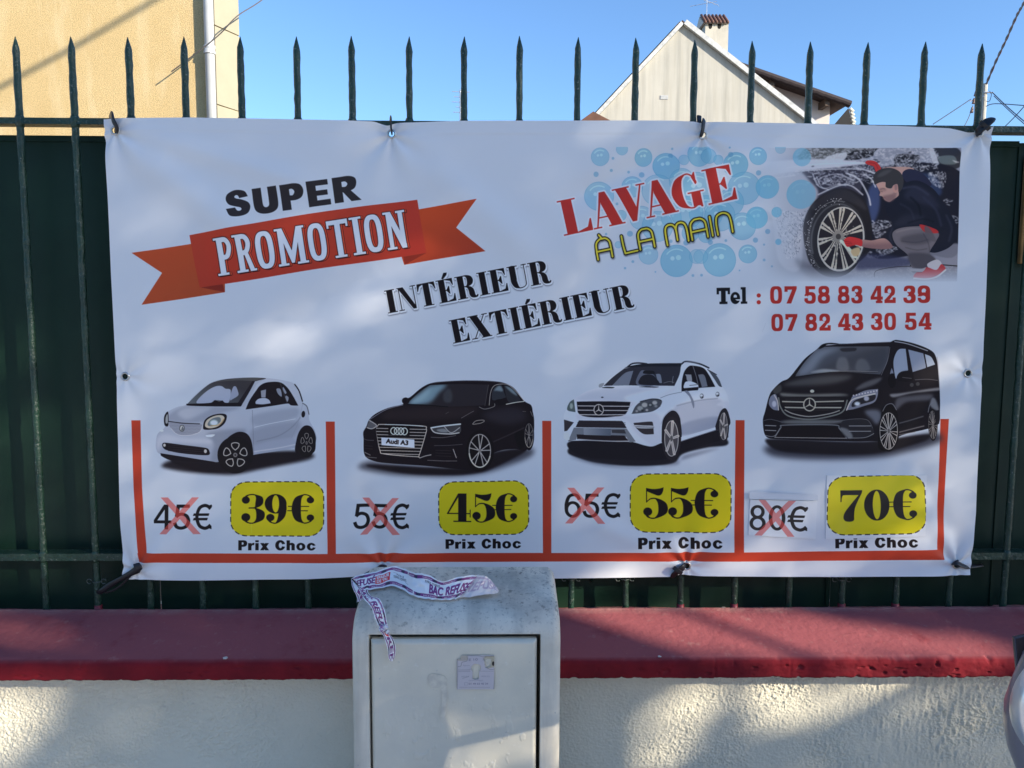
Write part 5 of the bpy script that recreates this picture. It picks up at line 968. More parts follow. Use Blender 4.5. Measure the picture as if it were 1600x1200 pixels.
def through(X0, Z0):
    T = np.full(X0.shape, .016)
    for cx, cz, rx, ry, a, t in LIT:
        dx, dz = X0-cx, Z0-cz; u = (dx*math.cos(a)+dz*math.sin(a))/rx; v = (-dx*math.sin(a)+dz*math.cos(a))/ry
        T = np.maximum(T, t*np.clip(1.45-(u*u+v*v), 0, 1)**.8)
    return T
tree = thing('added_shade_tree', 'unseen leafy tree added right of the viewpoint, its crown shaped to dapple the wall', 'tree', (7.7, -4.9, 0))
m_bark = pmat('bark', (.09, .07, .05), .95, var=.5, vscale=8, bump=.8, bscale=30, bdist=.02)
m_leaf = pmat('tree_leaves', (.05, .085, .03), .6, var=.5, vscale=2.0)
b = MB(); b.tube([(7.7, -4.9, -.1), (7.72, -4.95, 1), (7.8, -4.9, 2.2), (7.75, -4.85, 4), (7.7, -4.85, 5.8)], [.22, .18, .15, .10, .03], 12); b.obj('trunk', m_bark, tree, True)
for k in range(9):
    a = k*2.4; z = 2.2+.35*k; r = 1.9-.10*k
    b = MB(); b.tube([(7.75, -4.85, z), (7.75+math.cos(a)*r*.5, -4.85+math.sin(a)*r*.5, z+.4), (7.75+math.cos(a)*r, -4.85+math.sin(a)*r, z+1.0)], [.05, .03, .01], 7); b.obj('limb', m_bark, tree, True)
n = 66000; cen = Vector((0.15, -.2, 1.2))+SUN*9.5; RC = 1.65
U = rnd.normal(size=(n, 3)); U /= np.linalg.norm(U, axis=1)[:, None]; U *= rnd.uniform(0, 1, n)[:, None]**(1/3)
P = np.array(cen)+U*RC; X0, Z0 = plane0(P)
# leaf cover of the sunbeam through each leaf, and how much of it the openings leave
p0 = np.stack([X0, 0*X0, Z0], 1)-np.array(cen); sv = np.array(SUN); dperp = np.linalg.norm(p0-(p0@sv)[:, None]*sv, axis=1)
tau = n*.00075/(4/3*math.pi*RC**3)*2*np.sqrt(np.clip(RC*RC-dperp**2, .01, None))
keep = rnd.uniform(0, 1, n) < -np.log(through(X0, Z0))/np.maximum(tau, .5)
P = P[keep]; n = len(P)
A = rnd.normal(size=(n, 3)); A /= np.linalg.norm(A, axis=1)[:, None]; B = np.cross(A, rnd.normal(size=(n, 3))); B /= np.linalg.norm(B, axis=1)[:, None]
s1 = rnd.uniform(.024, .038, (n, 1)); V = np.stack([P-A*s1*1.3, P+B*s1*.6, P+A*s1*1.3, P-B*s1*.6], 1).reshape(-1, 3)
me = bpy.data.meshes.new('crown'); me.vertices.add(4*n); me.vertices.foreach_set('co', V.astype(np.float32).ravel()); me.loops.add(4*n); me.loops.foreach_set('vertex_index', np.arange(4*n, dtype=np.int32))
me.polygons.add(n); me.polygons.foreach_set('loop_start', np.arange(0, 4*n, 4, dtype=np.int32)); me.polygons.foreach_set('loop_total', np.full(n, 4, dtype=np.int32)); me.update(calc_edges=True)
tag(link('crown', me, m_leaf, tree), kind='stuff')

# ------------------------------------------------------------------ unseen houses added across the street (behind the camera) to block the low sky
m_row = pmat('pale_street_render', (.60, .57, .52), .9, var=.2, vscale=1.0, bump=.3, bscale=20); m_win = pmat('street_window_glass', (.03, .04, .05), .08, spec=.6); m_rf = pmat('slate_roof', (.06, .065, .075), .6)
for (xa_, xb_, hgt_, lab_) in ((-30, -11, 6.5, 'long unseen grey brown house added across the street, far left behind the viewpoint'), (-10.4, 8.6, 6.2, 'unseen grey brown house added across the street, straight behind the viewpoint'), (12, 34, 6.4, 'unseen grey brown house added across the street, beyond the added tree')):
    hs = thing('added_street_house', lab_, 'house', ((xa_+xb_)/2, -21, 0), 'unseen houses added across the street')
    MB().box(xa_, -29, 0, xb_, -21, hgt_).obj('wall', m_row, hs); MB().add([(xa_-.3, -20.6, hgt_), (xb_+.3, -20.6, hgt_), (xb_+.3, -25, hgt_+2.4), (xa_-.3, -25, hgt_+2.4), (xa_-.3, -29.4, hgt_), (xb_+.3, -29.4, hgt_)], [(0, 1, 2, 3), (3, 2, 5, 4), (0, 3, 4), (1, 5, 2)]).obj('roof', m_rf, hs)
    x_ = xa_+1.2
    while x_+1.2 < xb_-.6:
        for z_ in (1.0, 4.0): MB().box(x_, -21.02, z_, x_+1.1, -20.96, z_+1.5).obj('window', m_win, hs)
        x_ += 2.9
# ------------------------------------------------------------------ yellow rendered building behind the fence, left
YB = 5.0
bld = thing('apartment_building', 'sunlit yellow rendered building with white downpipe, behind left end of the fence', 'building', (-6, YB, 0))
m_yel = pmat('yellow_render', (.74, .55, .27), .95, var=.28, vscale=90, bump=.9, bscale=160, bdist=.01, lo=.38, hi=.55)
overlay(m_yel, (.58, .40, .17), .8, .42, .75, amount=.7); overlay(m_yel, (.80, .66, .40), 2.2, .5, .7, stretch=(2, 1, .5), amount=.5, seed=4)
m_pale = pmat('pale_render', (.38, .345, .25), .9, var=.06, vscale=6, bump=.2, bscale=90)
c0 = at(325, 100, YB); c1 = at(336, 100, YB)
ex, ey = c1.x+.30*.4226/.745*1.0, YB+.30*.906/.745
# front wall, corner pilaster, flanks
b = MB(); b.add([(-14, YB, 0), (c1.x, YB, 0), (c1.x, YB, 11), (-14, YB, 11)], [(0, 1, 2, 3)])
b.add([(-14, YB, 0), (-14, YB+7, 0), (-14, YB+7, 11), (-14, YB, 11)], [(0, 1, 2, 3)]); b.add([(-14, YB+7, 0), (c1.x-2.4, YB+7, 0), (c1.x-2.4, YB+7, 11), (-14, YB+7, 11)], [(0, 1, 2, 3)]); b.add([(-14, YB, 11), (c1.x, YB, 11), (c1.x-2.4, YB+7, 11), (-14, YB+7, 11)], [(0, 1, 2, 3)])
b.obj('wall', m_yel, bld)
e_ = Vector((ex, ey, 0)); bk = Vector((c1.x-2.4, YB+7, 0))
# find the visible end of the chamfered corner: runs 25 degrees right of straight back
t_e = .30
d25 = Vector((.4226, .906, 0))
for _ in range(200):
    q = Vector((c1.x, YB, 4))+d25*t_e; v = q-Vector(CAM); px = 800+F_PX*v.dot(AX_R)/v.dot(AX_F)
    if px >= 373: break
    t_e += .004
e_ = Vector((c1.x, YB, 0))+d25*t_e
b = MB(); rows = 12; hh = 11.0/16
for k in range(16):                              # pale corner courses with recessed joints
    z0, z1 = k*hh+.006, (k+1)*hh-.006
    bb = MB(); p, q = Vector((c1.x, YB-.004, 0)), e_
    nrm = Vector((.906, -.4226, 0))*.012
    bb.add([p+Vector((0, 0, z0)), q+Vector((0, 0, z0)), q+Vector((0, 0, z1)), p+Vector((0, 0, z1)), p+nrm+Vector((0, 0, z0)), q+nrm+Vector((0, 0, z0)), q+nrm+Vector((0, 0, z1)), p+nrm+Vector((0, 0, z1))],
           [(0, 1, 2, 3), (4, 5, 6, 7), (0, 4, 5, 1), (1, 5, 6, 2), (2, 6, 7, 3), (3, 7, 4, 0)])
    bb.obj('quoin', m_pale, bld)
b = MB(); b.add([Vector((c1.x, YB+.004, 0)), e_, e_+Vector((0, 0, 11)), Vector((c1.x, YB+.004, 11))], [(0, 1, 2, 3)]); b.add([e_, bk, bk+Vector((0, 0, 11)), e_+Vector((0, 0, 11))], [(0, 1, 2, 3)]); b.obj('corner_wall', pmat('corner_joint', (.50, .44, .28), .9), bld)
m_pipe = pmat('white_pvc_pipe', (.55, .57, .58), .35, var=.1, vscale=8)
pp = at(328, 100, YB-.05); pipe = MB(); pipe.tube([(pp.x, YB-.046, .1), (pp.x, YB-.046, 11)], .042, 20); po = pipe.obj('downpipe', m_pipe, bld, True)
for py in (78, 560):
    z = at(327, py, YB-.05).z; k = MB(); k.tube([(pp.x, YB-.048, z-.035), (pp.x, YB-.048, z-.012), (pp.x, YB-.048, z-.011), (pp.x, YB-.048, z+.011), (pp.x, YB-.048, z+.012), (pp.x, YB-.048, z+.035)], [.050, .050, .046, .046, .050, .050], 20); k.obj('pipe_collar', m_pipe, po, False)
# window openings off to the left, out of the picture, so the facade is a facade
m_glass = pmat('dark_window_glass', (.03, .04, .05), .08, spec=.6); m_frame = pmat('window_frame_white', (.75, .75, .73), .5)
for wx in (-12.2, -9.6):
    for wz in (1.2, 4.2, 7.2):
        w = MB().box(wx, YB-.05, wz, wx+1.1, YB+.02, wz+1.4).obj('window', m_frame, bld); MB().box(wx+.07, YB-.06, wz+.07, wx+1.03, YB-.045, wz+1.33).obj('pane', m_glass, w)

# ------------------------------------------------------------------ white gabled house
YH = 18.0
house = thing('gabled_house', 'cream rendered gable house with a tall chimney, behind the fence on the right', 'house', (at(1090, 190, YH).x, YH, 0))
m_gable = pmat('cream_render', (.52, .50, .44), .95, var=.10, vscale=.9, bump=.2, bscale=20)
overlay(m_gable, (.27, .265, .235), 1.6, .50, .70, stretch=(3.2, 1, .16), amount=.55); overlay(m_gable, (.40, .37, .30), 4, .45, .75, stretch=(2.5, 1, .15), amount=.5, seed=3)
m_trim = pmat('grey_white_verge', (.66, .67, .66), .7, var=.35, vscale=7)
m_tile = pmat('brown_roof_tiles', (.06, .038, .034), .8, var=.5, vscale=12, bump=.5, bscale=30, bdist=.02)
ap = at(1067, 40, YH); L0 = at(925, 192, YH); R0 = at(1266, 196, YH)
sl = (ap.z-L0.z)/(ap.x-L0.x); sr_ = (ap.z-R0.z)/(R0.x-ap.x); zb = 2.2
Lx = ap.x-(ap.z-zb)/sl; Rx = ap.x+(ap.z-zb)/sr_
bw = MB(); bw.add([(Lx, YH, 0), (Rx, YH, 0), (Rx, YH, zb), (ap.x, YH, ap.z), (Lx, YH, zb)], [(0, 1, 2, 3, 4)])
bw.add([(Lx, YH, 0), (Lx, YH+9, 0), (Lx, YH+9, zb), (Lx, YH, zb)], [(0, 1, 2, 3)]); bw.add([(Rx, YH, 0), (Rx, YH+9, 0), (Rx, YH+9, zb), (Rx, YH, zb)], [(0, 1, 2, 3)]); bw.obj('wall', m_gable, house)
def slab(x0, z0, x1, z1, y0, y1, th, name, m, parent):
    d = Vector((x1-x0, 0, z1-z0)).normalized(); nn = Vector((-d.z, 0, d.x)); nn = nn if nn.z > 0 else -nn; o = nn*th
    return MB().add([(x0, y0, z0), (x1, y0, z1), (x1+o.x, y0, z1+o.z), (x0+o.x, y0, z0+o.z), (x0, y1, z0), (x1, y1, z1), (x1+o.x, y1, z1+o.z), (x0+o.x, y1, z0+o.z)], [(0, 1, 2, 3), (4, 5, 6, 7), (0, 4, 5, 1), (1, 5, 6, 2), (2, 6, 7, 3), (3, 7, 4, 0)]).obj(name, m, parent)
slab(ap.x, ap.z+.01, Lx-.2, zb-.2*sl+.01, YH-.10, YH+9, .09, 'roof', m_trim, house); rr = slab(ap.x, ap.z+.01, Rx+.2, zb-.2*sr_+.01, YH-.12, YH+9, .12, 'roof', m_trim, house)
slab(ap.x, ap.z+.14, Lx-.2, zb-.2*sl+.14, YH+.2, YH+9, .05, 'tile_covering', m_tile, house); slab(ap.x, ap.z+.17, Rx+.2, zb-.2*sr_+.17, YH+.2, YH+9, .05, 'tile_covering', m_tile, house)
vn = at(1038, 152, YH-.02); vent = MB().box(vn.x-.1, YH-.012, vn.z-.05, vn.x+.1, YH-.003, vn.z+.05).obj('air_vent', pmat('vent_grey', (.45, .46, .47), .6), house)
for k in range(4): MB().box(vn.x-.09, YH-.018, vn.z-.04+k*.022, vn.x+.09, YH-.0135, vn.z-.03+k*.022).obj('slat', m_trim, vent)
# chimney with tiled cap
YC = 19.5; c_l, c_r = at(1101, 85, YC), at(1137, 85, YC); ctop = at(1118, 38, YC).z; cbot = at(1118, 110, YC).z-1.0
m_chim = pmat('chimney_render', (.60, .56, .47), .9, var=.2, vscale=2, bump=.2, bscale=30); overlay(m_chim, (.28, .28, .25), 4, .5, .8, stretch=(3, 1, .4), amount=.5)
ch = MB().box(c_l.x, YC, cbot, c_r.x, YC+.75, ctop).obj('chimney', m_chim, house)
m_hole = pmat('flue_shade', (.015, .014, .013), .95)  # near-black plates paint the shade inside the flue openings
for px in (1110, 1124):
    q = at(px, 39, YC); w = .05
    pts = [(q.x-w, q.z+.05), (q.x+w, q.z+.05)]+[(q.x+w*math.cos(a), q.z-.03+.075*math.sin(a)) for a in [math.radians(-d) for d in range(0, 181, 20)]]
    MB().prism(pts, YC-.004, YC+.01).obj('flue_opening', m_hole, ch)
zc = at(1118, 37, YC).z; zt = at(1118, 24, YC).z; cx0, cx1 = at(1098, 30, YC).x, at(1139, 30, YC).x
MB().add([(cx0, YC-.06, zc), (cx1, YC-.06, zc), (cx1, YC+.38, zt+.1), (cx0, YC+.38, zt+.1), (cx1, YC+.81, zc), (cx0, YC+.81, zc)], [(0, 1, 2, 3), (3, 2, 4, 5), (0, 3, 5), (1, 4, 2), (0, 5, 4, 1)]).obj('chimney_cap', pmat('cap_mortar', (.6, .56, .5), .9), ch)
m_terr = pmat('terracotta', (.19, .095, .075), .8, var=.3, vscale=20)
for k in range(7):
    x = cx0+(cx1-cx0)*(k+.5)/7; MB().tube([(x-.0, YC-.10, zc+.01), (x, YC+.36, zt+.13)], .038, 10).obj('cap_tile', m_terr, ch, True)
# antenna on the chimney
m_alu = pmat('weathered_aluminium', (.55, .57, .60), .4, metal=.8)
an = thing('tv_antenna', 'thin aluminium television antenna standing on top of the house chimney', 'antenna', (at(1104, 24, YC).x, YC+.3, zt))
ax = at(1104, 24, YC+.3); atp = at(1104, -14, YC+.3); MB().tube([(ax.x, YC+.3, zt), (ax.x, YC+.3, atp.z)], .014, 6).obj('mast', m_alu, an)
MB().tube([at(1085, -6, YC+.3), at(1122, 8, YC+.3)], .008, 5).obj('boom', m_alu, an)
for k in range(6):
    f = k/5; p, q = at(1085+37*f, -6+14*f, YC+.05), at(1087+37*f, -3+14*f, YC+.6); MB().tube([p, q], .006, 4).obj('element', m_alu, an)
p, q = at(1078, 10, YC+.3), at(1120, 2, YC+.3)
MB().tube([p, q], .007, 5).obj('element', m_alu, an)
# rear wing with brown tiled verge
YW = 20.5
wing = thing('rear_house_wing', 'pinkish rendered wing with brown tiled verge, right behind the gable house', 'house', (at(1250, 190, YW).x, YW, 0))
m_pink = pmat('pinkish_render', (.72, .64, .60), .95, var=.10, vscale=2, bump=.2, bscale=25)
pa, pb, pc = at(1130, 104, YW), at(1297, 164, YW), at(1297, 230, YW)
MB().add([(pa.x, YW, 0), (pb.x, YW, 0), (pb.x, YW, pb.z), (pa.x, YW, pa.z)], [(0, 1, 2, 3)]).add([(pb.x, YW, 0), (pb.x, YW+7, 0), (pb.x, YW+7, pb.z), (pb.x, YW, pb.z)], [(0, 1, 2, 3)]).obj('wall', m_pink, wing)
YV = YW-.55; va, vb = at(1118, 90, YV), at(1327, 163, YV)
dv = (vb-va).normalized(); nv = Vector((-dv.z, 0, dv.x)); nv = nv if nv.z > 0 else -nv
rf = MB().add([va, vb, vb+nv*.05, va+nv*.05, va+Vector((0, 8, 0)), vb+Vector((0, 8, 0)), vb+Vector((0, 8, 0))+nv*.05, va+Vector((0, 8, 0))+nv*.05], [(0, 1, 2, 3), (4, 5, 6, 7), (0, 4, 5, 1), (1, 5, 6, 2), (2, 6, 7, 3), (3, 7, 4, 0)]).obj('roof', m_tile, wing)
m_verge = pmat('dark_brown_verge_tile', (.034, .021, .022), .75, var=.35, vscale=10)
L_ = (vb-va).length; nt_ = 15
for k in range(nt_):
    p = va+dv*(L_*k/nt_); q = va+dv*(L_*(k+1.08)/nt_); o = nv*.02
    MB().tube([p+o, q+o-nv*.015], [.088, .102], 10, up=(0, 0, 1)).obj('verge_tile', m_verge, rf, False)
m_wood = pmat('dark_timber', (.10, .07, .05), .8)
for px, py in ((1206, 131), (1292, 160)):
    q = at(px, py, YV+.1); MB().box(q.x-.06, YV+.05, q.z-.10, q.x+.06, YW, q.z+.10).obj('rafter', m_wood, wing)
m_lt = pmat('pale_eave_boards', (.62, .60, .50), .7, var=.15, vscale=6)
ea, eb = at(1326, 166, YV), at(1336, 205, YV)
ev = MB().add([(vb.x-.55, YW, pb.z-1.0), (vb.x-.02, YV, vb.z-.10), (vb.x+.22, YV, vb.z-.9), (vb.x-.40, YW, pb.z-1.7)], [(0, 1, 2, 3)]).obj('eave_soffit', pmat('soffit_timber', (.30, .24, .17), .8), wing)  # soffit boards in one even brown
for k in range(8):
    p = Vector((vb.x+.02+.02*k, YV, vb.z-.12-.1*k)); MB().tube([p, p+Vector((.10, .0, -.09))], .05, 8).obj('eave_tile', m_lt, wing)
# small brown roof at left of the gable
sh_ = thing('garden_shed', 'small brown pitched roof peeking over the banner left of the cream gable', 'shed', (at(928, 188, 14).x, 14, 0))
q0, q1, q2 = at(905, 190, 14), at(927, 174, 14), at(962, 192, 14)
m_shed = pmat('rusty_brown_sheet', (.16, .075, .05), .8, var=.3, vscale=6)
MB().prism([(q0.x-.5, q0.z-.36), (q1.x, q1.z), (q2.x+.5, q2.z-.26), (q2.x+.3, q2.z-.4), (q0.x-.3, q0.z-.5)], 14, 17).obj('roof', m_shed, sh_); MB().box(q0.x-.2, 14.1, 0, q2.x+.2, 16.8, q0.z-.42).obj('wall', m_shed, sh_)
# second, far antenna
fa = thing('rooftop_antenna', 'tiny distant antenna mast in the sky left of the ninth fence spike', 'antenna', (at(719, 190, 40).x, 40, 0))
p = at(719, 140, 40); MB().tube([(p.x, 40, 0), (p.x, 40, p.z)], .05, 6).obj('mast', m_alu, fa)
for k, (a, c) in enumerate(((706, 734), (709, 728), (706, 730), (712, 727), (708, 726))):
    y = 143+k*8; MB().tube([at(a, y, 40), at(c, y+1, 40)], .025, 4).obj('element', m_alu, fa)
# ------------------------------------------------------------------ utility pole and wires, right
m_conc = pmat('concrete_pole', (.50, .48, .42), .85, var=.2, vscale=8); m_wire = pmat('black_cable', (.02, .02, .03), .5); m_wire2 = pmat('red_brown_cable', (.12, .03, .04), .5)
YP = 22.0; pl = thing('utility_pole', 'pale concrete utility pole mostly hidden behind the last fence spike', 'pole', (at(1539, 190, YP).x, YP, 0))
p = at(1538.5, 131, YP); MB().tube([(p.x, YP, 0), (p.x, YP, p.z)], [.10, .085], 10).obj('mast', m_conc, pl)
for (x, y) in ((1524, 150), (1521, 162), (1518, 176)):
    q = at(x, y, YP-.2); MB().tube([q, q+Vector((.02, 0, .16))], [.05, .03], 8).obj('insulator', pmat('insulator_brown', (.22, .12, .08), .4), pl)
MB().tube([at(1516, 158, YP-.2), at(1538, 150, YP-.1)], .02, 6).obj('bracket', m_alu, pl); MB().tube([at(1538, 144, YP-.1), at(1552, 145, YP-.1)], .02, 6).obj('bracket', m_alu, pl)
def wire(name, label, pts, r, m, group=None, sub=6):
    P = [at(*q) for q in pts]; Q = hermite_w([tuple(p) for p in P], sub); b = MB(); b.tube([Vector(q) for q in Q], r, 5); return tag(b.obj(name, m), label, 'cable', group)
tw = thing('twisted_power_cable', 'twisted red and blue power cable rising from the pole to the upper right corner', 'cable', tuple(at(1541, 132, 21)))
base = [at(1541, 131, 21.5), at(1556, 96, 18), at(1572, 62, 15), at(1588, 26, 12.5), at(1601, 2, 11), at(1625, -50, 8.5)]
Q = hermite_w([tuple(p) for p in base], 16)
for s in (0, 1):
    pts = []
    for i, q in enumerate(Q):
        sc_ = (q[1]+2.2)/F_PX; a = i*.55+s*math.pi; pts.append(Vector((q[0]+math.cos(a)*1.0*sc_, q[1], q[2]+math.sin(a)*1.0*sc_)))
    b = MB(); b.tube(pts, [(q[1]+2.2)/F_PX*1.15 for q in Q], 6); b.obj('strand', pmat('blue_grey_cable', (.05, .06, .11), .5) if s else m_wire2, tw, True)
G_ = 'thin wires at the utility pole'
wire('overhead_wire', 'thin wire running down left from the pole bracket', [(1517, 155, 21.8), (1490, 173, 21), (1458, 194, 20)], 0.0132, m_wire, G_)
wire('overhead_wire', 'short slack wire dropping beside the pole insulators', [(1520, 165, 21.8), (1513, 185, 21.6), (1504, 202, 21.4)], 0.0108, m_wire, G_)
wire('overhead_wire', 'upper of the wires crossing down to the right of the pole', [(1550, 144, 21.8), (1575, 168, 20), (1603, 192, 18)], 0.0144, m_wire, G_)
wire('overhead_wire', 'lower of the wires crossing down to the right of the pole', [(1553, 150, 21.8), (1578, 174, 20), (1603, 196, 18)], 0.0120, m_wire, G_)
wire('overhead_wire', 'nearly level wire leaving the pole to the right', [(1541, 166, 21.8), (1555, 162, 21), (1603, 165, 18)], 0.0132, m_wire, G_)
wire('overhead_wire', 'wire rising to the right edge from behind the rail', [(1570, 198, 20), (1586, 182, 19), (1603, 163, 18)], 0.0120, m_wire, G_)
wire('overhead_wire', 'looped jumper wire close to the pole head', [(1541, 158, 21.7), (1546, 158, 21.7), (1549, 148, 21.7), (1546, 142, 21.7)], 0.0096, m_wire, G_)
wire('building_cable', 'thin grey cable crossing the corner of the yellow building into the sky', [(268, 112, YB-.12), (316, 76, YB-.16), (345, 52, YB-.14), (371, 25, YB-.1), (412, -2, 5.4), (480, -60, 5.8)], .0055, pmat('grey_cable', (.10, .09, .085), .6))
S0, S1 = at(-60, 169, YB), at(300, -34, YB)      # cable strung off the building, above the picture; its shadow crosses the facade
b = MB(); b.tube([S0+SUN*8.0, (S0+S1)/2+SUN*8.0+Vector((0, 0, -.02)), S1+SUN*8.0], .024, 6); tag(b.obj('street_cable', m_wire), 'thick black cable strung above the yellow building', 'cable')

# ------------------------------------------------------------------ low wall with coping
YF = -.254                                       # front face of the coping
wall = thing('garden_wall', 'low cream roughcast wall with dark red painted concrete coping', 'wall', (0, 0, 0))
m_stuc = pmat('cream_roughcast', (.80, .745, .59), .95, var=.10, vscale=3, bump=.35, bscale=420, bdist=.0015)
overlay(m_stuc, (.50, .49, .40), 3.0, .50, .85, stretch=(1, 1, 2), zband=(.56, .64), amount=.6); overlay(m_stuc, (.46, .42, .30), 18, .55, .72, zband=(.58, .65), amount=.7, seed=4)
YS = YF+.108
x0w, x1w = -1.9, 2.0; zt_w = .645
nx, nz = 2100, 196                               # roughcast in real relief where it is near
xs = np.linspace(x0w, x1w, nx); zs = np.linspace(.29, zt_w, nz); Xg, Zg = np.meshgrid(xs, zs)
H = vnoise(nx, nz, 2.9, 1, 2, (1.25, 1))*1.1+vnoise(nx, nz, 1.5, 2)*1.0
dens = np.clip(vnoise(nx, nz, 90, 3, 2)*1.2+.75, .35, 1.25); right = np.clip((Xg-.2)/.8, 0, 1); dens *= (.75+.55*right)*np.clip((zt_w-.02-Zg)/.05, .25, 1)
drip = vnoise(nx, nz, 4.0, 5, 1, (1, 3.5)); H = H*(1-.5*np.clip((Xg-.85)/.25, 0, 1)*np.clip((1.4-Xg)/.2, 0, 1))+drip*np.clip((Xg-.85)/.25, 0, 1)*np.clip((1.5-Xg)/.2, 0, 1)*.9
Yg = YS-.0025*dens*np.maximum(H, -.6)-.002*vnoise(nx, nz, 160, 6, 2)
link('render_face', grid_mesh('render_face', Xg, Yg, Zg), m_stuc, wall)
MB().box(-14, YS+.004, 0, 14, .30, zt_w-.012).obj('wall_core', m_stuc, wall)
m_cop = pmat('dark_red_coping_paint', (.24, .015, .022), .78, spec=.12, var=.35, vscale=9, bump=.7, bscale=90, bdist=.002, col2=(.15, .012, .018))
overlay(m_cop, (.35, .10, .105), 9, .10, .45, zband=(-.251, -.236), axis=1, amount=.95, seed=1)
overlay(m_cop, (.34, .095, .10), 2.6, .42, .70, zband=(-.25, -.2), axis=1, amount=.7, seed=6); overlay(m_cop, (.44, .22, .19), 34, .60, .72, zband=(-.25, -.235), axis=1, amount=.5, seed=2)
overlay(m_cop, (.42, .24, .20), 14, .35, .6, zband=(-.040, -.010), axis=1, amount=.7, seed=9)
seam = at(1118, 1045, YF).x
ZB = at(800, 949.5, -.012).z                    # height of the coping's back edge, where the bars stand
def ctop(y): return ZB-min(.034, (y+.012)*1.6) if y > -.012 else ZB-.004+(ZB-.004-.684)*(y+.012)/.223
def coping(xa, xb, seed):
    """one cast coping slab: sloping top, chipped front arris, rough front face"""
    n = int((xb-xa)/.0035); prof = [(.115, ZB-.034), (.080, ZB-.034)]+[(y, ctop(y)) for y in np.linspace(.06, -.235, 84)]
    zf = prof[-1][1]; prof += [(-.245, zf-.0015), (-.2515, zf-.006), (YF, zf-.012)]+[(YF, z) for z in np.linspace(zf-.016, .636, 16)]+[(YF+.004, .631), (YF+.02, .630), (YS+.02, .630)]
    pr = np.array(prof); xs = np.linspace(xa, xb, n); X = np.tile(xs, (len(pr), 1)); Y = np.tile(pr[:, :1], (1, n)); Z = np.tile(pr[:, 1:], (1, n))
    h, w = X.shape; top = ((pr[:, 0] > -.235) & (pr[:, 1] > .66))[:, None]; fr = (pr[:, 0] < -.236)[:, None]
    Z = Z+top*(.0032*vnoise(w, h, 60, seed, 3)+.0006*vnoise(w, h, 4, seed+1, 2))
    rough = np.clip((xs-.25)/.5, .4, 1.0)[None, :]*1.5; nz_ = vnoise(w, h, 7, seed+2, 3); pit = np.clip(vnoise(w, h, 5, seed+3, 2)-.42, 0, 1)*3.2
    Y = Y+fr*(.0018*nz_*rough+.0065*pit*rough+.0022*vnoise(w, h, 110, seed+4, 2)); edge = np.exp(-((pr[:, 1]-.681)/.006)**2)[:, None]*fr
    chips = np.clip(vnoise(w, h, 9, seed+5, 2)-.15, 0, 1)*rough; Z = Z-edge*chips*.008; Y = Y+fr*(.003*np.exp(-((X-seam)/.0022)**2)+.0012*np.exp(-((X-seam-.2)/.002)**2)); low = np.exp(-((pr[:, 1]-.634)/.006)**2)[:, None]*fr; Z = Z+low*.003*vnoise(w, h, 5, seed+6, 3)
    lip = np.clip((.0-X)/.1, 0, 1)*np.exp(-((pr[:, 1]-.676)/.0035)**2)[:, None]*fr; Y = Y+lip*.005*(.6+.4*vnoise(w, h, 20, seed+7, 2))
    return link('coping_slab', grid_mesh('coping_slab', X, Y, Z), m_cop, wall)
coping(-1.95, 2.05, 21)
for a, c in ((-8, -1.953), (2.053, 8)): MB().box(a, YF, .63, c, .115, .69).obj('coping_slab', m_cop, wall)
m_chip = pmat('pale_grit', (.62, .56, .50), .8)
for (px, py, s) in ((1129, 992, .0062), (1032, 973, .0036), (1189, 991, .0034), (350, 957, .0055)):
    q = at(px, py, -.12); 
    lo, hi = -.24, .06
    for _ in range(24):
        md = (lo+hi)/2; q = at(px, py, md)
        if q.z > ctop(md)+.002: lo, hi = lo, md
        else: lo, hi = md, hi
        q = at(px, py, md)
    bm = bmesh.new(); bmesh.ops.create_icosphere(bm, subdivisions=2, radius=s)
    for v in bm.verts: v.co *= 1+random.uniform(-.25, .25); v.co.z *= .55; v.co.x *= 1.3
    me = bpy.data.meshes.new('paint_flake'); bm.to_mesh(me); bm.free(); o = link('paint_flake', me, m_chip); o.location = (q.x, q.y, ctop(q.y)+.003)
    tag(o, {1129: 'largest pale flake lying mid coping right of the cabinet', 1032: 'small pale flake nearest the cabinet on the coping', 1189: 'small pale flake right of the largest one', 350: 'pale pebble at the foot of the panel on the left coping'}[px], 'flake', 'pale flakes lying on the red coping')

# ------------------------------------------------------------------ fence
fence = thing('metal_fence', 'dark green steel fence of spiked bars in front of sheet metal panels', 'fence', (0, .02, .70))
m_grn = pmat('dark_green_fence_paint', (.018, .055, .034), .40, spec=.5, var=.4, vscale=12, bump=1.0, bscale=95, bdist=.004)
overlay(m_grn, (.16, .18, .15), 130, .60, .66, amount=.8); overlay(m_grn, (.05, .075, .055), 25, .5, .7, amount=.5, seed=3); 
m_pan = pmat('green_sheet_metal', (.0095, .034, .020), .45, spec=.28, var=.25, vscale=4, bump=.15, bscale=25, bdist=.002)
overlay(m_pan, (.024, .044, .032), 3, .5, .75, stretch=(1, 1, .3), amount=.5); overlay(m_pan, (.10, .12, .10), 120, .70, .74, amount=.4, seed=5)
tops = [24, 111, 200, 287, 375, 463, 549, 639, 725, 812, 903, 994, 1086, 1176, 1267, 1356, 1446, 1535]
tipy = [57, 57, 58, 57, 57, 57, 56, 57, 57, 56, 58, 59, 62, 64, 65, 66, 65, 68]
bars = [(at(x, 62, .012).x, at(x, y, .012).z) for x, y in zip(tops, tipy)]
bars = [(bars[0][0]-.1625*k, bars[0][1]) for k in (1, 2)]+bars+[(bars[-1][0]+.166*k, bars[-1][1]) for k in range(1, 16)]+[(bars[0][0]-.1625*k, bars[0][1]) for k in range(3, 16)]
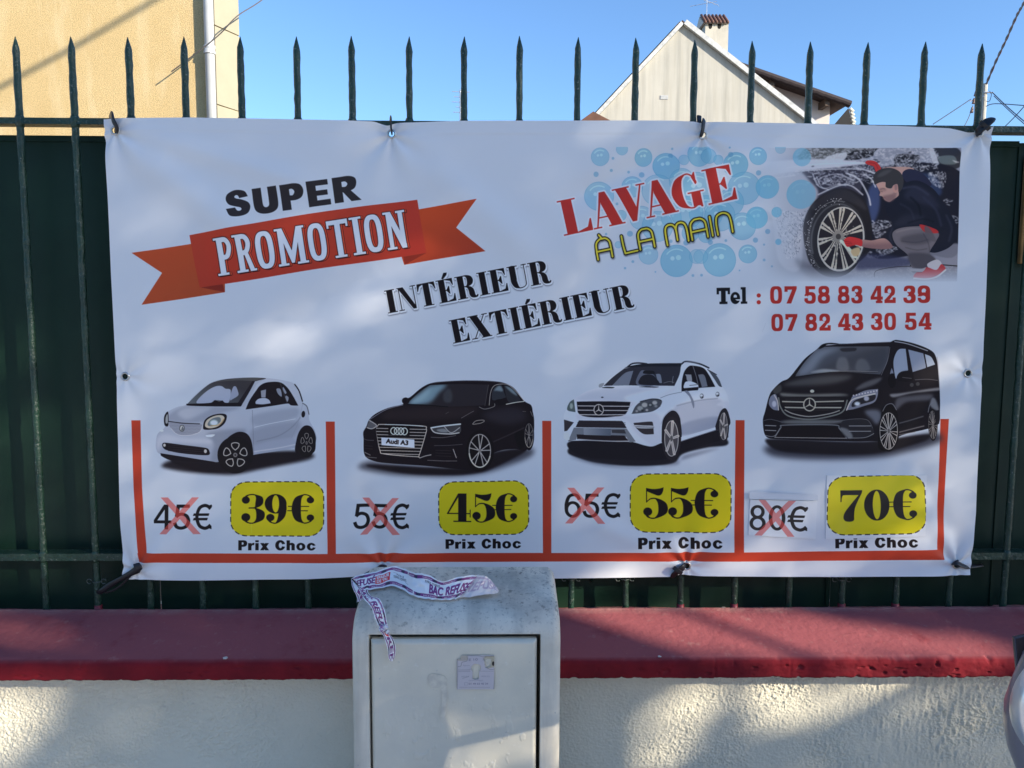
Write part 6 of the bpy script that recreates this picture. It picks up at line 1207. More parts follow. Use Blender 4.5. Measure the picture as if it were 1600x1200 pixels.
for k, (x, zt_) in enumerate(bars):
    b = MB(); zs_ = list(np.linspace(ZB-.040, zt_-.040, 90))
    r = [  .0094*(1+random.uniform(-.08, .08)+.06*math.sin(i_*.9+k)*random.random()) for i_ in range(len(zs_))]; lean = random.uniform(-.0015, .0015)
    P = [Vector((x+random.uniform(-.0006, .0006), .012+random.uniform(-.0006, .0006), z)) for z in zs_]
    b.tube(P+[Vector((x, .012, zt_-.030)), Vector((x+lean, .012, zt_))], r+[.0086, .0008], 8, up=(0, 1, 0)); 
    for zr_ in (at(800, 195, .0035).z, at(800, 870, .0035).z): b.tube([Vector((x, .012, zr_-.017)), Vector((x, .012, zr_-.010)), Vector((x, .012, zr_+.010)), Vector((x, .012, zr_+.017))], [.0096, .0122, .0126, .0096], 8, up=(0, 1, 0))
    o = b.obj('picket', m_grn, fence, True)
    if k in (3, 14, 15, 17, 18):
        f = MB(); f.tube([Vector((x, .012, ZB-.034)), Vector((x, .012, ZB+.002))], [.0125, .0108], 8, up=(0, 1, 0)); f.obj('painted_foot', pmat('red_paint_splash', (.22, .02, .03), .5) if 'red_paint_splash' not in bpy.data.materials else bpy.data.materials['red_paint_splash'], o, True)
def rail(z, h, name='rail'):
    n = 620; b = MB(); xs_ = np.linspace(-4.2, 4.4, n); w = vnoise(n, 2, 9, int(z*100), 2)[0]
    for side in range(1):
        V = []; 
        for i, x in enumerate(xs_):
            d = .0007*w[i]; V += [(x, .0035, z-h/2), (x, .0035+d, z+h/2), (x, .045, z+h/2+d), (x, .045, z-h/2)]
        F_ = [tuple((i*4+k, i*4+(k+1) % 4, (i+1)*4+(k+1) % 4, (i+1)*4+k)) for i in range(n-1) for k in range(4)]; b.add(V, F_)
    return b.obj(name, m_grn, fence)
zr1 = at(800, 195, .0035).z; zr2 = at(800, 870, .0035).z
rail(zr1, .017); rail(zr2, .021)
ptop_l, ptop_r = at(80, 214, .075).z, at(1575, 223, .075).z
jx = [-6, -2.05, -1.02, .0, 1.02, at(1587, 400, .075).x, 2.6, 6]
for i in range(len(jx)-1):
    a, c = jx[i]+.0015, jx[i+1]-.0015; z = ptop_l+(ptop_r-ptop_l)*((a+c)/2+1.1)/2.6
    yy = .075 if i != 5 else .083
    b = MB(); b.box(a, yy, ZB-.05, c, yy+.002, z)
    if i != 5: b.box(c-.012, yy-.004, ZB-.030, c, yy-.0005, z-.004)
    o = b.obj('sheet_panel', m_pan, fence); 
    if i in (1, 2, 3, 4): MB().box(a, yy-.006, z-.012, c-.013, yy-.001, z+.004).obj('top_flange', m_pan, o)
m_brd = pmat('weathered_orange_board', (.42, .22, .06), .7, var=.5, vscale=14)
pb0, pb1 = at(1596, 325, .07), at(1596, 412, .07)
brd = MB().box(pb0.x-.002, .058, pb1.z, pb0.x+.16, .072, pb0.z+.15).obj('yellow_sign_board', m_brd); tag(brd, 'edge of a weathered orange board at the right end of the fence', 'board'); bevel(brd, .003)
# wire ties between bars and panels
m_galv = pmat('dull_wire', (.10, .12, .11), .45, metal=.6)
for px, py in ((150, 910), (893, 906), (977, 906), (1316, 907)):
    q = at(px, py, -.003); w = MB(); w.tube([Vector((q.x-.014, .03, q.z)), Vector((q.x-.011, -.002, q.z+.001)), Vector((q.x, -.004, q.z-.001)), Vector((q.x+.011, -.002, q.z+.001)), Vector((q.x+.014, .03, q.z))], .0013, 6)
    for s in (-1, 1):
        cx_ = q.x+s*.021; w.tube([Vector((cx_+.007*math.cos(a), .0, q.z+.002+.007*math.sin(a))) for a in np.linspace(0, 5.4, 12)], .0012, 6)
    w.obj('wire_tie', m_galv, fence, True)
for px, py in ((925, 907), (1330, 470)):
    q = at(px, py, .074); MB().tube([Vector((q.x, .0745, q.z)), Vector((q.x, .070, q.z))], [.006, .004], 12).obj('rivet', m_pan, fence, True)

# ------------------------------------------------------------------ the banner
xmin, xmax = -1.135, 1.435; zmin, zmax = .79, 2.145; PPM = 1300.0
WS, HS = int((xmax-xmin)*PPM), int((zmax-zmin)*PPM)
def tf_banner(p):
    q = at0(p); return np.stack([(q[:, 0]-xmin)*PPM, (zmax-q[:, 1])*PPM], 1)
sheet = Sheet(WS, HS, tf_banner, PAPER); sheet.k = PPM*2.2/F_PX
draw_banner(sheet)
WHITE = srgb2lin(np.array(PAPER)/255.)
def to_image(name, img):
    a = srgb2lin(img)/WHITE*.80; a = lin2srgb(np.clip(a, .004, .86)); h, w = a.shape[:2]
    im = bpy.data.images.new(name, w, h); buf = np.ones((h, w, 4), np.float32); buf[..., :3] = a[::-1]; im.pixels.foreach_set(buf.ravel()); im.update(); im.pack(); return im
img_b = to_image('banner_print', sheet.img)
banner = thing('advertising_banner', 'white vinyl car wash banner with four cars and prices tied to the fence', 'banner', (.15, -.006, 1.45))
m_ban = picture_mat('printed_vinyl', img_b, rough=.42, spec=.15, bump=.10)
def edge(pts, n, ax_):
    p = np.array(pts, float); t = np.linspace(p[0, ax_], p[-1, ax_], n); o = np.interp(t, p[:, ax_], p[:, 1-ax_]); k = np.ones(5)/5
    op = np.pad(o, 2, mode='edge'); o2 = np.convolve(op, k, 'valid'); o2[0], o2[-1] = o[0], o[-1]
    return np.stack([t, o2], 1) if ax_ == 0 else np.stack([o2, t], 1)
nxb, nzb = 700, 366
top = edge([(165, 188), (190, 186), (300, 184.5), (400, 186), (540, 189), (585, 191), (600, 196), (608, 197), (618, 193), (650, 192), (720, 190), (900, 189.5), (1050, 190), (1085, 192), (1094, 194), (1104, 192), (1250, 194), (1400, 198), (1480, 202), (1510, 209), (1528, 206), (1548, 199)], nxb, 0)
bot = edge([(193, 903), (300, 904.5), (480, 903), (570, 898), (600, 896), (640, 901), (800, 902), (1000, 900), (1045, 899), (1060, 895), (1080, 897), (1300, 898), (1450, 897), (1510, 895)], nxb, 0)
lef = edge([(165, 188), (167, 215), (171, 300), (176, 430), (183, 560), (188, 700), (191, 820), (196, 880), (193, 903)], nzb, 1)
rig = edge([(1548, 199), (1544, 225), (1542, 330), (1538, 450), (1533, 560), (1528, 680), (1522, 800), (1516, 850), (1513, 878), (1510, 895)], nzb, 1)
u = np.linspace(0, 1, nxb)[None, :, None]; v = np.linspace(0, 1, nzb)[:, None, None]
Pp = (1-v)*top[None]+v*bot[None]+(1-u)*lef[:, None]+u*rig[:, None]-((1-u)*(1-v)*top[0]+u*(1-v)*top[-1]+(1-u)*v*bot[0]+u*v*bot[-1])
XZ = at0(Pp.reshape(-1, 2)).reshape(nzb, nxb, 2); Xb, Zb = XZ[..., 0], XZ[..., 1]
Yb = np.full_like(Xb, -.010)
Yb -= .004*vnoise(nxb, nzb, 150, 51, 2)+.0022*vnoise(nxb, nzb, 60, 52, 2, (1, 2.2))
EY = [(182, 205), (612, 209.5), (1097, 212), (1527, 208), (197, 588), (1511, 583), (214, 889), (600, 886), (1072, 883), (1491, 881)]
eyec = [at0(np.array([e])).ravel() for e in EY]
for k, (ex_, ez_) in enumerate(eyec):
    dx, dz = Xb-ex_, Zb-ez_; r = np.hypot(dx, dz)+1e-6; a = np.arctan2(dz, dx)
    s_ = .0075 if k not in (4, 5) else .0018; down = np.clip(-dz/r if k < 4 else dz/r, -.2, 1) if k not in (4, 5) else 1.0
    Yb -= s_*np.exp(-r/.11)*np.cos(a*7+k*1.3)*np.clip(r/.03, 0, 1)*(.4+.6*down); Yb += .006*np.exp(-(r/.035)**2)
def fold(x0, y0, x1, y1, w, amp):
    p, q = at0(np.array([(x0, y0), (x1, y1)])); d = (q-p)/np.hypot(*(q-p)); t = (Xb-p[0])*d[0]+(Zb-p[1])*d[1]; L = np.hypot(*(q-p)); n_ = -(Xb-p[0])*d[1]+(Zb-p[1])*d[0]
    return amp*np.exp(-(n_/w)**2)*np.clip(t/(.25*L), 0, 1)*np.clip((L-t)/(.25*L), 0, 1)
for f in ((190, 215, 420, 400, .045, -0.0119), (205, 205, 520, 300, .03, -0.0068), (620, 215, 860, 420, .05, -0.0102), (1090, 215, 860, 330, .035, 0.0102), (1100, 215, 1330, 330, .035, -.003), (820, 560, 1060, 260, .06, 0.0102), (600, 880, 560, 740, .03, .005), (1070, 880, 900, 800, .03, -.005), (1500, 870, 1420, 700, .03, .006), (1380, 780, 1480, 560, .035, .005), (620, 880, 820, 780, .04, -.004), (400, 540, 660, 380, .06, 0.0085)): Yb += fold(*f)
zt_line = Zb[0:1]; hem = np.clip((zt_line-Zb-.036)/.0012, 0, 1); Yb += .0009*hem
Yb += -.010*np.exp(-(zt_line-Zb)/.02)*0
# the foot of the banner bellies out a little, a lit lip at its very edge, right of the middle
hgt = Zb-Zb[-1:]; Yb += -.006*np.exp(-hgt/.03)*np.clip((Xb-.45)/.2, 0, 1)-.004*np.clip(1-hgt/.5, 0, 1)
keepb = np.ones((nzb-1, nxb-1), bool); cxm = (Xb[:-1, :-1]+Xb[1:, 1:])/2; czm = (Zb[:-1, :-1]+Zb[1:, 1:])/2
for ex_, ez_ in eyec: keepb &= np.hypot(cxm-ex_, czm-ez_) > .0098
UVb = np.stack([(Xb-xmin)*PPM/WS, 1-(zmax-Zb)*PPM/HS], -1)
link('printed_sheet', grid_mesh('printed_sheet', Xb, Yb, Zb, UVb, keep=keepb), m_ban, banner)
link('white_backing', grid_mesh('white_backing', Xb, Yb+.0008, Zb, keep=keepb), pmat('vinyl_back', (.72, .72, .72), .6), banner)
m_eye = pmat('nickel_eyelet', (.62, .60, .56), .28, metal=1.0)
def y_at(ex_, ez_):
    i = np.argmin((Xb-ex_)**2+(Zb-ez_)**2); return Yb.ravel()[i]
EYO = []
for ex_, ez_ in eyec:
    y = y_at(ex_, ez_); prof = [(.0078, .002), (.0076, -.0005), (.0085, -.0022), (.0105, -.0026), (.0125, -.0016), (.0133, .0004), (.0128, .001)]
    V_, F_ = lathe(prof, (ex_, y-.0012, ez_), 36); EYO.append(y); MB().add(V_, F_).obj('eyelet', m_eye, banner, True)
# pasted-over price patches
def patch(which, quad, name_lab):
    q = np.array(quad, float); n1, n2 = 90, 60; uu = np.linspace(0, 1, n1)[None, :, None]; vv = np.linspace(0, 1, n2)[:, None, None]
    Pq = q[0]*(1-uu)*(1-vv)+q[1]*uu*(1-vv)+q[2]*uu*vv+q[3]*(1-uu)*vv; xz = at0(Pq.reshape(-1, 2)).reshape(n2, n1, 2); X_, Z_ = xz[..., 0], xz[..., 1]
    i = ((X_-xmin)/(xmax-xmin)).clip(0, 1); Y_ = np.empty_like(X_)
    iu = np.clip(((Pq[..., 0]-top[0, 0])/(top[-1, 0]-top[0, 0])*(nxb-1)), 0, nxb-1)
    # nearest banner vertex depth (smooth surface, so nearest is enough after blurring)
    fx = Xb.mean(0); fz = Zb.mean(1)[::-1]; ix = np.clip(np.interp(X_, fx, np.arange(nxb)), 0, nxb-1).astype(int); iz = np.clip(nzb-1-np.interp(Z_, fz, np.arange(nzb)), 0, nzb-1).astype(int)
    Y_ = Yb[iz, ix]; k = np.ones(9)/9
    for a_ in (0, 1): Y_ = np.apply_along_axis(lambda m_: np.convolve(np.pad(m_, 4, mode='edge'), k, 'valid'), a_, Y_)
    Y_ = Y_-.0022-.0009*vnoise(n1, n2, 14, 60+which, 2)-.0018*np.clip(vnoise(n1, n2, 22, 70+which, 1)-.1, 0, 1)
    res = 1800.0; x_a, x_b, z_a, z_b = X_.min(), X_.max(), Z_.min(), Z_.max(); w_, h_ = int((x_b-x_a)*res), int((z_b-z_a)*res)
    tfp = lambda p: np.stack([(at0(p)[:, 0]-x_a)*res, (z_b-at0(p)[:, 1])*res], 1)
    s = Sheet(w_, h_, tfp, (156, 176, 220)); s.k = res*2.2/F_PX; patches_art(s, which)
    im = to_image('price_patch_print', s.img); m_ = picture_mat('pasted_vinyl_patch', im, rough=.28, spec=.5, bump=.1)
    uv_ = np.stack([(X_-x_a)/(x_b-x_a), 1-(z_b-Z_)/(z_b-z_a)], -1); o = link('price_patch', grid_mesh('price_patch', X_, Y_, Z_, uv_), m_, banner); o['label'] = name_lab
    bmx = np.concatenate([np.stack([X_[0], Y_[0], Z_[0]], -1), np.stack([X_[:, -1], Y_[:, -1], Z_[:, -1]], -1), np.stack([X_[-1], Y_[-1], Z_[-1]], -1)[::-1], np.stack([X_[:, 0], Y_[:, 0], Z_[:, 0]], -1)[::-1]])
    V_ = [tuple(p) for p in bmx]+[(p[0], p[1]+.002, p[2]) for p in bmx]; n_ = len(bmx); MB().add(V_, [(i_, (i_+1) % n_, n_+(i_+1) % n_, n_+i_) for i_ in range(n_)]).obj('patch_edge', pmat('patch_edge_white', (.8, .8, .8), .5), o)
patch(0, [(1170, 779), (1274, 781), (1271, 840), (1167, 834)], 'pasted white patch with the struck-out 80 euro price')
patch(1, [(1289, 741), (1446, 742), (1442, 836), (1287, 840)], 'pasted yellow patch with the 70 euro price')
m_clear = pmat('clear_tape', (.70, .72, .75), .18, spec=.6)
for q in ([(1171, 768), (1278, 774), (1278, 782), (1171, 779.5)],):
    P4 = [at(x, y, -.0185) for x, y in q]; MB().add(P4, [(0, 1, 2, 3)]).obj('tape_strip', m_clear, banner)

# ------------------------------------------------------------------ ties
m_tie = pmat('black_rubber', (.010, .010, .013), .42, spec=.5)
def strap(pts, w, th=.5, name='strap', parent=None, m=None):
    """flat band along px points with depth (px, py, Y); w = width in px"""
    P = [at(x, y, Y) for x, y, Y in pts]; Q = [Vector(q) for q in hermite_w([tuple(p) for p in P], 8)]; W = np.interp(np.linspace(0, 1, len(Q)), np.linspace(0, 1, len(w) if hasattr(w, '__len__') else 2), w if hasattr(w, '__len__') else [w, w])
    b = MB(); b.tube(Q, [x*2.2/F_PX*.72 for x in W], 10, flat=th*.7, up=(0, 1, 0)); return b.obj(name, m or m_tie, parent, True)
def tie(label, parts, loc):
    t = thing('cable_tie', label, 'tie', loc, 'black ties holding the banner to the fence')
    for p in parts: strap(*p, parent=t)
    return t
e = [at(x, y, -.01) for x, y in EY]
tie('short black tie looped over the rail at the upper left banner corner', [([(172, 184, .03), (175, 180, .0), (177, 188, -.018), (182, 198, -.020), (182, 203, -.014), (180, 206, .004)], [7, 9, 9, 9, 8, 5])], tuple(e[0]))
tie('short upright black tie at the second top eyelet from the left', [([(610, 188, .03), (610.5, 184.5, .0), (611, 190, -.018), (611, 199, -.020), (612, 206, -.014), (612, 208, .004)], [6, 6, 6, 6, 6, 5])], tuple(e[1]))
tie('black tie with a stub standing above the rail at the third top eyelet', [([(1101, 189, .03), (1100, 188, -.008), (1099, 193, -.018), (1098, 203, -.020), (1096, 211, -.014), (1096, 213, .004)], [5, 6, 6, 6, 6, 5]), ([(1092.5, 181, .012), (1092.5, 189, .0), (1094, 193, -.004)], [5.2, 5.2, 5])], tuple(e[2]))
tie('thick knotted black tie slanting up at the upper right banner corner', [([(1525, 209, .004), (1527, 207, -.018), (1536, 198, -.026), (1545, 189, -.026), (1550, 185, -.022)], [6, 9, 12, 13, 8]), ([(1536, 199, -.030), (1541, 194, -.034)], [13, 14])], tuple(e[3]))
tie('long black cord with its end knotted to the bar, lower left corner', [([(219, 886, -.026), (214, 890, -.024), (204, 896, -.022), (188, 905, -.018), (172, 914, -.012), (156, 925, -.006), (150, 925, .02)], [5, 9, 6.5, 5.5, 6.5, 6, 4]), ([(206, 897, -.014), (192, 912, -.008), (178, 922, -.004), (164, 926, -.002)], [2.6, 2.6, 2.6, 2.6]), ([(220, 884, -.030), (212, 888, -.030)], [8, 11])], tuple(e[6]))
tie('black tie half hidden behind the crumpled tape at the banner foot', [([(600, 886, .006), (598, 884, -.018), (592, 887, -.022), (580, 893, -.016), (568, 896, -.004)], [8, 9, 9, 6, 5])], tuple(e[7]))
tie('black tie with a square buckle hanging below the banner foot', [([(1072, 883, .004), (1068, 886, -.018), (1062, 891, -.022), (1054, 897, -.016), (1051, 902, -.008)], [6, 10, 10, 9, 6]), ([(1061, 889, -.026), (1057, 894, -.026)], [12, 13])], tuple(e[8]))
tie('short black tie pulled sideways at the lower right banner corner', [([(1490, 881, .004), (1493, 879, -.018), (1500, 882, -.020), (1508, 885, -.016), (1518, 885, .0), (1535, 883, .02)], [7, 10, 8, 7, 5, 4])], tuple(e[9]))
# ------------------------------------------------------------------ the grey-white utility cabinet
cab = thing('utility_cabinet', 'off-white street utility cabinet with one door, standing against the wall', 'cabinet', (-.12, -.38, 0))
YD = -.50; xl, xr = at(549, 1080, YD).x, at(876, 1080, YD).x; ztb, ztf = .940, .893
m_cab = pmat('cabinet_grey_white', (.80, .73, .60), .62, spec=.35, var=.14, vscale=7, bump=.3, bscale=140, bdist=.001, col2=(.64, .59, .49))
overlay(m_cab, (.09, .085, .075), 120, .555, .66, zband=(.82, .94), amount=.6); overlay(m_cab, (.10, .095, .085), 45, .60, .66, zband=(.83, .93), amount=.8, seed=3); overlay(m_cab, (.22, .205, .18), 7, .46, .72, zband=(.80, .93), amount=.75, seed=8); overlay(m_cab, (.40, .37, .31), 2.5, .5, .7, stretch=(6, 1, .5), amount=.5, seed=21); overlay(m_cab, (.25, .25, .25), 70, .68, .72, amount=.55, seed=12)
def cabinet_casing():
    bm = bmesh.new()
    pts = [(YD, -.05), (YD, ztf), (-.262, ztb), (-.262, -.05)]
    vs = [[bm.verts.new((x, y, z)) for y, z in pts] for x in (xl, xr)]
    bm.faces.new(vs[0]); bm.faces.new(vs[1][::-1])
    for i in range(4): bm.faces.new((vs[0][i], vs[0][(i+1) % 4], vs[1][(i+1) % 4], vs[1][i]))
    bmesh.ops.recalc_face_normals(bm, faces=bm.faces)
    def pick(f): return [e for e in bm.edges if f((e.verts[0].co+e.verts[1].co)/2, e)]
    bmesh.ops.bevel(bm, geom=pick(lambda c, e: abs(c.y-YD) < 1e-4 and abs(c.z-ztf) < 1e-4), offset=.062, segments=12, profile=.5, affect='EDGES')
    side = [e for e in bm.edges if (abs(e.verts[0].co.x-xl) < 1e-5 and abs(e.verts[1].co.x-xl) < 1e-5) or (abs(e.verts[0].co.x-xr) < 1e-5 and abs(e.verts[1].co.x-xr) < 1e-5)]
    side = [e for e in side if not (e.verts[0].co.z < 0 and e.verts[1].co.z < 0)]
    bmesh.ops.bevel(bm, geom=side, offset=.022, segments=6, profile=.5, affect='EDGES', clamp_overlap=True)
    me = bpy.data.meshes.new('casing'); bm.to_mesh(me); bm.free(); me.polygons.foreach_set('use_smooth', [True]*len(me.polygons)); return me
casing = link('casing', cabinet_casing(), m_cab, cab)
dl, dr = at(577, 1100, YD).x, at(844, 1100, YD).x; dt = at(710, 993.5, YD).z
cut = MB().box(dl, YD-.05, .10, dr, YD+.17, dt).obj('cutter', None)
bm_ = casing.modifiers.new('door_opening', 'BOOLEAN'); bm_.operation = 'DIFFERENCE'; bm_.object = cut; bm_.solver = 'EXACT'
dg = bpy.context.evaluated_depsgraph_get(); dg.update(); me = bpy.data.meshes.new_from_object(casing.evaluated_get(dg)); casing.modifiers.clear(); casing.data = me; bpy.data.objects.remove(cut)
me.materials.clear(); me.materials.append(m_cab)
md = casing.modifiers.new('edges', 'BEVEL'); md.width = .0025; md.segments = 2; md.limit_method = 'ANGLE'; md.angle_limit = math.radians(60)
try: me.shade_smooth_by_angle(math.radians(35)) 
except Exception: 
    pass
m_door = pmat('door_cream_grey', (.76, .70, .56), .58, spec=.35, var=.10, vscale=4, bump=.3, bscale=60, bdist=.0012, col2=(.64, .60, .49))
overlay(m_door, (.45, .45, .42), 60, .66, .71, amount=.6, seed=2); overlay(m_door, (.82, .80, .74), 30, .62, .70, amount=.5, seed=5); overlay(m_door, (.52, .52, .49), 3.0, .5, .8, amount=.5, seed=7); overlay(m_door, (.17, .16, .15), 120, .70, .74, amount=.7, seed=11)
nxd, nzd = 300, 400; g_ = .0045; xa, xb_ = dl+g_, dr-.0085; za, zb_ = .11, dt-.0105
Xd, Zd = np.meshgrid(np.linspace(xa, xb_, nxd), np.linspace(za, zb_, nzd)); ed = np.minimum(np.minimum(Xd-xa, xb_-Xd), np.minimum(Zd-za, (zb_-Zd)*1.0))
Yd = YD-.001+.010*np.clip(1-ed/.010, 0, 1)**2.2; Yd -= .0007*vnoise(nxd, nzd, 60, 81, 2); fl = np.clip(vnoise(nxd, nzd, 13, 82, 4)-.30, 0, 1); Yd -= .0011*np.clip(fl*8, 0, 1)*np.clip((Zd.max()-Zd-.12)/.1, 0, 1)
Yd -= .0004*np.clip(1-np.abs(vnoise(nxd, nzd, 34, 83, 4))*9, 0, 1)*np.clip(vnoise(nxd, nzd, 60, 84, 2)*3, 0, 1)
door = link('door', grid_mesh('door', Xd, Yd, Zd), m_door, cab)
MB().box(xa+.001, YD+.010, za, xb_-.001, YD+.022, zb_-.001).obj('door_body', m_door, door)
# dark rust smear on the door
def blot(name, pts, Y, m, parent, n=6, th=.0006):
    q = hermite(pts, True, n); P = [at(x, y, Y) for x, y in q]; k = len(P); return MB().add([tuple(p) for p in P]+[(p.x, p.y+th, p.z) for p in P], [tuple(range(k)), tuple(range(2*k-1, k-1, -1))]+[(i, k+i, k+(i+1) % k, (i+1) % k) for i in range(k)]).obj(name, m, parent)
m_sm = pmat('worn_glue', (.55, .51, .43), .9, var=.75, vscale=60, col2=(.70, .65, .53), lo=.36, hi=.66)
blot('glue_mark', [(668, 1060), (674, 1053), (690, 1055), (697, 1060), (699, 1080), (698, 1100), (696, 1120), (691, 1124), (688, 1118), (690, 1095), (688, 1076), (674, 1074)], YD-.0026, m_sm, door)
# torn sticker with keyhole cut-out
def sticker():
    res = 5200.0; Ys = YD-.0042; A_, B_ = at(714, 1024, Ys), at(772, 1077, Ys); w_, h_ = int((B_.x-A_.x)*res), int((A_.z-B_.z)*res)
    kx, ky = w_/800., h_/790.; s = Sheet(w_, h_, lambda p: p*np.array([kx, ky]), (128, 140, 178)); s.k = kx
    s.at(385, 215, 1); s.o = (-385, -215, 1.0)
    I = (84, 92, 128)
    s.fill([(400, 330), (600, 330), (600, 215), (400, 215)], (116, 124, 140), .8, 10); s.paint(plain(s, 'E 10', 640, 345, 830, 335, 52).dilate(1), I, .8)
    for y, t, x0, x1 in ((462, 'Agence', 510, 660), (720, 'AGO 04 53', 480, 640), (718, '4050 53', 905, 1085), (815, 'DISPONIBLE', 640, 940)): s.paint(plain(s, t, x0, y, x1, y, 30), I, .7)
    s.paint(plain(s, '01 49 53 40 34', 640, 895, 1055, 895, 40).dilate(1), I, .8); s.line([(545, 850), (620, 850), (620, 905), (545, 905)], 6, I, .8, smooth=False, closed=True)
    for y in (555, 590): s.line([(420, y), (670, y-6)], 22, (106, 116, 150), .6, smooth=False)
    s.line([(440, 955), (1090, 960)], 20, (112, 122, 156), .7, smooth=False); s.line([(890, 585), (1180, 585)], 16, (108, 118, 150), .6, smooth=False); s.line([(500, 750), (640, 705)], 12, (90, 98, 128), .6)
    s.fill([(985, 240), (1080, 235), (1190, 250), (1200, 470), (1140, 500), (1050, 510), (990, 430), (975, 330)], (120, 128, 136), .9, 5); s.oval(1165, 410, 26, 52, (24, 26, 34), blur=4)
    for pts in ([(400, 240), (400, 600), (385, 1000)], [(600, 225), (840, 228), (960, 250), (1190, 235), (1212, 290)], [(1200, 300), (1190, 700), (1180, 1000)], [(985, 420), (1020, 490), (1090, 540), (1190, 540)], [(400, 480), (470, 460), (490, 380), (600, 340), (600, 240)]): s.line(pts, 9, (66, 72, 90), .75, blur=2)
    im = to_image('sticker_print', s.img); m_ = picture_mat('worn_paper_sticker', im, rough=.7)
    n = 80; Xs, Zs = np.meshgrid(np.linspace(A_.x, B_.x, n), np.linspace(B_.z, A_.z, n)); uu = (Xs-A_.x)/(B_.x-A_.x)*800+385; vv = (A_.z-Zs)/(A_.z-B_.z)*790+215
    hole = (np.hypot((uu-795)/100, (vv-515)/100) < 1) | ((abs(uu-790) < 66) & (vv > 560) & (vv < 745)) | (np.hypot((uu-790)/66, (vv-735)/40) < 1)
    tn = vnoise(n, n, 9, 91, 2)*30; torn = ((uu < 470+tn) & (vv < 300+tn)) | ((uu > 960) & (uu < 1010+tn) & (vv < 330+tn) & (vv > 275)) | ((uu > 1000) & (uu < 1120+tn) & (vv > 300) & (vv < 480+tn))
    k = ~(hole | torn); kq = k[:-1, :-1] & k[1:, 1:]
    uv_ = np.stack([(Xs-A_.x)/(B_.x-A_.x), (Zs-B_.z)/(A_.z-B_.z)], -1)
    o = link('sticker', grid_mesh('sticker', Xs, np.full_like(Xs, Ys), Zs, uv_, keep=kq), m_, door); o['label'] = 'pale blue torn paper sticker with a keyhole shaped hole'
sticker()
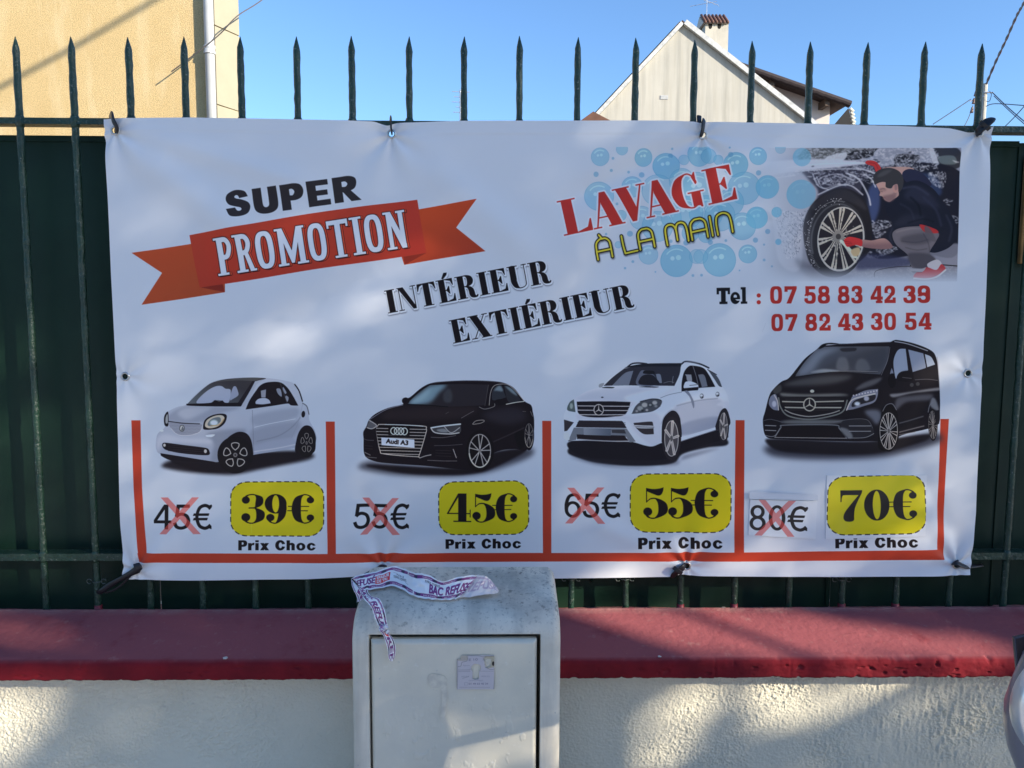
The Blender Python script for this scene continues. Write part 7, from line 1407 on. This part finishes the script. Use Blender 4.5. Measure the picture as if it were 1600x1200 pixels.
# ------------------------------------------------------------------ crumpled barrier tape on the cabinet
def tape():
    s = Sheet(2400, 300, lambda p: p, (170, 186, 222)); s.k = 1.0
    PU, RD = (84, 40, 112), (196, 44, 62)
    s.fill([(0, 22), (2400, 22), (2400, 62), (0, 62)], PU, smooth=False); s.fill([(0, 236), (2400, 236), (2400, 276), (0, 276)], PU, smooth=False)
    w = (190, 196, 220)
    for x in range(0, 2400, 330):
        s.paint(plain(s, 'Communiquer', x+20, 54, x+180, 54, 24), w); s.paint(plain(s, 'pour le recyclage', x+30, 268, x+230, 268, 24), w)
        s.fill([(x+250, 236), (x+320, 236), (x+320, 276), (x+250, 276)], (36, 30, 70), smooth=False); s.fill([(x+195, 22), (x+255, 22), (x+255, 62), (x+195, 62)], (36, 30, 70), smooth=False)
    s.fill([(1000, 22), (1020, 22), (1020, 62), (1000, 62)], w, smooth=False); s.fill([(1180, 236), (1200, 236), (1200, 276), (1180, 276)], w, smooth=False)
    s.paint(plain(s, 'REFUSÉ', 60, 205, 400, 205, 108, lean=.15).dilate(5), PU)
    s.fill([(420, 92), (650, 92), (640, 218), (410, 218)], RD, smooth=False); s.paint(plain(s, 'ERREUR', 438, 145, 632, 145, 42).dilate(2), w); s.paint(plain(s, 'DE TRI', 438, 202, 600, 202, 42).dilate(2), w)
    s.paint(plain(s, 'P A R I S', 760, 135, 910, 135, 32).dilate(1), (60, 64, 84)); s.paint(plain(s, "TERRES D'ENVOL", 700, 180, 980, 180, 36).dilate(1), (60, 64, 84)); s.line([(700, 90), (850, 110), (960, 190), (1040, 205)], 3, (60, 64, 84))
    s.paint(plain(s, 'BAC', 1440, 222, 1650, 222, 112, lean=.15).dilate(6), PU); s.paint(plain(s, 'REFUSÉ', 1700, 222, 2060, 222, 112, lean=.15).dilate(6), PU); s.paint(plain(s, 'PARIS TERRES', 1380, 110, 1620, 110, 30).dilate(1), (70, 74, 96))
    s.fill([(2075, 80), (2120, 80), (2110, 190), (2065, 190)], RD, smooth=False)
    s.paint(plain(s, 'REF', 2130, 210, 2380, 210, 112).dilate(5), PU)
    im = to_image('tape_print', s.img); m_ = picture_mat('plastic_barrier_tape', im, rough=.3, spec=.5, bump=.25); 
    t = thing('barrier_tape', 'crumpled white and purple printed tape lying on top of the utility cabinet', 'tape', (at(640, 930, -.45).x, -.42, .93))
    def top_z(Y): return ztf+(ztb-ztf)*(Y-YD)/(-.262-YD)
    def on_top(px, py):
        lo, hi = -.56, -.27
        for _ in range(24):
            md = (lo+hi)/2
            if at(px, py, md).z > top_z(md)+.0035: hi = md
            else: lo = md
        # the ray meets the sloping top where its height falls to the surface
        best = min(np.linspace(-.5, -.27, 60), key=lambda Y: abs(at(px, py, Y).z-top_z(Y)-.004)); return best
    c = lambda x, y: (540+x/6., 860+y/6.)
    def strip(secs, name, u0, u1, crump=.0022, seed=1, parent=None, mat=None, flip=False):
        """secs: ((x,y,Y) upper edge, (x,y,Y) lower edge) in photo pixels"""
        A_ = hermite_w([tuple(at(*a)) for a, b in secs], 12); B_ = hermite_w([tuple(at(*b)) for a, b in secs], 12); n = len(A_); m2 = 22
        v_ = np.linspace(0, 1, m2)[:, None, None]; P_ = A_[None]*(1-v_)+B_[None]*v_; nz2 = vnoise(n, m2, 7, seed, 2); P_[..., 1] -= crump*(nz2+.6*vnoise(n, m2, 3, seed+3)); P_[..., 2] += crump*.35*vnoise(n, m2, 8, seed+5, 2)
        L = np.concatenate([[0], np.cumsum(np.linalg.norm(np.diff((A_+B_)/2, axis=0), axis=1))]); L /= L[-1]; U_ = np.tile(u0+(u1-u0)*L, (m2, 1)); V_ = np.tile(np.linspace(1, 0, m2)[:, None], (1, n))
        return link(name, grid_mesh(name, P_[..., 0], P_[..., 1], P_[..., 2], np.stack([U_, V_], -1)), mat or m_, parent or t)
    secs = []
    for (ux, uy), (lx, ly), lift in (((56, 262), (128, 330), .02), ((110, 240), (150, 372), .03), ((200, 215), (200, 368), .03), ((310, 185), (320, 355), .035), ((440, 148), (430, 330), .035), ((560, 178), (540, 370), .03), ((660, 212), (640, 432), .02), ((770, 226), (780, 456), .02), ((890, 288), (900, 466), .012), ((1000, 268), (985, 462), .012), ((1120, 238), (1040, 446), .012), ((1245, 228), (1075, 430), .012)):
        l_ = c(lx, ly); u_ = c(ux, uy); Yl = on_top(*l_)-.002; secs.append(((*u_, min(Yl+lift*1.6, -.285)), (*l_, Yl-.004)))
    strip(secs, 'tape_band', .03, .86, .0046, 3)
    # the right end folded back over itself: pale reverse side
    s2 = Sheet(600, 300, lambda p: p, (160, 166, 200)); s2.k = 1.0; s2.paint(plain(s2, 'REFUSÉ', 40, 235, 560, 150, 130).dilate(6), (132, 130, 172)); s2.line([(0, 40), (600, 20)], 26, (140, 138, 178), smooth=False)
    m2_ = picture_mat('tape_reverse', to_image('tape_reverse_print', s2.img), rough=.3, spec=.5, bump=.25)
    Yr = on_top(*c(1200, 420)); strip([((*c(1242, 232), Yr+.028), (*c(1040, 446), Yr-.010)), ((*c(1300, 240), Yr+.024), (*c(1160, 436), Yr-.012)), ((*c(1345, 262), Yr+.018), (*c(1300, 415), Yr-.010)), ((*c(1395, 320), Yr+.008), (*c(1400, 404), Yr-.006)), ((*c(1436, 376), Yr), (*c(1430, 392), Yr-.003))], 'folded_end', 0.02, .98, .003, 9, mat=m2_)
    # left loop and the tail hanging down the front
    strip([((*c(52, 262), -.40), (*c(110, 330), -.44)), ((*c(58, 330), -.43), (*c(130, 345), -.45)), ((*c(88, 400), -.455), (*c(150, 370), -.462)), ((*c(108, 445), -.465), (*c(190, 400), -.478)), ((*c(104, 488), -.48), (*c(160, 462), -.486))], 'left_loop', 0.0, .05, .002, 15)
    tail = [((128, 365), (205, 372), -.475), ((150, 420), (232, 425), -.492), ((200, 485), (312, 458), -.503), ((240, 540), (348, 520), -.511), ((262, 600), (372, 580), -.515), ((292, 668), (384, 650), -.516), ((312, 720), (392, 705), -.517), ((322, 752), (388, 752), -.518), ((352, 800), (418, 790), -.518), ((378, 860), (450, 832), -.519), ((394, 930), (470, 900), -.519), ((400, 1000), (466, 985), -.518), ((422, 1040), (448, 1030), -.517)]
    strip([((*c(*b), Y), (*c(*a), Y-.004)) for a, b, Y in tail], 'hanging_tail', .62, 1.0, .0032, 21)
    b = MB()
    for k, (x, y, r) in enumerate(((345, 730, 34), (375, 715, 24), (335, 745, 22), (392, 765, 20))):
        bm = bmesh.new(); bmesh.ops.create_icosphere(bm, subdivisions=2, radius=r/6.*1.68/F_PX)
        q = at(*c(x, y), -.522); V_ = [tuple(q+v.co*(1+random.uniform(-.35, .35))) for v in bm.verts]; F_ = [tuple(v.index for v in f.verts) for f in bm.faces]; bm.free(); b.add(V_, F_)
    b.obj('knot', pmat('white_tape_plastic', (.74, .74, .76), .35, var=.5, vscale=120, col2=(.25, .08, .30), lo=.40, hi=.46), t)
    bf = strip([((*c(1225, 540), 0), (*c(1225, 545), 0)), ((*c(1226, 540), 0), (*c(1226, 545), 0))], 'x', 0, 1) if False else None
tape()

# ------------------------------------------------------------------ motor scooter, mostly outside the right edge
sc = thing('motor_scooter', 'silver motor scooter with chrome ringed headlamp at the lower right edge', 'scooter', (at(1700, 1100, -1.2).x, -1.2, 0))
m_sil = pmat('silver_scooter_paint', (.20, .19, .22), .30, metal=.25, spec=.5, coat=.4, var=.08, vscale=9); m_chr = pmat('brushed_aluminium_rim', (.72, .73, .76), .34, metal=.9, bump=.5, bscale=160, bdist=.001); m_blk = pmat('black_plastic', (.02, .02, .022), .5); m_lens = pmat('lamp_lens', (.55, .58, .62), .05, metal=.3); m_scr = pmat('smoked_brown_screen', (.09, .05, .04), .12, spec=.7)
YQ = -1.2; hc = at(1682, 1108, YQ); R_ = (hc-at(1586, 1108, YQ)).length
sx = hc.x
def shell(rings, name, m, parent, n=28):
    b = MB()
    for z, cx_, rx_, ry_ in rings:
        for k in range(n):
            a = 2*math.pi*k/n; b.V.append((cx_+rx_*math.copysign(abs(math.cos(a))**.8, math.cos(a)), YQ+.045+ry_*math.sin(a), z))
    for i in range(len(rings)-1):
        for k in range(n): b.F.append((i*n+k, i*n+(k+1) % n, (i+1)*n+(k+1) % n, (i+1)*n+k))
    b.F.append(tuple(range(n))[::-1]); b.F.append(tuple((len(rings)-1)*n+k for k in range(n))); return b.obj(name, m, parent, True)
zc_ = hc.z; xe = at(1572, 1150, YQ+.045).x; fx_ = sx+.02; rr_ = (fx_-xe)*.97
shell([(zc_-.17, fx_, rr_*.45, .03), (zc_-.125, fx_, rr_*.72, .040), (zc_-.09, fx_, rr_*.90, .048), (zc_-.055, fx_, rr_*1.0, .052), (zc_-.02, fx_, rr_*1.0, .052), (zc_+.015, fx_, rr_*.88, .048), (zc_+.05, fx_, rr_*.72, .044), (zc_+.08, fx_, rr_*.5, .034), (zc_+.095, fx_, .02, .02)], 'front_fairing', m_sil, sc)
hl = thing('headlamp', None, None, (0, 0, 0)); bpy.data.objects.remove(hl)
V_, F_ = lathe([(R_*.84, -.008), (R_*.86, -.019), (R_*.90, -.025), (R_*.95, -.024), (R_*.985, -.016), (R_*1.0, -.004), (R_*.97, .004)], (sx, YQ+.012, zc_), 48); ring = MB().add(V_, F_).obj('headlamp_rim', m_chr, sc, True)
V_, F_ = lathe([(0.0005, -.034), (R_*.4, -.031), (R_*.7, -.022), (R_*.84, -.010)], (sx, YQ+.012, zc_), 40); MB().add(V_, F_).obj('lens', m_lens, ring, True)
q0, q1 = at(1593, 1010, YQ+.06), at(1593, 1078, YQ+.06)
scr = MB().add([(q0.x, YQ+.05, q1.z-.02), (q0.x+.10, YQ+.05, q1.z-.02), (q0.x+.10, YQ+.09, q0.z+.02), (q0.x+.012, YQ+.09, q0.z), (q0.x, YQ+.056, q1.z-.02), (q0.x+.10, YQ+.056, q1.z-.02), (q0.x+.10, YQ+.096, q0.z+.02), (q0.x+.012, YQ+.096, q0.z)], [(0, 1, 2, 3), (4, 5, 6, 7), (0, 4, 5, 1), (1, 5, 6, 2), (2, 6, 7, 3), (3, 7, 4, 0)]).obj('windscreen', m_scr, sc); bevel(scr, .002)
MB().tube([(fx_, YQ+.06, .34), (fx_, YQ+.05, zc_-.12)], [.045, .034], 12).obj('steering_stem', m_blk, sc, True)
MB().tube([(sx+.11, YQ+.06, zc_-.02), (sx+.34, YQ+.10, zc_+.02)], .014, 10).obj('handlebar', m_chr, sc, True)
MB().tube([(fx_-.05, YQ+.06, .55), (fx_-.05, YQ, .22)], .018, 10).obj('fork_leg', m_chr, sc, True); MB().tube([(fx_+.065, YQ+.06, .55), (fx_+.065, YQ, .22)], .018, 10).obj('fork_leg', m_chr, sc, True)
def wheel(cx_, cy_, name):
    b = MB(); n = 40; prof = [(.12, -.03), (.16, -.045), (.205, -.045), (.222, -.02), (.222, .02), (.205, .045), (.16, .045), (.12, .03)]
    for k in range(n):
        a = 2*math.pi*k/n
        for r, w in prof: b.V.append((cx_+w, cy_+r*math.cos(a), .222+r*math.sin(a)))
    p = len(prof)
    for k in range(n):
        for j in range(p): b.F.append((k*p+j, k*p+(j+1) % p, ((k+1) % n)*p+(j+1) % p, ((k+1) % n)*p+j))
    w = b.obj(name, pmat('tyre_rubber', (.02, .02, .02), .8) if 'tyre_rubber' not in bpy.data.materials else bpy.data.materials['tyre_rubber'], sc, True)
    MB().tube([(cx_-.03, cy_, .222), (cx_+.03, cy_, .222)], .125, 24).obj('rim', m_sil, w)
wheel(fx_, YQ-.02, 'front_wheel'); shell([(.30, fx_, .10, .03), (.42, fx_, .17, .035), (.60, fx_, .20, .04), (.76, fx_, .17, .04), (.86, fx_, .10, .035), (.89, fx_, .05, .03)], 'leg_shield', m_sil, sc)
md_ = at(1578, 1180, YQ+.02)
shell([(.42, fx_, .06, .15), (.47, fx_, .062, .14), (.51, fx_, .04, .07)], 'mudguard', m_blk, sc)
# the rest of the scooter runs away to the right, out of the picture
MB().box(sx+.18, YQ+.02, .22, sx+.62, YQ+.30, .30).obj('footboard', m_blk, sc); 
b = MB(); b.tube([(sx+.60, YQ+.16, .45), (sx+.85, YQ+.16, .55), (sx+1.15, YQ+.16, .58), (sx+1.35, YQ+.16, .52)], [.10, .19, .18, .08], 16); b.obj('rear_body', m_sil, sc, True)
b = MB(); b.tube([(sx+.62, YQ+.16, .70), (sx+.9, YQ+.16, .76), (sx+1.25, YQ+.16, .74)], [.08, .13, .09], 14, flat=.5); b.obj('saddle', m_blk, sc, True); wheel(sx+1.15, YQ+.16, 'rear_wheel')
